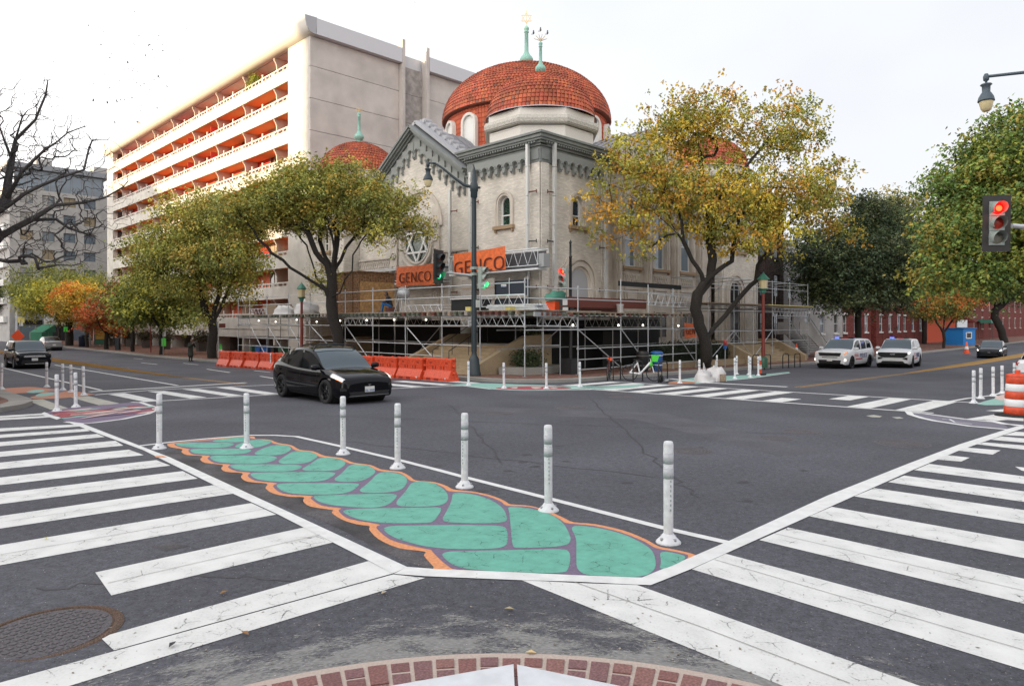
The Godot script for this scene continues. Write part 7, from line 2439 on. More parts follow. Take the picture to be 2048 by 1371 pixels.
	grille(o, "badge", [[-0.1, 0.5], [0.1, 0.5], [0.1, 0.55], [-0.1, 0.55]], 2.345, M.chrome, 0.01)
	c = saloon(4.6, 1.82, 1.46)
	o = car("white_saloon", "white saloon with red tail lights cut off by the right edge behind the barrel", "car", on(35.75, -4.25), PI / 2, c, M.car_white, M.car_glass, M.car_white, M.rim_silver, [[0.52, 0.54], [0.76, 1.0]])
	lamps(o, c, "taillight", 0.93, 0.995, 4.2, 6.5, M.tail_red, 0.012)
	plate(o, Vector3(0, 0.62, -2.31), "", 0, true)
	grille(o, "bumper_trim", [[-0.7, 0.42], [0.7, 0.42], [0.7, 0.56], [-0.7, 0.56]], -2.34, M.stone_grey, 0.05)
	# two police cars at the far kerb
	for k in 2:
		c = suv(5.05, 1.98, 1.8 if k == 0 else 1.78, 1.08)
		p = [on(45.3, -15.6), on(48.9, -13.5)][k]
		o = car("police_car", ["white police car parked at the kerb, the left one with orange lamps lit", "white police car with a wide black grille, pulled alongside the other"][k], "police car", p, [-1.58, -1.45][k], c, M.car_white, M.car_glass, M.car_white, M.rim_black, [[0.50, 0.53], [0.70, 0.725], [0.9, 1.0]])
		lamps(o, c, "headlight", 0.006, 0.075, 5.0, 6.3, M.rim_silver)
		lamps(o, c, "headlight_beam", 0.008, 0.05, 5.2, 6.1, M.headlamp if k else M.amber, 0.016)
		var z := 2.5
		if k == 0:
			grille(o, "grille", [[-0.6, 0.80], [0.6, 0.80], [0.66, 1.0], [-0.66, 1.0]], z, M.rubber)
			grille(o, "lower_grille", [[-0.62, 0.36], [0.62, 0.36], [0.66, 0.56], [-0.66, 0.56]], z, M.rubber)
			grille(o, "slot", [[-0.45, 0.70], [0.45, 0.70], [0.45, 0.74], [-0.45, 0.74]], z, M.rubber)
			lamps(o, c, "fog_light", 0.002, 0.016, 2.2, 2.9, M.headlamp, 0.012)
		else:
			grille(o, "grille", [[-0.62, 0.68], [0.62, 0.68], [0.82, 0.86], [0.78, 1.0], [-0.78, 1.0], [-0.82, 0.86]], z, M.rubber)
			grille(o, "lower_grille", [[-0.7, 0.33], [0.7, 0.33], [0.55, 0.47], [-0.55, 0.47]], z, M.rubber)
			for sd in [-1, 1]: grille(o, "air_curtain", [[sd * 0.52, 0.62], [sd * 0.8, 0.55], [sd * 0.82, 0.68], [sd * 0.7, 0.70]], z, M.rubber)
			grille(o, "badge", [[-0.13, 0.86], [0.13, 0.86], [0.13, 0.92], [-0.13, 0.92]], z + 0.041, M.chrome, 0.01)
		plate(o, Vector3(0, 0.58, z + 0.045), "")
		# light bar
		var lb := st()
		box(lb, Vector3(0, 1.86, 0.15), Vector3(1.15, 0.08, 0.28))
		var bar_o := obj("light_bar", lb, M.car_side_glass, o)
		var lit := st()
		box(lit, Vector3(-0.38, 1.865, 0.296), Vector3(0.26, 0.07, 0.02))
		obj("blue_lamp", lit, M.blue_light, bar_o)
		var lit2 := st()
		box(lit2, Vector3(0.1, 1.86, 0.296), Vector3(0.4, 0.06, 0.015))
		obj("red_lamp", lit2, M.tail_red, bar_o)
		# livery
		for sd in [1, -1]:
			var q := body_pt(c, 0.56, 3.4)
			letters("police_lettering", "POLICE", 0.25, 0.012, M.police_blue, o, Transform3D(Basis(Vector3.UP, sd * PI / 2), Vector3(sd * (q.x + 0.012), q.y - 0.03, q.z)), "Droid Sans", 1.15)
			for j in 3:
				var s := st()
				patch(s, c, 0.245 + 0.01 * j, 0.39, 3.1 + 0.42 * j, 3.32 + 0.42 * j, 0.006, 6, 1, [sd])
				obj("red_stripe", s, M.police_red, o)
			var s2 := st()
			patch(s2, c, 0.29, 0.52, 2.25, 2.6, 0.006, 8, 1, [sd])
			obj("red_stripe", s2, M.police_red, o)

func post_proto() -> Node3D:
	var o := thing("delineator_post", "", "traffic post", Vector3.ZERO, 0.0, "white flexible posts round the painted corners")
	var b := st()
	lathe(b, [[0.0, 0.0], [0.118, 0.0], [0.118, 0.012], [0.1, 0.03], [0.07, 0.06], [0.05, 0.09], [0.0, 0.09]], 20)
	var base := obj("base", b, M.post_white, o)
	for k in 4:
		var a := TAU * k / 4 + 0.5
		var s := st()
		lathe(s, [[0.0, 0.012], [0.014, 0.012], [0.014, 0.0], [0.014, -0.01]], 6, Transform3D(Basis.IDENTITY, Vector3(cos(a) * 0.085, 0.045, sin(a) * 0.085)))
		obj("bolt", s, M.steel_dull, base)
	var t := st()
	lathe(t, [[0.045, 0.085], [0.047, 0.93], [0.042, 0.955], [0.03, 0.96], [0.0, 0.955]], 14)
	obj("tube", t, M.post_white, o)
	for y in [0.80, 0.66]:
		var s := st()
		lathe(s, [[0.047, y - 0.05], [0.0485, y - 0.05], [0.0485, y + 0.05], [0.047, y + 0.05]], 14)
		obj("reflective_band", s, M.reflector, o)
	var sl := st()
	for k in 8: box(sl, Vector3(-0.034, 0.32 + 0.045 * k, 0.033), Vector3(0.008, 0.02, 0.008))
	obj("slot", sl, M.steel_dull, o)
	return o

func build_posts() -> void:
	var proto := post_proto()
	var spots := [[318, 897, "white flexible post at the far left tip of the big teal mural"], [493, 896, "white flexible post standing on the teal petals of the big mural"], [686, 908, "third white post along the big teal mural, counted from the left"], [795, 936, "middle white post along the big teal mural"], [929, 974, "third white post from the right along the big teal mural"], [1097, 1021, "second white post from the right along the big teal mural"], [1337, 1085, "nearest and largest white post, at the right end of the teal mural"],
		[2, 778, "white post cut by the left edge on the orange corner mural"], [93, 774, "white post behind the orange corner mural, below the black SUV"], [125, 780, "white post just right of the one below the black SUV"], [142, 784, "white post half hidden by a nearer one on the left corner"], [167, 790, "white post at the right tip of the orange corner mural"], [113, 822, "nearer white post at the left of the small red mural"], [151, 814, "nearer white post at the back of the small red mural"],
		[541, 739, "lone white post in front of the left orange barriers"], [762, 752, "white post behind the black crossover's bonnet"], [937, 770, "white post at the street lamp's foot, right of the barriers"], [1008, 776, "white post at the left of the red and teal kerb mural"], [1093, 777, "leaning white post in the middle of the red and teal kerb mural"], [1160, 773, "white post at the right of the red and teal kerb mural"],
		[1360, 766, "white post on the rust-coloured patch right of the hoops"], [1399, 763, "white post touching the left of the rubbish bags"], [1434, 746, "white post behind the rubbish bags"], [1470, 757, "first white post right of the rubbish bags"], [1474, 748, "white post just behind the first one right of the rubbish bags"], [1501, 754, "nearer of the two posts before the red lamp post"], [1498, 749, "farther of the two posts before the red lamp post"], [1517, 751, "white post with the orange panel beside it"],
		[1948, 806, "nearest white post by the striped barrel"], [1962, 797, "second white post behind the striped barrel's left"], [1987, 792, "third white post behind the striped barrel"], [2005, 787, "fourth white post behind the striped barrel"], [2029, 777, "white post rising right behind the striped barrel"]]
	for i in spots.size():
		var q: Array = spots[i]
		var p := gp(q[0], q[1])
		if i == 0:
			proto.position = p; proto.set_meta("label", q[2])
		else:
			var c := dup(proto, p, rng.randf_range(-0.5, 0.5), q[2])
			c.rotation.z = rng.randf_range(-0.02, 0.02)
			if i == 18: c.rotation.z = 0.035

func build_barriers() -> void:
	var o := thing("water_barrier", "", "barrier", Vector3.ZERO, 0.0, "orange plastic barriers along the kerb")
	var s := st()
	var l := 1.76
	var prof := PackedVector2Array([Vector2(-0.3, 0.0), Vector2(0.3, 0.0), Vector2(0.3, 0.13), Vector2(0.27, 0.2), Vector2(0.14, 0.46), Vector2(0.13, 0.5), Vector2(0.13, 0.88), Vector2(0.10, 0.98), Vector2(-0.10, 0.98), Vector2(-0.13, 0.88), Vector2(-0.13, 0.5), Vector2(-0.14, 0.46), Vector2(-0.27, 0.2), Vector2(-0.3, 0.13)])
	prism(s, prof, l, Transform3D(Basis.IDENTITY, Vector3(0, 0, -l / 2)))
	obj("shell", s, M.barrier, o)
	var r := st()
	for z in [-0.8, -0.28, 0.28, 0.8]:
		for x in [-1, 1]: box(r, Vector3(x * 0.115, 0.72, z), Vector3(0.06, 0.42, 0.1))
	for x in [-1, 1]: box(r, Vector3(x * 0.112, 0.9, 0), Vector3(0.06, 0.1, l - 0.06))
	obj("rib", r, M.barrier, o)
	for z in [-0.3, 0.28]:
		var h := st()
		box(h, Vector3(0, 0.58, z), Vector3(0.268, 0.13, 0.26))
		obj("fork_hole", h, M.barrier_hole, o)
	for z in [-0.5, 0.05]:
		var h := st()
		box(h, Vector3(-0.24, 0.07, z), Vector3(0.13, 0.1, 0.3))
		obj("foot_gap", h, M.barrier_hole, o)
	for z in [-0.55, 0.55]:
		var h := st()
		box(h, Vector3(0, 0.78, z), Vector3(0.268, 0.06, 0.16))
		obj("grip_slot", h, M.barrier_hole, o)
	var kn := st()
	for y in [0.3, 0.6, 0.9]: lathe(kn, [[0.0, 0.0], [0.07, 0.0], [0.07, 0.12], [0.0, 0.12]], 10, Transform3D(Basis.IDENTITY, Vector3(0, y, l / 2 + 0.04)))
	for z in [-0.5, 0.4]: lathe(kn, [[0.0, 0.0], [0.06, 0.0], [0.05, 0.04], [0.0, 0.05]], 10, Transform3D(Basis.IDENTITY, Vector3(0, 0.98, z)))
	obj("hinge", kn, M.barrier, o)
	var cap := st()
	lathe(cap, [[0.0, 0.02], [0.045, 0.02], [0.045, 0.0]], 10, Transform3D(Basis(Vector3(0, 0, 1), PI / 2), Vector3(-0.285, 0.12, 0.66)))
	obj("drain_plug", cap, M.tarp, o)
	var names := ["nearest orange plastic barrier, at the right end of the row by the stairs", "second orange barrier from the right end of the row", "third orange barrier from the right, beyond the black crossover's bonnet", "fourth orange barrier from the right, touching the black crossover's outline", "fifth orange barrier, hidden behind the black crossover's bonnet", "sixth orange barrier, hidden behind the black crossover's cabin",
		"seventh orange barrier, behind the rear of the black crossover", "orange barrier just left of the black crossover's tail", "fourth orange barrier from the left end, behind the lone white post", "third orange barrier from the left end of the row", "second orange barrier from the left end of the row", "farthest orange plastic barrier, at the left end of the row"]
	for i in 12:
		var p := on(19.05 - 0.08 * i + rng.randf_range(-0.05, 0.05), -23.55 - 1.9 * i)
		var t := rng.randf_range(-0.03, 0.03)
		if i == 0:
			o.position = p; o.set_meta("label", names[0])
		else:
			dup(o, p, t, names[i])

func signal_head(label: String, p: Vector3, dir: Vector3, lit: int, k: float, grey: bool, backplate: bool) -> Node3D:   # p: centre of the head; dir: where it faces
	var o := thing("traffic_signal", label, "traffic light", p)
	o.basis = facing(dir)
	var hb := st()
	for j in 3: box(hb, Vector3(0, (1 - j) * 0.355 * k, -0.1), Vector3(0.34 * k, 0.345 * k, 0.2))
	obj("housing", hb, M.signal_grey if grey else M.signal_body, o)
	if backplate:
		var bp := st()
		box(bp, Vector3(0, 0, -0.03), Vector3(0.62 * k, 1.36 * k, 0.015))
		obj("back_plate", bp, M.signal_back, o)
	for j in 3:
		var y := (1 - j) * 0.355 * k
		var ls := st()
		lathe(ls, [[0.0, 0.035], [0.07 * k, 0.03], [0.12 * k, 0.015], [0.145 * k, 0.0]], 20, Transform3D(Basis(Vector3.RIGHT, PI / 2), Vector3(0, y, 0.002)))
		var m: Material = M.lens_dark
		if j == 0 and lit == 0: m = M.lens_red
		elif j == 2 and lit == 2: m = M.lens_green
		elif j == 1 and grey: m = M.lens_dim_red
		elif j == 2 and grey: m = M.lens_clear
		var lens_o := obj("signal_lens", ls, m, o)
		if (j == 0 and lit == 0) or (j == 2 and lit == 2):
			var cs := st()
			lathe(cs, [[0.0, 0.045], [0.05 * k, 0.04], [0.07 * k, 0.03]], 14, Transform3D(Basis(Vector3.RIGHT, PI / 2), Vector3(0.02, y, 0.004)))
			obj("signal_core", cs, M.lens_red_core if lit == 0 else M.lens_green_core, lens_o)
		var v := st()
		v.set_smooth_group(0)
		var n := 14
		for i in n:
			var a := deg_to_rad(-40.0 + 260.0 * i / n); var b := deg_to_rad(-40.0 + 260.0 * (i + 1) / n)
			var ln := func(t: float) -> float: return k * (0.10 + 0.14 * clampf(sin(t) * 0.5 + 0.6, 0, 1))
			for rr in [0.155, 0.15]:
				quad(v, Vector3(cos(a) * rr * k, y + sin(a) * rr * k, 0), Vector3(cos(b) * rr * k, y + sin(b) * rr * k, 0), Vector3(cos(b) * rr * k, y + sin(b) * rr * k, ln.call(b)), Vector3(cos(a) * rr * k, y + sin(a) * rr * k, ln.call(a)))
		obj("visor", v, M.signal_grey if grey else M.signal_body, o)
	if lit == 0 or lit == 2:
		var li := OmniLight3D.new()
		li.name = "signal_light"
		li.light_energy = 0.06
		li.light_color = Color(1, 0.15, 0.1) if lit == 0 else Color(0.2, 1.0, 0.6)
		li.light_size = 0.08
		li.omni_range = 6.0
		li.omni_attenuation = 2.0
		li.shadow_enabled = true
		li.position = Vector3(0, (1 - lit) * 0.355 * k, 0.16)
		o.add_child(li, true)
	return o

func lamp_head(parent: Node3D, p: Vector3, k := 1.0) -> void:   # hanging teardrop street lamp; p: where the arm ends
	var s := st()
	lathe(s, [[0.0, 0.1 * k], [0.05 * k, 0.09 * k], [0.09 * k, 0.0], [0.08 * k, -0.12 * k], [0.035 * k, -0.16 * k], [0.035 * k, -0.24 * k], [0.15 * k, -0.24 * k], [0.17 * k, -0.27 * k], [0.12 * k, -0.31 * k], [0.115 * k, -0.5 * k], [0.15 * k, -0.55 * k], [0.21 * k, -0.66 * k], [0.235 * k, -0.76 * k], [0.24 * k, -0.80 * k], [0.21 * k, -0.81 * k]], 20, Transform3D(Basis.IDENTITY, p))
	obj("lamp_hood", s, M.lamp_blue if p.length() > 10.1 else M.lamp_green, parent)
	var g := st()
	lathe(g, [[0.205 * k, -0.80 * k], [0.19 * k, -0.9 * k], [0.15 * k, -1.04 * k], [0.10 * k, -1.12 * k], [0.0, -1.14 * k]], 20, Transform3D(Basis.IDENTITY, p))
	obj("lamp_globe", g, M.globe, parent)

func pole_shape(h: float, r: float) -> SurfaceTool:
	var s := st()
	lathe(s, [[0.32, 0.0], [0.32, 0.12], [0.28, 0.2], [0.24, 0.75], [0.2, 0.85], [0.13, 0.95], [r * 1.25, 1.0], [r, 1.1], [r * 0.8, h], [0.0, h]], 16)
	for k in 8:
		var a := TAU * k / 8
		bar(s, Vector3(cos(a) * r, 1.1, sin(a) * r), Vector3(cos(a) * r * 0.8, h - 0.05, sin(a) * r * 0.8), 0.03, 0.03)
	return s

func build_lamps() -> void:
	# the lamp post at the far corner
	var b := gp(948, 757)
	b = Vector3(b.x, gy(b.x, b.z) + 0.13, b.z)
	var d := (b.x - b.z) / R2
	var px := 945.0
	var o := thing("street_lamp", "tall dark green street lamp with a curved arm in front of the scaffolding", "street lamp", b)
	var topy := at(px, 375, d).y - b.y
	obj("post", pole_shape(topy, 0.105), M.lamp_green, o)
	var hd := st()
	lathe(hd, [[0.1, -0.5], [0.16, -0.42], [0.16, -0.2], [0.19, -0.15], [0.19, 0.15], [0.13, 0.25], [0.12, 0.55], [0.08, 0.65], [0.1, 0.75], [0.03, 0.95], [0.0, 1.05]], 14, Transform3D(Basis.IDENTITY, Vector3(0, topy, 0)))
	obj("finial", hd, M.lamp_green, o)
	var along := Vector3(-0.707, 0, -0.707)   # towards the left of the picture, over the street
	var w := (945.0 - 853.0) / F * d
	var arm := st()
	tube(arm, [Vector3(0, topy, 0), Vector3(0, topy + 0.12, 0) + along * 0.45, Vector3(0, topy + 0.48, 0) + along * 0.95, Vector3(0, topy + 0.9, 0) + along * 1.45, Vector3(0, topy + 1.13, 0) + along * 1.8, Vector3(0, topy + 1.13, 0) + along * w], [0.075, 0.07, 0.06, 0.05, 0.045, 0.04], 8)
	tube(arm, [Vector3(0, topy, 0), Vector3(0, topy, 0) - along * 0.3], [0.09, 0.05], 8)
	obj("arm", arm, M.lamp_green, o)
	lamp_head(o, Vector3(0, topy + 1.1, 0) + along * w, 0.95)
	var sa := st()
	tube(sa, [Vector3(0, at(px, 551, d).y - b.y, 0), Vector3(0, at(px, 545, d).y - b.y, 0) + along * ((945.0 - 890.0) / F * d)], [0.07, 0.05], 8)
	obj("signal_arm", sa, M.steel_dull, o)
	var bx := st()
	box(bx, Vector3(0.1, at(px, 607, d).y - b.y, 0.1), Vector3(0.2, 0.34, 0.2))
	obj("control_box", bx, M.mast, o)
	var by := st()
	for y in [548, 536]: box(by, Vector3(0, at(px, y, d).y - b.y, 0), Vector3(0.26, 0.12, 0.26))
	obj("clamp", by, M.signal_grey, o)
	signal_head("large dark traffic light showing green on the lamp post's signal arm", at(878, 533, d - 0.2), Vector3(0.22, -0.02, 1.0), 2, 1.13, false, true)
	signal_head("smaller grey traffic light showing green, fixed to the lamp post's right side", at(967, 555, d - 0.15), Vector3(0.18, 0, 1.0), 2, 0.95, true, false)
	# corner sign plate on the scaffold, its words worn away
	var sg := thing("notice_sign", "pale notice sign with faded rows of letters on the scaffold beside the lamp post", "sign", Vector3(21.82, 2.0, -24.55))
	sg.rotation.y = -PI / 2
	block("board", Vector3(0, 0, 0), Vector3(0.56, 0.5, 0.02), M.steel, sg)
	for k in 3:
		letters("sign_text", ["DO NOT", "DATES", "UMSM"][k], 0.1, 0.006, M.joint, sg, Transform3D(Basis.IDENTITY, Vector3(0.02, 0.11 - 0.16 * k, 0.014)))
	# signal post by the corner of the shed
	b = gp(1141, 753); b.y = gy(b.x, b.z) + 0.13
	d = (b.x - b.z) / R2
	o = thing("signal_post", "slim black post with a pointed top and square base by the scaffold corner", "post", b)
	var ps := st()
	var ph := at(1145, 478, d).y - b.y
	lathe(ps, [[0.09, 0.0], [0.085, 2.8], [0.08, 2.82], [0.065, ph - 0.9], [0.09, ph - 0.88], [0.055, ph - 0.8], [0.05, ph - 0.2], [0.075, ph - 0.17], [0.04, ph - 0.1], [0.0, ph]], 14)
	obj("shaft", ps, M.black, o)
	var pb_ := st()
	hexa(pb_, [Vector3(-0.42, 0, -0.42), Vector3(0.42, 0, -0.42), Vector3(0.42, 0, 0.42), Vector3(-0.42, 0, 0.42), Vector3(-0.33, 0.75, -0.33), Vector3(0.33, 0.75, -0.33), Vector3(0.33, 0.75, 0.33), Vector3(-0.33, 0.75, 0.33)])
	obj("base", pb_, M.black, o)
	var br := st()
	tube(br, [Vector3(0, at(1145, 541, d).y - b.y, 0), at(1128, 540, d) - b], [0.03], 6)
	obj("bracket", br, M.steel_dull, o)
	signal_head("grey traffic light showing red on the slim black post", at(1126, 557, d - 0.2), Vector3(-1.0, 0, 0.10), 0, 0.95, true, false)
	var pd := thing("pedestrian_signal", "cluster of four blank pedestrian signal boxes on the slim black post", "pedestrian signal", at(1128, 612, d - 0.1))
	for k in 2:
		for j in 2:
			var x: float = 0.0 if k == 0 else 0.42
			block("box_body", Vector3(x, 0.18 - 0.37 * j, 0.0), Vector3(0.36, 0.34, 0.3), M.signal_body, pd, -PI / 4 + [0.35, -0.5][k])
			var f := Basis(Vector3.UP, -PI / 4 + [0.35, -0.5][k])
			block("screen", Vector3(x, 0.18 - 0.37 * j, 0.0) + f * Vector3(0, 0, 0.155), Vector3(0.28, 0.27, 0.02), M.tarp if k == 0 else M.stone_grey, pd, -PI / 4 + [0.35, -0.5][k])
	# the lamp and signal that reach in from the right
	b = on(24.9, -0.7, 0.13)
	o = thing("street_lamp", "blue-grey hanging street lamp on an arm reaching in from the right edge", "street lamp", b)
	obj("post", pole_shape(8.2, 0.11), M.lamp_blue, o)
	var lp := at(1973, 153, 21.0)
	var a2 := st()
	var hub := b + Vector3(0, 8.0, 0)
	tube(a2, [hub - b, hub.lerp(lp, 0.35) + Vector3(0, 0.45, 0) - b, hub.lerp(lp, 0.7) + Vector3(0, 0.36, 0) - b, lp - b], [0.07, 0.055, 0.05, 0.045], 8)
	obj("arm", a2, M.lamp_blue, o)
	lamp_head(o, lp - b, 1.001 * 0.95)
	var sp := at(1995, 446, 16.5)
	var ma := st()
	tube(ma, [Vector3(0, 4.4, 0), at(2024, 451, 16.55) - b], [0.08, 0.055], 10)
	obj("signal_arm", ma, M.galv, o)
	signal_head("nearest traffic light showing red over the right-hand street", sp, Vector3(-1.0, -0.03, 0.72), 0, 1.0, true, true)
	# red posts with green lanterns
	for q in [[1527, 737, 587, 0.13, "red lamp post with a green lantern by the far side stairs", 39.9], [603, 712, 628, 0.13, "red lamp post with a green lantern standing inside the left end of the scaffold", 44.5], [212, 703, 640, 0.13, "slim red lamp post on the left pavement by the bus shelter", 74.5]]:
		d = q[5]
		b = at(q[0], q[1], d); b.y = gy(b.x, b.z) + q[3]
		o = thing("red_lamp_post", q[4], "lamp post", b)
		var h := at(q[0], q[2], d).y - b.y
		if q[0] == 603: h = at(603, 603, d).y - b.y
		var s := st()
		lathe(s, [[0.13, 0.0], [0.12, 0.1], [0.09, h * 0.5], [0.08, h]], 12)
		obj("post", s, M.red_post, o)
		var f := st()
		lathe(f, [[0.26, 0.0], [0.26, 0.5], [0.2, 0.62], [0.12, 0.66]], 8)
		obj("base", f, M.green_plastic, o)
		var ln := st()
		lathe(ln, [[0.08, h], [0.14, h + 0.05], [0.17, h + 0.2], [0.28, h + 0.26], [0.28, h + 0.3]], 6, Transform3D(), 0, TAU, false)
		lathe(ln, [[0.26, h + 0.8], [0.36, h + 0.82], [0.34, h + 0.88], [0.14, h + 1.1], [0.05, h + 1.2], [0.0, h + 1.3]], 6, Transform3D(), 0, TAU, false)
		obj("lantern", ln, M.verdigris, o)
		var gs := st()
		lathe(gs, [[0.22, h + 0.28], [0.25, h + 0.82]], 6, Transform3D(), 0, TAU, false)
		obj("lantern_glass", gs, M.globe, o)

func hoop(label: String, p: Vector3, turn: float) -> void:
	var o := thing("bike_hoop", label, "bike rack", p, turn, "black bicycle hoops on the right-hand pavement")
	var s := st()
	tube(s, [Vector3(-0.42, 0, 0), Vector3(-0.42, 0.72, 0), Vector3(-0.36, 0.83, 0), Vector3(-0.25, 0.87, 0), Vector3(0.25, 0.87, 0), Vector3(0.36, 0.83, 0), Vector3(0.42, 0.72, 0), Vector3(0.42, 0, 0)], [0.03], 8)
	obj("tube", s, M.black, o)
	for x in [-0.42, 0.42]:
		var f := st()
		lathe(f, [[0.08, 0.0], [0.08, 0.012], [0.0, 0.012]], 10, Transform3D(Basis.IDENTITY, Vector3(x, 0, 0)))
		obj("foot_plate", f, M.black, o)

func bicycle(label: String, p: Vector3, turn: float, frame: Material, kind: int) -> void:
	var o := thing("bicycle", label, "bicycle", p, turn)
	for x in [-0.52, 0.52]:
		var t := st()
		var ring := []
		for i in 25: ring.append(Vector3(x + cos(TAU * i / 24) * 0.33, 0.34 + sin(TAU * i / 24) * 0.33, 0))
		tube(t, ring, [0.022], 6, false)
		var w := obj("wheel", t, M.rubber, o)
		var sp := st()
		for i in 10: tube(sp, [Vector3(x, 0.34, 0), Vector3(x + cos(TAU * i / 10) * 0.32, 0.34 + sin(TAU * i / 10) * 0.32, 0)], [0.004], 3, false)
		obj("spokes", sp, M.steel_dull, w)
	var f := st()
	var r := 0.02 if kind == 0 else 0.045
	tube(f, [Vector3(-0.52, 0.34, 0), Vector3(-0.08, 0.3, 0), Vector3(0.36, 0.8, 0)], [r], 7)
	if kind == 0: tube(f, [Vector3(-0.2, 0.78, 0), Vector3(0.36, 0.8, 0)], [r], 7)
	tube(f, [Vector3(-0.08, 0.3, 0), Vector3(-0.22, 0.88, 0)], [r * 0.8], 7)
	tube(f, [Vector3(-0.52, 0.34, 0), Vector3(-0.2, 0.76, 0)], [r * 0.6], 6)
	obj("frame", f, frame, o)
	var fk := st()
	tube(fk, [Vector3(0.52, 0.34, 0.04), Vector3(0.38, 0.86, 0), Vector3(0.35, 1.0, 0)], [0.022], 6)
	tube(fk, [Vector3(0.52, 0.34, -0.04), Vector3(0.38, 0.86, 0)], [0.022], 6)
	obj("fork", fk, frame if kind == 1 else M.black, o)
	var hb := st()
	tube(hb, [Vector3(0.28, 1.04, -0.3), Vector3(0.36, 1.0, -0.1), Vector3(0.36, 1.0, 0.1), Vector3(0.28, 1.04, 0.3)], [0.014], 6)
	obj("handlebar", hb, M.black, o)
	var sd := st()
	hexa(sd, [Vector3(-0.36, 0.88, -0.07), Vector3(-0.08, 0.88, -0.02), Vector3(-0.08, 0.88, 0.02), Vector3(-0.36, 0.88, 0.07), Vector3(-0.36, 0.94, -0.08), Vector3(-0.06, 0.92, -0.025), Vector3(-0.06, 0.92, 0.025), Vector3(-0.36, 0.94, 0.08)])
	obj("saddle", sd, M.black, o)
	var m := st()
	box(m, Vector3(-0.5, 0.69, 0), Vector3(0.5, 0.02, 0.07), Basis(Vector3(0, 0, 1), 0.2))
	obj("mudguard", m, M.black if kind == 0 else M.stone_grey, o)
	if kind == 1:
		var b := st()
		hexa(b, [Vector3(0.42, 0.84, -0.12), Vector3(0.66, 0.84, -0.16), Vector3(0.66, 0.84, 0.16), Vector3(0.42, 0.84, 0.12), Vector3(0.4, 1.12, -0.15), Vector3(0.74, 1.12, -0.2), Vector3(0.74, 1.12, 0.2), Vector3(0.4, 1.12, 0.15)])
		obj("basket", b, M.lime, o)
		var h := st()
		lathe(h, [[0.0, 0.0], [0.07, 0.02], [0.06, 0.2], [0.0, 0.22]], 8, Transform3D(Basis.IDENTITY, Vector3(0.4, 0.62, 0)))
		obj("head_cover", h, M.lime, o)
	else:
		var b := st()
		box(b, Vector3(0.4, 0.9, 0), Vector3(0.1, 0.14, 0.2))
		obj("bag", b, M.cone, o)

func bin(called: String, label: String, p: Vector3, m: Material, band: Material) -> void:
	var o := thing(called, label, "litter bin", p)
	var s := st()
	lathe(s, [[0.0, 0.0], [0.27, 0.0], [0.31, 0.9], [0.31, 0.92]], 20)
	obj("body", s, m, o)
	var l := st()
	lathe(l, [[0.33, 0.9], [0.34, 0.95], [0.3, 1.02], [0.2, 1.06], [0.18, 1.02], [0.0, 1.0]], 20)
	obj("lid", l, m, o)
	for y in [0.3, 0.8]:
		var b := st()
		lathe(b, [[0.275 + y * 0.045, y], [0.285 + y * 0.045, y + 0.005], [0.285 + y * 0.045, y + 0.05], [0.275 + y * 0.045, y + 0.055]], 20)
		obj("band", b, band, o)

func cone(label: String, p: Vector3, h := 0.72) -> void:
	var o := thing("traffic_cone", label, "traffic cone", p)
	var k := h / 0.72
	block("base", Vector3(0, 0.02 * k, 0), Vector3(0.36, 0.04, 0.36) * k, M.black if "green" in label else M.cone, o, 0.5)
	var s := st()
	lathe(s, [[0.14 * k, 0.04 * k], [0.035 * k, h], [0.0, h]], 16)
	obj("cone", s, M.lime if "green" in label else M.cone, o)
	var b := st()
	lathe(b, [[0.108 * k, 0.28 * k], [0.078 * k, 0.46 * k]], 16)
	obj("collar", b, M.white_paint, o)

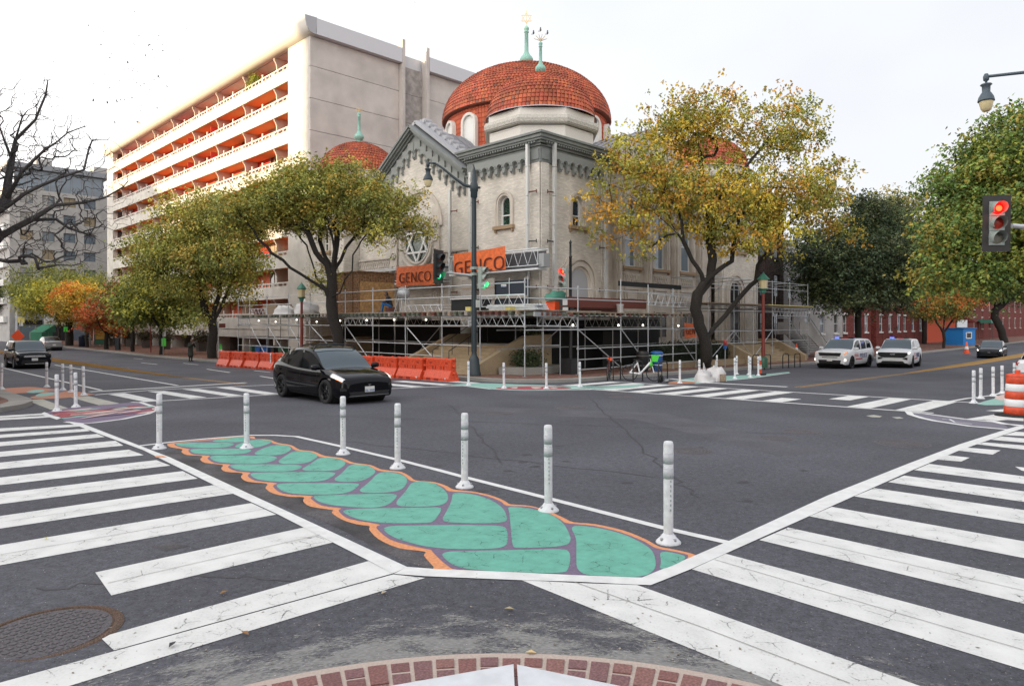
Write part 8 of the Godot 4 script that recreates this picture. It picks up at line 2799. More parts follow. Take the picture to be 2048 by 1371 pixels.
func build_street_things() -> void:
	build_posts()
	build_barriers()
	build_lamps()
	var k := 0.13
	bicycle("dark bicycle with a red front bag, seen end-on at the first hoop", gp(1218, 760) + Vector3(0, 0.02, 0), 0.55, mat(lin(0.12, 0.02, 0.02), 0.4), 0)
	bicycle("white shared electric bicycle with a bright green basket at the hoops", gp(1284, 762) + Vector3(0, 0.02, 0), -1.0, M.white_paint, 1)
	hoop("black bicycle hoop behind the dark bicycle with the red bag", gp(1234, 760), 0.25)
	hoop("black bicycle hoop round the white electric bicycle's rear wheel", gp(1276, 763), 0.1)
	hoop("black bicycle hoop right of the green-basket bicycle", gp(1326, 764), 0.1)
	hoop("first black hoop of the far group, right of the parking meter", on(38.0, -18.0), 0.0)
	hoop("second black hoop of the far group, behind the pair of posts", on(39.3, -17.9), 0.0)
	hoop("third black hoop of the far group, beside the red lamp post", on(41.6, -17.8), 0.0)
	hoop("last black hoop of the far group, nearest the police cars", on(43.1, -17.7), 0.0)
	bin("litter_bin", "bright blue round litter bin with pale bands beside the scaffold", on(30.6, -19.9, k), M.blue_plastic, M.tarp)
	bin("litter_bin", "black round litter bin left of the blue one", on(29.6, -20.1, k), M.black, M.joint)
	var wl := thing("scooter_wheel", "small dark folded scooter lying below the right hoop", "scooter", gp(1322, 765))
	var ws := st()
	lathe(ws, [[0.06, -0.03], [0.16, -0.03], [0.16, 0.03], [0.06, 0.03]], 14, Transform3D(Basis(Vector3.RIGHT, PI / 2), Vector3(0, 0.17, 0)))
	obj("wheel", ws, M.rubber, wl)
	block("deck", Vector3(0.3, 0.1, 0.1), Vector3(0.6, 0.06, 0.14), M.steel_dull, wl, 0.5)
	# rubbish bags
	for q in [[1408, 763, 0.46, 0.62, 5, "clear white rubbish bag of litter, left of the pair"], [1432, 762, 0.5, 0.7, 8, "white rubbish bag with brown boxes showing, right of the pair"]]:
		var g := thing("rubbish_bag", q[5], "rubbish bag", gp(q[0], q[1], 0.005))
		var s := st()
		lump(s, Vector3(q[2], q[3], q[2]), 12, q[4])
		obj("bag", s, M.tarp, g)
		var t := st()
		tube(t, [Vector3(0.05, q[3] * 0.8, 0), Vector3(-0.12, q[3] + 0.18, 0.05)], [0.07, 0.02], 6)
		obj("knot", t, M.tarp, g)
		if q[4] == 8:
			block("carton", Vector3(-0.12, 0.18, 0.38), Vector3(0.4, 0.3, 0.25), M.lumber, g, 0.6)
	# parking meter
	var b := on(37.0, -19.4, k)
	var pm := thing("parking_meter", "parking meter with a red top and blue body right of the golden tree", "parking meter", b)
	pipe("pole", Vector3.ZERO, Vector3(0, 1.15, 0), 0.035, M.steel_dull, pm)
	block("coin_box", Vector3(0, 1.2, 0), Vector3(0.16, 0.22, 0.14), M.blue_plastic, pm)
	var hs := st()
	lathe(hs, [[0.0, 1.3], [0.09, 1.31], [0.11, 1.45], [0.09, 1.58], [0.0, 1.62]], 12)
	obj("head", hs, mat(lin(0.4, 0.03, 0.03), 0.5), pm)
	# cones, drums, signs
	cone("small orange cone by the foot of the far side stairs", on(52.4, -19.5, k), 0.8)
	cone("orange cone standing on the far side stair's low wall", at(1593, 707, 52) , 0.75)
	cone("orange cone on the far right kerb before the blue kiosk", at(1934, 722, 64) * Vector3(1, 0, 1) + Vector3(0, -0.95, 0), 1.1)
	cone("green topped cone at the left end of the orange barriers", gp(441, 719, 0.13), 1.1)
	var vp := thing("channel_panel", "leaning orange and white channel panel beside the red lamp post's posts", "traffic panel", gp(1522, 750))
	vp.rotation.z = 0.12
	block("base", Vector3(0, 0.03, 0), Vector3(0.4, 0.06, 0.4), M.rubber, vp)
	for j in 4: block("band", Vector3(0, 0.2 + 0.22 * j, 0), Vector3(0.2, 0.21, 0.05), M.cone if j % 2 == 0 else M.white_paint, vp)
	var dr := thing("traffic_drum", "orange and white striped traffic drum on a black ring at the right edge", "traffic drum", gp(2037, 832))
	var prof := [[0.31, 0.0], [0.3, 0.2], [0.285, 0.21], [0.285, 0.39], [0.275, 0.4], [0.27, 0.6], [0.26, 0.61], [0.255, 0.8], [0.245, 0.81], [0.235, 1.0], [0.18, 1.05], [0.0, 1.06]]
	for j in 5:
		var s := st()
		var y0 := 0.06 + 0.185 * j; var y1 := y0 + 0.18
		lathe(s, [[0.30 - 0.06 * y0 - 0.01, y0], [0.30 - 0.06 * y0, y0 + 0.01], [0.30 - 0.06 * y1, y1 - 0.01], [0.30 - 0.06 * y1 - 0.01, y1]], 28)
		obj("band", s, M.white_paint if j % 2 else M.barrier, dr)
	var dt := st()
	lathe(dt, [[0.25, 0.98], [0.235, 1.02], [0.16, 1.04], [0.0, 1.04]], 28)
	box(dt, Vector3(-0.06, 1.08, 0), Vector3(0.06, 0.1, 0.1))
	obj("lid", dt, M.barrier, dr)
	var db := st()
	lathe(db, [[0.48, 0.0], [0.48, 0.03], [0.4, 0.06], [0.29, 0.065], [0.28, 0.05]], 28)
	obj("ring_base", db, M.rubber, dr)
	var ds := thing("diamond_sign", "orange diamond road sign at the far left behind the black SUV", "road sign", at(35, 672, 62))
	var dm := st()
	prism(dm, PackedVector2Array([Vector2(-0.62, 0), Vector2(0, -0.62), Vector2(0.62, 0), Vector2(0, 0.62)]), 0.02, Transform3D(Basis(Vector3.UP, -PI / 4), Vector3.ZERO))
	obj("board", dm, mat(lin(0.9, 0.10, 0.03), 0.5), ds)
	pipe("stand", Vector3(0, -0.5, -0.05), Vector3(0, -1.9, -0.05), 0.03, M.steel_dull, ds)
	# signs and posts on the left pavement
	var si := [["street_sign", "dark square sign board above a red notice on a red post, left pavement", 301, 706, 66.0, [[0, 627, 1.15, 0.85, "black"], [2, 650, 0.42, 0.44, "tarp"]], "red_post"], ["street_sign", "bright green notice strapped to a slim trunk on the left pavement", 326, 712, 61.0, [[0, 684, 0.42, 0.7, "lime"], [1, 668, 0.3, 0.4, "tarp"]], "steel_dull"],
		["street_sign", "white post with a small red sign right of the olive tree", 436, 718, 54.0, [[7, 651, 0.5, 0.34, "net_red"], [-3, 650, 0.14, 0.5, "stone_grey"]], "mast"], ["street_sign", "pale square notice on the red lamp post inside the left scaffold", 602, 712, 44.6, [[0, 661, 0.4, 0.5, "tarp"]], "red_post"], ["street_sign", "small bright green-yellow sign on a post beside the far litter bin", 130, 693, 84.0, [[0, 658, 0.5, 0.6, "lime"]], "joint"], ["street_sign", "yellow framed square sign high on a dark post at the far left", 41, 686, 100.0, [[0, 639, 1.0, 0.9, "lumber_yellow"], [0, 648, 0.5, 0.5, "tarp"]], "joint"]]
	for q in si:
		var d: float = q[4]
		var p := at(q[2], q[3], d); p.y = gy(p.x, p.z) + k
		var o := thing(q[0], q[1], "sign", p)
		var hi := 0.0
		for e in q[5]:
			var c := at(q[2] + e[0], e[1], d) - p
			hi = maxf(hi, c.y)
			var s := st()
			box(s, c + Vector3(0.03, 0, 0.03), Vector3(e[2], e[3], 0.03), Basis(Vector3.UP, -PI / 4))
			obj("board", s, M[e[4]], o)
		pipe("post", Vector3.ZERO, Vector3(0, hi, 0), 0.045, M[q[6]], o)
	letters("board_text", "NO PARKING", 0.07, 0.004, M.net_red, self.get_node("street_sign"), Transform3D(Basis(Vector3.UP, -PI / 4), at(303, 650, 66.0) - self.get_node("street_sign").position + Vector3(0.0, -0.03, 0.08)))
	var lb := thing("litter_bin", "dark blue litter bin beside the thick far left trunk", "litter bin", on(21.3, -93.5, k))
	var ls := st()
	lathe(ls, [[0.0, 0.0], [0.4, 0.0], [0.42, 1.2], [0.44, 1.22], [0.2, 1.4], [0.0, 1.4]], 14)
	obj("body", ls, mat(lin(0.02, 0.035, 0.07), 0.5), lb)
	block("opening", Vector3(-0.28, 1.05, 0.28), Vector3(0.3, 0.16, 0.1), M.black, lb, -PI / 4)
	for q in [[235, 706, 71.5, 1.25, "dark square parking kiosk on the left pavement"]]:
		var p := at(q[0], q[1], q[2]); p.y = gy(p.x, p.z) + k
		var o := thing("pay_station", q[4], "pay station", p)
		block("cabinet", Vector3(0, q[3] / 2, 0), Vector3(0.42, q[3], 0.36), mat(lin(0.03, 0.035, 0.045), 0.5), o, -PI / 4)
		block("cap", Vector3(0, q[3] + 0.04, 0), Vector3(0.46, 0.08, 0.4), M.joint, o, -PI / 4)
	# planters along the apartment's arcade
	var pl_names := ["planter with a clipped dark bush, farthest left along the apartment arcade", "planter with a clipped dark bush by the slim tree", "planter bush behind the dark square sign", "planter bush just left of the arched doorway", "low planter bush right of the walking figure"]
	for i in 5:
		var p: Vector3 = on([25.6, 25.6, 25.6, 26.0, 26.6][i], [-98.0, -91.0, -84.5, -79.5, -71.0][i], k)
		var o := thing("planter", pl_names[i], "planter", p, 0.0, "planters before the apartment arcade")
		var s := st()
		hexa(s, [Vector3(-0.35, 0, -0.35), Vector3(0.35, 0, -0.35), Vector3(0.35, 0, 0.35), Vector3(-0.35, 0, 0.35), Vector3(-0.45, 0.9, -0.45), Vector3(0.45, 0.9, -0.45), Vector3(0.45, 0.9, 0.45), Vector3(-0.45, 0.9, 0.45)])
		obj("pot", s, M.joint, o)
		leaf_mass(o, "foliage", [[Vector3(0, 1.45, 0), Vector3(0.9, 0.65, 0.9)]], 160, 0.13, [lin(0.05, 0.06, 0.02), lin(0.09, 0.06, 0.03)], 30 + i)
	# wheelie bins behind the left barriers
	var wb := [["blue wheeled bin, left of the pair behind the far orange barriers", 496, "blue_plastic"], ["second blue wheeled bin behind the far orange barriers", 509, "blue_plastic"], ["dark wheeled bin behind the orange barriers", 526, "black"], ["dark green wheeled bin beside the left stair wall", 541, "green_plastic"], ["small green wheeled bin at the left of the blue ones", 484, "green_plastic"]]
	for q in wb:
		var p := at(q[1], 700, 53.0 - (q[1] - 480) * 0.085); p.y = gy(p.x, p.z) + k
		p.x += 1.0
		var o := thing("wheeled_bin", q[0], "wheeled bin", p, rng.randf_range(-0.3, 0.3), "wheeled bins behind the barriers")
		var s := st()
		hexa(s, [Vector3(-0.26, 0.06, -0.28), Vector3(0.26, 0.06, -0.28), Vector3(0.26, 0.06, 0.28), Vector3(-0.26, 0.06, 0.28), Vector3(-0.32, 0.98, -0.36), Vector3(0.32, 0.98, -0.36), Vector3(0.32, 0.98, 0.36), Vector3(-0.32, 0.98, 0.36)])
		obj("body", s, M[q[2]], o)
		block("lid", Vector3(0, 1.02, 0), Vector3(0.68, 0.07, 0.78), M[q[2]], o)
		for sd in [-1, 1]:
			var w := st()
			lathe(w, [[0.0, -0.03], [0.1, -0.03], [0.1, 0.03], [0.0, 0.03]], 12, Transform3D(Basis(Vector3(0, 0, 1), PI / 2), Vector3(sd * 0.27, 0.1, 0.3)))
			obj("wheel", w, M.rubber, o)
	# stairs, cheek walls and planting beds in front of the synagogue
	var sr := thing("front_stairs", "tan stone stairs with a sloped side wall rising under the scaffold", "stairs", Vector3.ZERO)
	for i in 9:
		var s := st()
		span(s, Vector3(21.35 + 0.33 * i, -1.0, -29.4), Vector3(26.6, -0.5 + 0.165 * i, -24.05))
		obj("step", s, M.stair, sr)
	for z in [[-24.0, -23.7], [-29.75, -29.45]]:
		var s := st()
		prism(s, PackedVector2Array([Vector2(0, -1.0), Vector2(5.3, -1.0), Vector2(5.3, 1.35), Vector2(3.4, 1.3), Vector2(0.0, -0.1)]), 0.32, Transform3D(Basis.IDENTITY, Vector3(21.3, 0, z[0])))
		obj("cheek_wall", s, M.stair, sr)
	for z in [-26.0, -27.3]:
		var s := st()
		tube(s, [Vector3(21.6, -0.3, z), Vector3(21.6, 0.55, z), Vector3(24.2, 1.85, z), Vector3(24.2, 0.9, z)], [0.022], 6)
		tube(s, [Vector3(22.9, 0.3, z), Vector3(22.9, 1.2, z)], [0.018], 6)
		obj("handrail", s, M.black, sr)
	var s2 := thing("front_stairs", "second tan stair with a sloped wall at the left end of the scaffold", "stairs", Vector3.ZERO)
	for i in 8:
		var s := st()
		span(s, Vector3(22.6 + 0.33 * i, -1.1, -44.6), Vector3(26.6, -0.65 + 0.165 * i, -40.6))
		obj("step", s, M.stair, s2)
	for z in [-40.55, -44.95]:
		var s := st()
		prism(s, PackedVector2Array([Vector2(0, -1.1), Vector2(4.2, -1.1), Vector2(4.2, 1.0), Vector2(3.0, 1.0), Vector2(0.0, -0.3)]), 0.3, Transform3D(Basis.IDENTITY, Vector3(22.5, 0, z)))
		obj("cheek_wall", s, M.stair, s2)
	var bed := thing("planting_bed", "low stone kerbed planting bed at the corner under the scaffold", "planter", Vector3.ZERO)
	var bk := st()
	slab(bk, PackedVector2Array([Vector2(22.6, -23.5), Vector2(23.0, -22.3), Vector2(24.2, -22.0), Vector2(27.2, -22.9), Vector2(27.2, -25.0), Vector2(23.0, -23.6)]), 0.0, 0.48)
	obj("kerb", bk, M.kerb, bed)
	var sh := thing("shrub", "small dark clipped shrub under the scaffold right of the stairs", "shrub", on(24.0, -22.9, 0.45))
	leaf_mass(sh, "foliage", [[Vector3(0, 0.4, 0), Vector3(0.7, 0.5, 0.8)]], 300, 0.09, [lin(0.03, 0.05, 0.02), lin(0.05, 0.07, 0.025)], 41)
	var stem := st()
	tube(stem, [Vector3(0, -0.1, 0), Vector3(0, 0.3, 0)], [0.05], 6)
	obj("stem", stem, M.bark_dark, sh)
	var vine := thing("hanging_plant", "pale wispy plant against the dark wall under the scaffold", "plant", Vector3(26.4, 1.35, -24.7))
	leaf_mass(vine, "foliage", [[Vector3(0, 0, 0), Vector3(0.4, 0.45, 0.4)]], 46, 0.13, [lin(0.16, 0.19, 0.08), lin(0.10, 0.13, 0.05)], 43)
	# hedge and low wall right of the shed
	var hg := thing("hedge", "long clipped dark green hedge behind the golden tree's trunk", "hedge", on(38.6, -22.6, 0.13))
	leaf_mass(hg, "foliage", [[Vector3(-3.4, 0.75, 0), Vector3(1.3, 0.75, 0.75)], [Vector3(-1.7, 0.78, 0), Vector3(1.3, 0.78, 0.75)], [Vector3(0, 0.75, 0), Vector3(1.3, 0.78, 0.75)], [Vector3(1.7, 0.75, 0), Vector3(1.3, 0.76, 0.75)], [Vector3(3.3, 0.7, 0), Vector3(1.2, 0.72, 0.7)]], 2600, 0.08, [lin(0.02, 0.035, 0.014), lin(0.03, 0.05, 0.018), lin(0.015, 0.028, 0.012)], 45)
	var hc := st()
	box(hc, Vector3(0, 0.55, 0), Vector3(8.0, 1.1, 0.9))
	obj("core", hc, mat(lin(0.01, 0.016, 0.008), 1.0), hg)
	var lw := thing("low_wall", "low tan stone wall running along the pavement below the hedge", "wall", Vector3.ZERO)
	for i in 9:
		var s := st()
		var x := 31.5 + 1.25 * i
		hexa(s, [on(x, -21.3, 0.0), on(x + 1.23, -21.3, 0.0), on(x + 1.23, -21.0, 0.0), on(x, -21.0, 0.0), on(x, -21.3, 0.5), on(x + 1.23, -21.3, 0.5), on(x + 1.23, -21.0, 0.5), on(x, -21.0, 0.5)])
		obj("stone", s, M.stair, lw)
	# side stairs by the grey house
	var ss := thing("side_stairs", "broad tan stone steps with a low wall under the smaller scaffold", "stairs", Vector3.ZERO)
	for i in 7:
		var s := st()
		span(s, Vector3(43.2, -1.2, -25.0), Vector3(50.5, -0.68 + 0.17 * i, -20.6 - 0.36 * i))
		obj("step", s, M.stair, ss)
	for x in [42.8, 50.55]:
		var s := st()
		prism(s, PackedVector2Array([Vector2(0, -1.2), Vector2(3.6, -1.2), Vector2(3.6, 0.75), Vector2(2.4, 0.75), Vector2(0, -0.4)]), 0.4, Transform3D(Basis(Vector3(0, 0, -1), Vector3.UP, Vector3(1, 0, 0)), Vector3(x, 0, -20.2)))
		obj("cheek_wall", s, M.stair, ss)
	var rs := thing("grey_ramp_stair", "pale grey metal stair with sloping panel sides in front of the grey house", "stairs", Vector3.ZERO)
	for z in [-22.4, -24.2]:
		var s := st()
		prism(s, PackedVector2Array([Vector2(60.6, -0.9), Vector2(61.6, -0.9), Vector2(57.0, 2.0), Vector2(54.9, 2.0), Vector2(54.9, 1.0), Vector2(56.4, 1.0)]), 0.06, Transform3D(Basis.IDENTITY, Vector3(0, 0, z)))
		obj("side_panel", s, M.stone_far, rs)
		pipe("rail", Vector3(55.0, 2.35, z), Vector3(57.1, 2.35, z), 0.04, M.galv, rs)
		pipe("rail", Vector3(57.1, 2.35, z), Vector3(61.7, -0.3, z), 0.04, M.galv, rs)
		for t in 4: pipe("baluster", Vector3(57.2 + 1.45 * t, 1.9 - 0.9 * t, z), Vector3(57.2 + 1.45 * t, 2.3 - 0.84 * t, z), 0.025, M.galv, rs)
	for i in 11:
		var s := st()
		span(s, Vector3(60.7 - 0.4 * i, -0.75 + 0.17 * i, -24.1), Vector3(61.1 - 0.4 * i, -0.70 + 0.17 * i, -22.45))
		obj("tread", s, M.steel_dull, rs)

func build_small() -> void:
	# birds in a loose flock over the apartment block
	var variants := []
	for v in 3:
		var s := st()
		var up: float = [0.10, 0.22, -0.04][v]
		tri(s, Vector3(-0.03, 0, 0.16), Vector3(0.03, 0, 0.16), Vector3(0, 0.02, -0.18))
		tri(s, Vector3(-0.05, 0, -0.02), Vector3(0, 0.03, 0.1), Vector3(0.05, 0, -0.02))
		for sd in [-1, 1]:
			quad(s, Vector3(0, 0.01, 0.1), Vector3(sd * 0.2, up, 0.08), Vector3(sd * 0.2, up, -0.02), Vector3(0, 0.01, -0.05))
			tri(s, Vector3(sd * 0.2, up, 0.08), Vector3(sd * 0.4, up * 0.4, -0.1), Vector3(sd * 0.2, up, -0.02))
		tri(s, Vector3(-0.05, 0, -0.28), Vector3(0, 0.01, -0.12), Vector3(0.05, 0, -0.28))
		variants.append(done(s))
	var bm := mat(lin(0.10, 0.10, 0.11), 0.9)
	var r := RandomNumberGenerator.new(); r.seed = 64
	var spots := [[268, 24], [176, 52], [206, 63], [226, 77], [277, 72], [318, 71], [315, 80], [373, 58], [299, 89], [305, 100], [325, 103], [290, 110], [308, 115], [354, 103], [106, 123], [233, 122], [254, 126], [830, 4]]
	for i in 62: spots.append([clampf(r.randfn(268, 46), 160, 390), clampf(r.randfn(170, 42), 90, 245)])
	for i in spots.size():
		var d := r.randf_range(62, 95)
		var o := mi("flying_bird", variants[i % 3], bm, self, Transform3D(Basis(Vector3.UP, r.randf() * TAU) * Basis(Vector3(0, 0, 1), r.randf_range(-0.5, 0.5)) * Basis.from_scale(Vector3.ONE * r.randf_range(0.55, 0.95)), at(spots[i][0], spots[i][1], d)))
		tag(o, "small dark bird flying in the loose flock above the apartment block" if i < 17 or i > 17 else "single small bird flying high above the synagogue's domes", "bird", "birds in the flock" if i != 17 else "")
	var fin_top := Vector3(30.55, 19.45, -28.1)
	for i in 3:
		var o := thing("perched_bird", ["bird perched left on the front dome's finial rays", "bird perched on the tip of the front dome's finial", "bird perched right on the front dome's finial rays"][i], "bird", fin_top + Vector3(-0.3 + 0.3 * i, 0.0 if i != 1 else 0.18, -0.3 + 0.3 * i))
		var s := st()
		lathe(s, [[0.0, -0.02], [0.06, 0.05], [0.05, 0.14], [0.03, 0.17], [0.045, 0.21], [0.0, 0.26]], 8)
		obj("body", s, M.joint, o)
		var t := st()
		box(t, Vector3(-0.05, 0.0, -0.05), Vector3(0.04, 0.02, 0.16), Basis(Vector3.UP, PI / 4))
		obj("tail", t, M.joint, o)
	# fallen leaves, singly near us and as a scatter along the gutters
	var lf := [[91, 1079, "yellow leaf lying on the second wide bar of the left crossing"], [447, 1189, "brown leaf on the asphalt left of the near corner"], [490, 1271, "small brown leaf on the asphalt above the brick band"], [768, 1189, "pale curled leaf on the asphalt below the mural's point"], [1061, 1310, "pale round leaf at the top edge of the brick band"], [344, 1294, "dark torn leaf on the nearest white bar"], [1019, 1222, "tan leaf scrap on the near right crossing"]]
	var lm := [lin(0.55, 0.48, 0.04), lin(0.30, 0.16, 0.06), lin(0.28, 0.14, 0.05), lin(0.5, 0.42, 0.3), lin(0.6, 0.45, 0.22), lin(0.06, 0.055, 0.06), lin(0.4, 0.33, 0.2)]
	for i in lf.size():
		var s := st()
		var k := 0.035
		for sd in [-1, 1]: quad(s, Vector3(0, 0.004, -k), Vector3(sd * k * 0.55, 0.016, 0), Vector3(0, 0.01, k * 1.1), Vector3(0, 0.004, 0))
		var o := obj("fallen_leaf", s, mat(lm[i], 0.8), self, Transform3D(Basis(Vector3.UP, i * 1.7), gp(lf[i][0], lf[i][1], 0.012)))
		tag(o, lf[i][2], "leaf")
	var xs := []; var cs := []
	var q := st()
	tri(q, Vector3(-0.5, 0, 0), Vector3(0, 0.15, 0.9), Vector3(0.5, 0.05, 0)); tri(q, Vector3(-0.5, 0, 0), Vector3(0.5, 0.05, 0), Vector3(0, 0.1, -0.9))
	var qm := done(q)
	for i in 5200:
		var p := Vector3.ZERO
		var sc := 0.03
		if i < 1500: p = on(r.randf_range(34, 60), -18.6 + absf(r.randfn()) * 0.9, 0.006)
		elif i < 2600: p = on(r.randf_range(29, 60), -2.6 - absf(r.randfn()) * 1.5, 0.006)
		elif i < 3300: p = on(20.2 + r.randf_range(-0.6, 5.0), r.randf_range(-110, -52), 0.14 if r.randf() < 0.8 else 0.006); 
		elif i < 3900: p = on(r.randf_range(30, 44), r.randf_range(-20.8, -18.9), 0.145)
		else:
			var a := deg_to_rad(r.randf_range(-110, 30)); var rad := 2.9 + absf(r.randfn()) * 0.8
			p = on(0.88 + rad * cos(a), -0.95 + rad * sin(a), 0.007)
			sc = r.randf_range(0.003, 0.008)
			if i % 9 == 0: sc = 0.013
		if i >= 2600 and i < 3300 and p.x < 20.05: p.y = gy(p.x, p.z) + 0.006
		xs.append(Transform3D(Basis(Vector3.UP, r.randf() * TAU) * Basis.from_scale(Vector3.ONE * (sc * r.randf_range(0.7, 1.4))), p))
		var v := r.randf_range(0.5, 1.2)
		cs.append(Color(0.26 * v, 0.15 * v, 0.05 * v) if i < 3900 else Color(0.30 * v, 0.26 * v, 0.21 * v))
	var lit := many("leaf_litter", qm, M.leaf, xs, cs, self)
	tag(lit, "dry fallen leaves and grit scattered along the gutters and pavements", "leaves", "", "stuff")
	# loose grit and flecks on the open asphalt
	var gx := []; var gc := []
	for i in 2600:
		var d := 3.4 + 11.0 * pow(r.randf(), 1.6)
		var sdd := r.randf_range(-0.75, 0.75) * d
		var p := on((d + sdd) / R2, (sdd - d) / R2, 0.006)
		gx.append(Transform3D(Basis(Vector3.UP, r.randf() * TAU) * Basis.from_scale(Vector3.ONE * r.randf_range(0.0025, 0.006)), p))
		var v := r.randf_range(0.2, 0.75)
		gc.append(Color(v, v * 0.95, v * 0.87))
	var gr := many("grit", qm, M.leaf, gx, gc, self)
	tag(gr, "pale specks of grit on the open asphalt of the crossing", "grit", "", "stuff")

func figure(bones: Array, cell: float, blend := 0.035) -> ArrayMesh:   # bones: [a, b, radius at a, radius at b, colour]
	var lo := Vector3.ONE * 1e9; var hi := -lo
	for b in bones:
		for e in [[b[0], b[2]], [b[1], b[3]]]:
			lo = lo.min(e[0] - Vector3.ONE * (e[1] + 0.06)); hi = hi.max(e[0] + Vector3.ONE * (e[1] + 0.06))
	var n := Vector3i(((hi - lo) / cell).ceil()) + Vector3i.ONE
	var sy := n.x; var sz := n.x * n.y
	var f := PackedFloat32Array(); f.resize(n.x * n.y * n.z); f.fill(1.0)
	for b in bones:
		var a: Vector3 = b[0]; var ab: Vector3 = b[1] - a
		var l2 := maxf(ab.length_squared(), 1e-8)
		var rr: float = maxf(b[2], b[3]) + 0.09
		var c0 := Vector3i(((a.min(b[1]) - Vector3.ONE * rr - lo) / cell).floor()).clamp(Vector3i.ZERO, n - Vector3i.ONE)
		var c1 := Vector3i(((a.max(b[1]) + Vector3.ONE * rr - lo) / cell).ceil()).clamp(Vector3i.ZERO, n - Vector3i.ONE)
		for z in range(c0.z, c1.z + 1):
			for y in range(c0.y, c1.y + 1):
				for x in range(c0.x, c1.x + 1):
					var p := lo + Vector3(x, y, z) * cell
					var t := clampf((p - a).dot(ab) / l2, 0.0, 1.0)
					var d: float = p.distance_to(a + ab * t) - lerpf(b[2], b[3], t)
					var i := x + y * sy + z * sz
					var h := maxf(blend - absf(d - f[i]), 0.0) / blend
					f[i] = minf(d, f[i]) - h * h * blend * 0.25
	var s := st()
	s.set_smooth_group(0)
	var vid := {}
	var verts := []
	var cols := []
	var corner := [0, 1, sy, sy + 1, sz, sz + 1, sz + sy, sz + sy + 1]
	for z in n.z - 1:
		for y in n.y - 1:
			for x in n.x - 1:
				var i := x + y * sy + z * sz
				var m := 0
				for k in 8:
					if f[i + corner[k]] < 0.0: m |= 1 << k
				if m == 0 or m == 255: continue
				var acc := Vector3.ZERO; var cnt := 0
				for e in [[0, 1], [2, 3], [4, 5], [6, 7], [0, 2], [1, 3], [4, 6], [5, 7], [0, 4], [1, 5], [2, 6], [3, 7]]:
					var va := f[i + corner[e[0]]]; var vb := f[i + corner[e[1]]]
					if (va < 0.0) != (vb < 0.0):
						var t := va / (va - vb)
						var pa_ := Vector3(e[0] & 1, (e[0] >> 1) & 1, e[0] >> 2); var pb_ := Vector3(e[1] & 1, (e[1] >> 1) & 1, e[1] >> 2)
						acc += pa_.lerp(pb_, t); cnt += 1
				var v := lo + (Vector3(x, y, z) + acc / cnt) * cell
				vid[i] = verts.size()
				verts.append(v)
				var best := 1e9; var bc := Color.GRAY
				for b in bones:
					var a: Vector3 = b[0]; var ab: Vector3 = b[1] - a
					var t := clampf((v - a).dot(ab) / maxf(ab.length_squared(), 1e-8), 0.0, 1.0)
					var d: float = v.distance_to(a + ab * t) - lerpf(b[2], b[3], t)
					if d < best: best = d; bc = b[4]
				cols.append(bc)
	for i in vid:
		for ax in [[1, sy, sz], [sy, sz, 1], [sz, 1, sy]]:
			if (f[i] < 0.0) == (f[i + ax[0]] < 0.0): continue
			if not (vid.has(i - ax[1]) and vid.has(i - ax[2]) and vid.has(i - ax[1] - ax[2])): continue
			var q := [vid[i], vid[i - ax[1]], vid[i - ax[1] - ax[2]], vid[i - ax[2]]]
			if f[i] < 0.0: q.reverse()
			for k in [0, 1, 2, 0, 2, 3]:
				s.set_color(cols[q[k]]); s.add_vertex(verts[q[k]])
	return done(s)

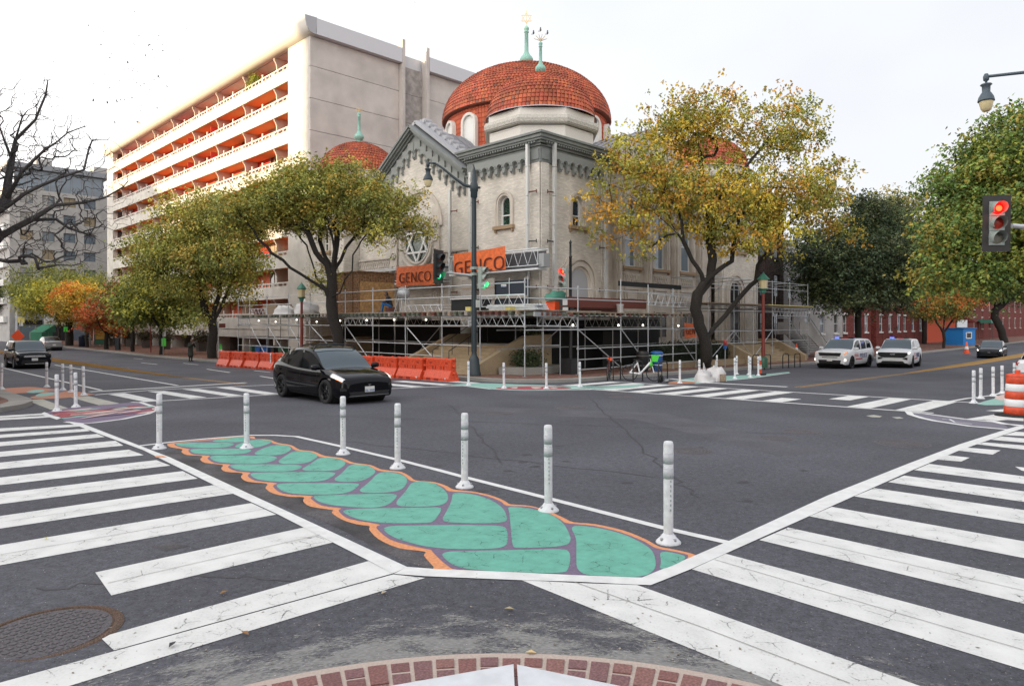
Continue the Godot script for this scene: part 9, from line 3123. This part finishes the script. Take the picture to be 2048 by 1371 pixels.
func person_bones(k: Dictionary) -> Array:   # standing height 1.72 m, facing +z; k holds joints that differ and colours
	var coat: Color = k.coat; var legs: Color = k.legs; var skin: Color = k.skin; var shoe: Color = k.get("shoe", Color(0.02, 0.02, 0.02))
	var hip := Vector3(0, 0.92, 0) ; var chest: Vector3 = k.get("chest", Vector3(0, 1.30, 0.02)); var neck: Vector3 = k.get("neck", Vector3(0, 1.45, 0.04)); var head: Vector3 = k.get("head", Vector3(0, 1.60, 0.07))
	hip = k.get("hip", hip)
	var b := [[hip, chest, 0.15, 0.155, coat], [hip + Vector3(-0.06, 0, 0), chest + Vector3(-0.09, 0.05, 0), 0.11, 0.10, coat], [hip + Vector3(0.06, 0, 0), chest + Vector3(0.09, 0.05, 0), 0.11, 0.10, coat], [chest + Vector3(0, 0.08, 0), neck, 0.09, 0.055, coat],
		[neck, head, 0.05, 0.05, skin], [head + Vector3(0, 0.02, -0.012), head + Vector3(0, -0.03, 0.02), 0.095, 0.075, skin], [head + Vector3(0, -0.01, 0.09), head + Vector3(0, -0.03, 0.098), 0.016, 0.02, skin], [head + Vector3(0.083, 0, 0), head + Vector3(0.086, -0.03, 0), 0.02, 0.016, skin], [head + Vector3(-0.083, 0, 0), head + Vector3(-0.086, -0.03, 0), 0.02, 0.016, skin],
		[head + Vector3(0, 0.05, -0.03), head + Vector3(0, -0.01, -0.06), 0.092, 0.08, k.hair]]
	for sd in [-1, 1]:
		var sx: float = sd
		var key := "l" if sd < 0 else "r"
		var sh: Vector3 = chest + Vector3(sx * 0.18, 0.07, 0)
		var el: Vector3 = k.get(key + "_elbow", sh + Vector3(sx * 0.06, -0.28, -0.02)); var ha: Vector3 = k.get(key + "_hand", el + Vector3(0, -0.23, 0.08))
		b.append([sh, el, 0.066, 0.055, coat]); b.append([el, ha, 0.055, 0.04, coat])
		var dir := (ha - el).normalized()
		b.append([ha + dir * 0.02, ha + dir * 0.07, 0.036, 0.036, skin])
		for i in 4: b.append([ha + dir * 0.07 + Vector3(0.018 * (i - 1.5), 0, 0), ha + dir * (0.13 + [0.0, 0.015, 0.01, -0.015][i]) + Vector3(0.02 * (i - 1.5), 0, 0.02), 0.010, 0.009, skin])
		b.append([ha + dir * 0.03, ha + dir * 0.07 + Vector3(-sx * 0.045, 0, 0.03), 0.013, 0.010, skin])
		var hj: Vector3 = hip + Vector3(sx * 0.09, -0.04, 0)
		var kn: Vector3 = k.get(key + "_knee", hj + Vector3(sx * 0.01, -0.42, 0.03)); var an: Vector3 = k.get(key + "_foot", Vector3(sx * 0.1, 0.08, -0.01))
		b.append([hj, kn, 0.092, 0.065, legs]); b.append([kn, an, 0.062, 0.045, legs])
		b.append([an + Vector3(0, -0.035, -0.04), an + Vector3(sx * 0.02, -0.045, 0.15), 0.042, 0.036, shoe])
	if k.has("skirt"): b.append([hip + Vector3(0, 0.02, 0), hip + Vector3(0, -k.skirt, 0), 0.17, 0.2, coat])
	return b

func build_people() -> void:
	var m := mat(Color.WHITE, 0.85); m.vertex_color_use_as_albedo = true
	var skin := Color(0.16, 0.085, 0.055)
	var p := on(19.15, -53.2)
	var o := thing("person", "person in a long dark olive coat at the left kerb, hands raised to the face", "person", p, 0.35)
	mi("body", figure(person_bones({"coat": Color(0.035, 0.035, 0.024), "legs": Color(0.022, 0.022, 0.018), "skin": skin, "hair": Color(0.02, 0.018, 0.015), "skirt": 0.42, "head": Vector3(0.02, 1.57, 0.12), "chest": Vector3(0, 1.28, 0.05), "neck": Vector3(0.01, 1.43, 0.08), "r_elbow": Vector3(0.27, 1.12, 0.12), "r_hand": Vector3(0.10, 1.36, 0.24), "l_elbow": Vector3(-0.27, 1.12, 0.10), "l_hand": Vector3(-0.08, 1.32, 0.25)}), 0.02), m, o)
	p = on(24.2, -91.0, 0.13)
	o = thing("person", "person in black clothes standing beside the bus shelter on the far left pavement", "person", p, -0.6)
	mi("body", figure(person_bones({"coat": Color(0.012, 0.012, 0.014), "legs": Color(0.012, 0.012, 0.014), "skin": skin, "hair": Color(0.01, 0.01, 0.01), "skirt": 0.5}), 0.025), m, o)
	p = on(26.3, -80.2, 0.13)
	o = thing("person", "person in a dark red top and blue trousers bending by the arcade column", "person", p, -1.0)
	mi("body", figure(person_bones({"coat": Color(0.10, 0.015, 0.02), "legs": Color(0.02, 0.035, 0.08), "skin": Color(0.3, 0.18, 0.12), "hair": Color(0.25, 0.2, 0.16), "chest": Vector3(0, 1.2, 0.22), "neck": Vector3(0, 1.32, 0.33), "head": Vector3(0, 1.42, 0.42), "r_elbow": Vector3(0.24, 0.95, 0.32), "r_hand": Vector3(0.15, 0.80, 0.45), "l_elbow": Vector3(-0.24, 0.95, 0.32), "l_hand": Vector3(-0.15, 0.80, 0.45)}), 0.025), m, o)
	p = Vector3(23.1, 2.54, -33.1)
	o = thing("person", "person in dark and bright blue work clothes sitting on the scaffold deck by the mixer", "person", p, -2.3)
	mi("body", figure(person_bones({"coat": Color(0.012, 0.018, 0.03), "legs": Color(0.02, 0.12, 0.32), "skin": skin, "hair": Color(0.015, 0.02, 0.03), "hip": Vector3(0, 0.42, 0), "chest": Vector3(0, 0.78, 0.12), "neck": Vector3(0, 0.93, 0.18), "head": Vector3(0, 1.06, 0.26), "r_knee": Vector3(0.13, 0.52, 0.42), "r_foot": Vector3(0.13, 0.08, 0.5), "l_knee": Vector3(-0.13, 0.52, 0.42), "l_foot": Vector3(-0.13, 0.08, 0.5), "r_elbow": Vector3(0.26, 0.62, 0.22), "r_hand": Vector3(0.15, 0.6, 0.42), "l_elbow": Vector3(-0.26, 0.62, 0.22), "l_hand": Vector3(-0.15, 0.6, 0.42)}), 0.02), m, o)
	block("seat_box", Vector3(0, 0.15, -0.02), Vector3(0.42, 0.3, 0.36), M.lumber_red, self, 0.0)
	var sb := get_node("seat_box")
	sb.position = Vector3(23.1, 2.69, -33.12)
	tag(sb, "low timber box that the worker on the scaffold deck sits on", "box")
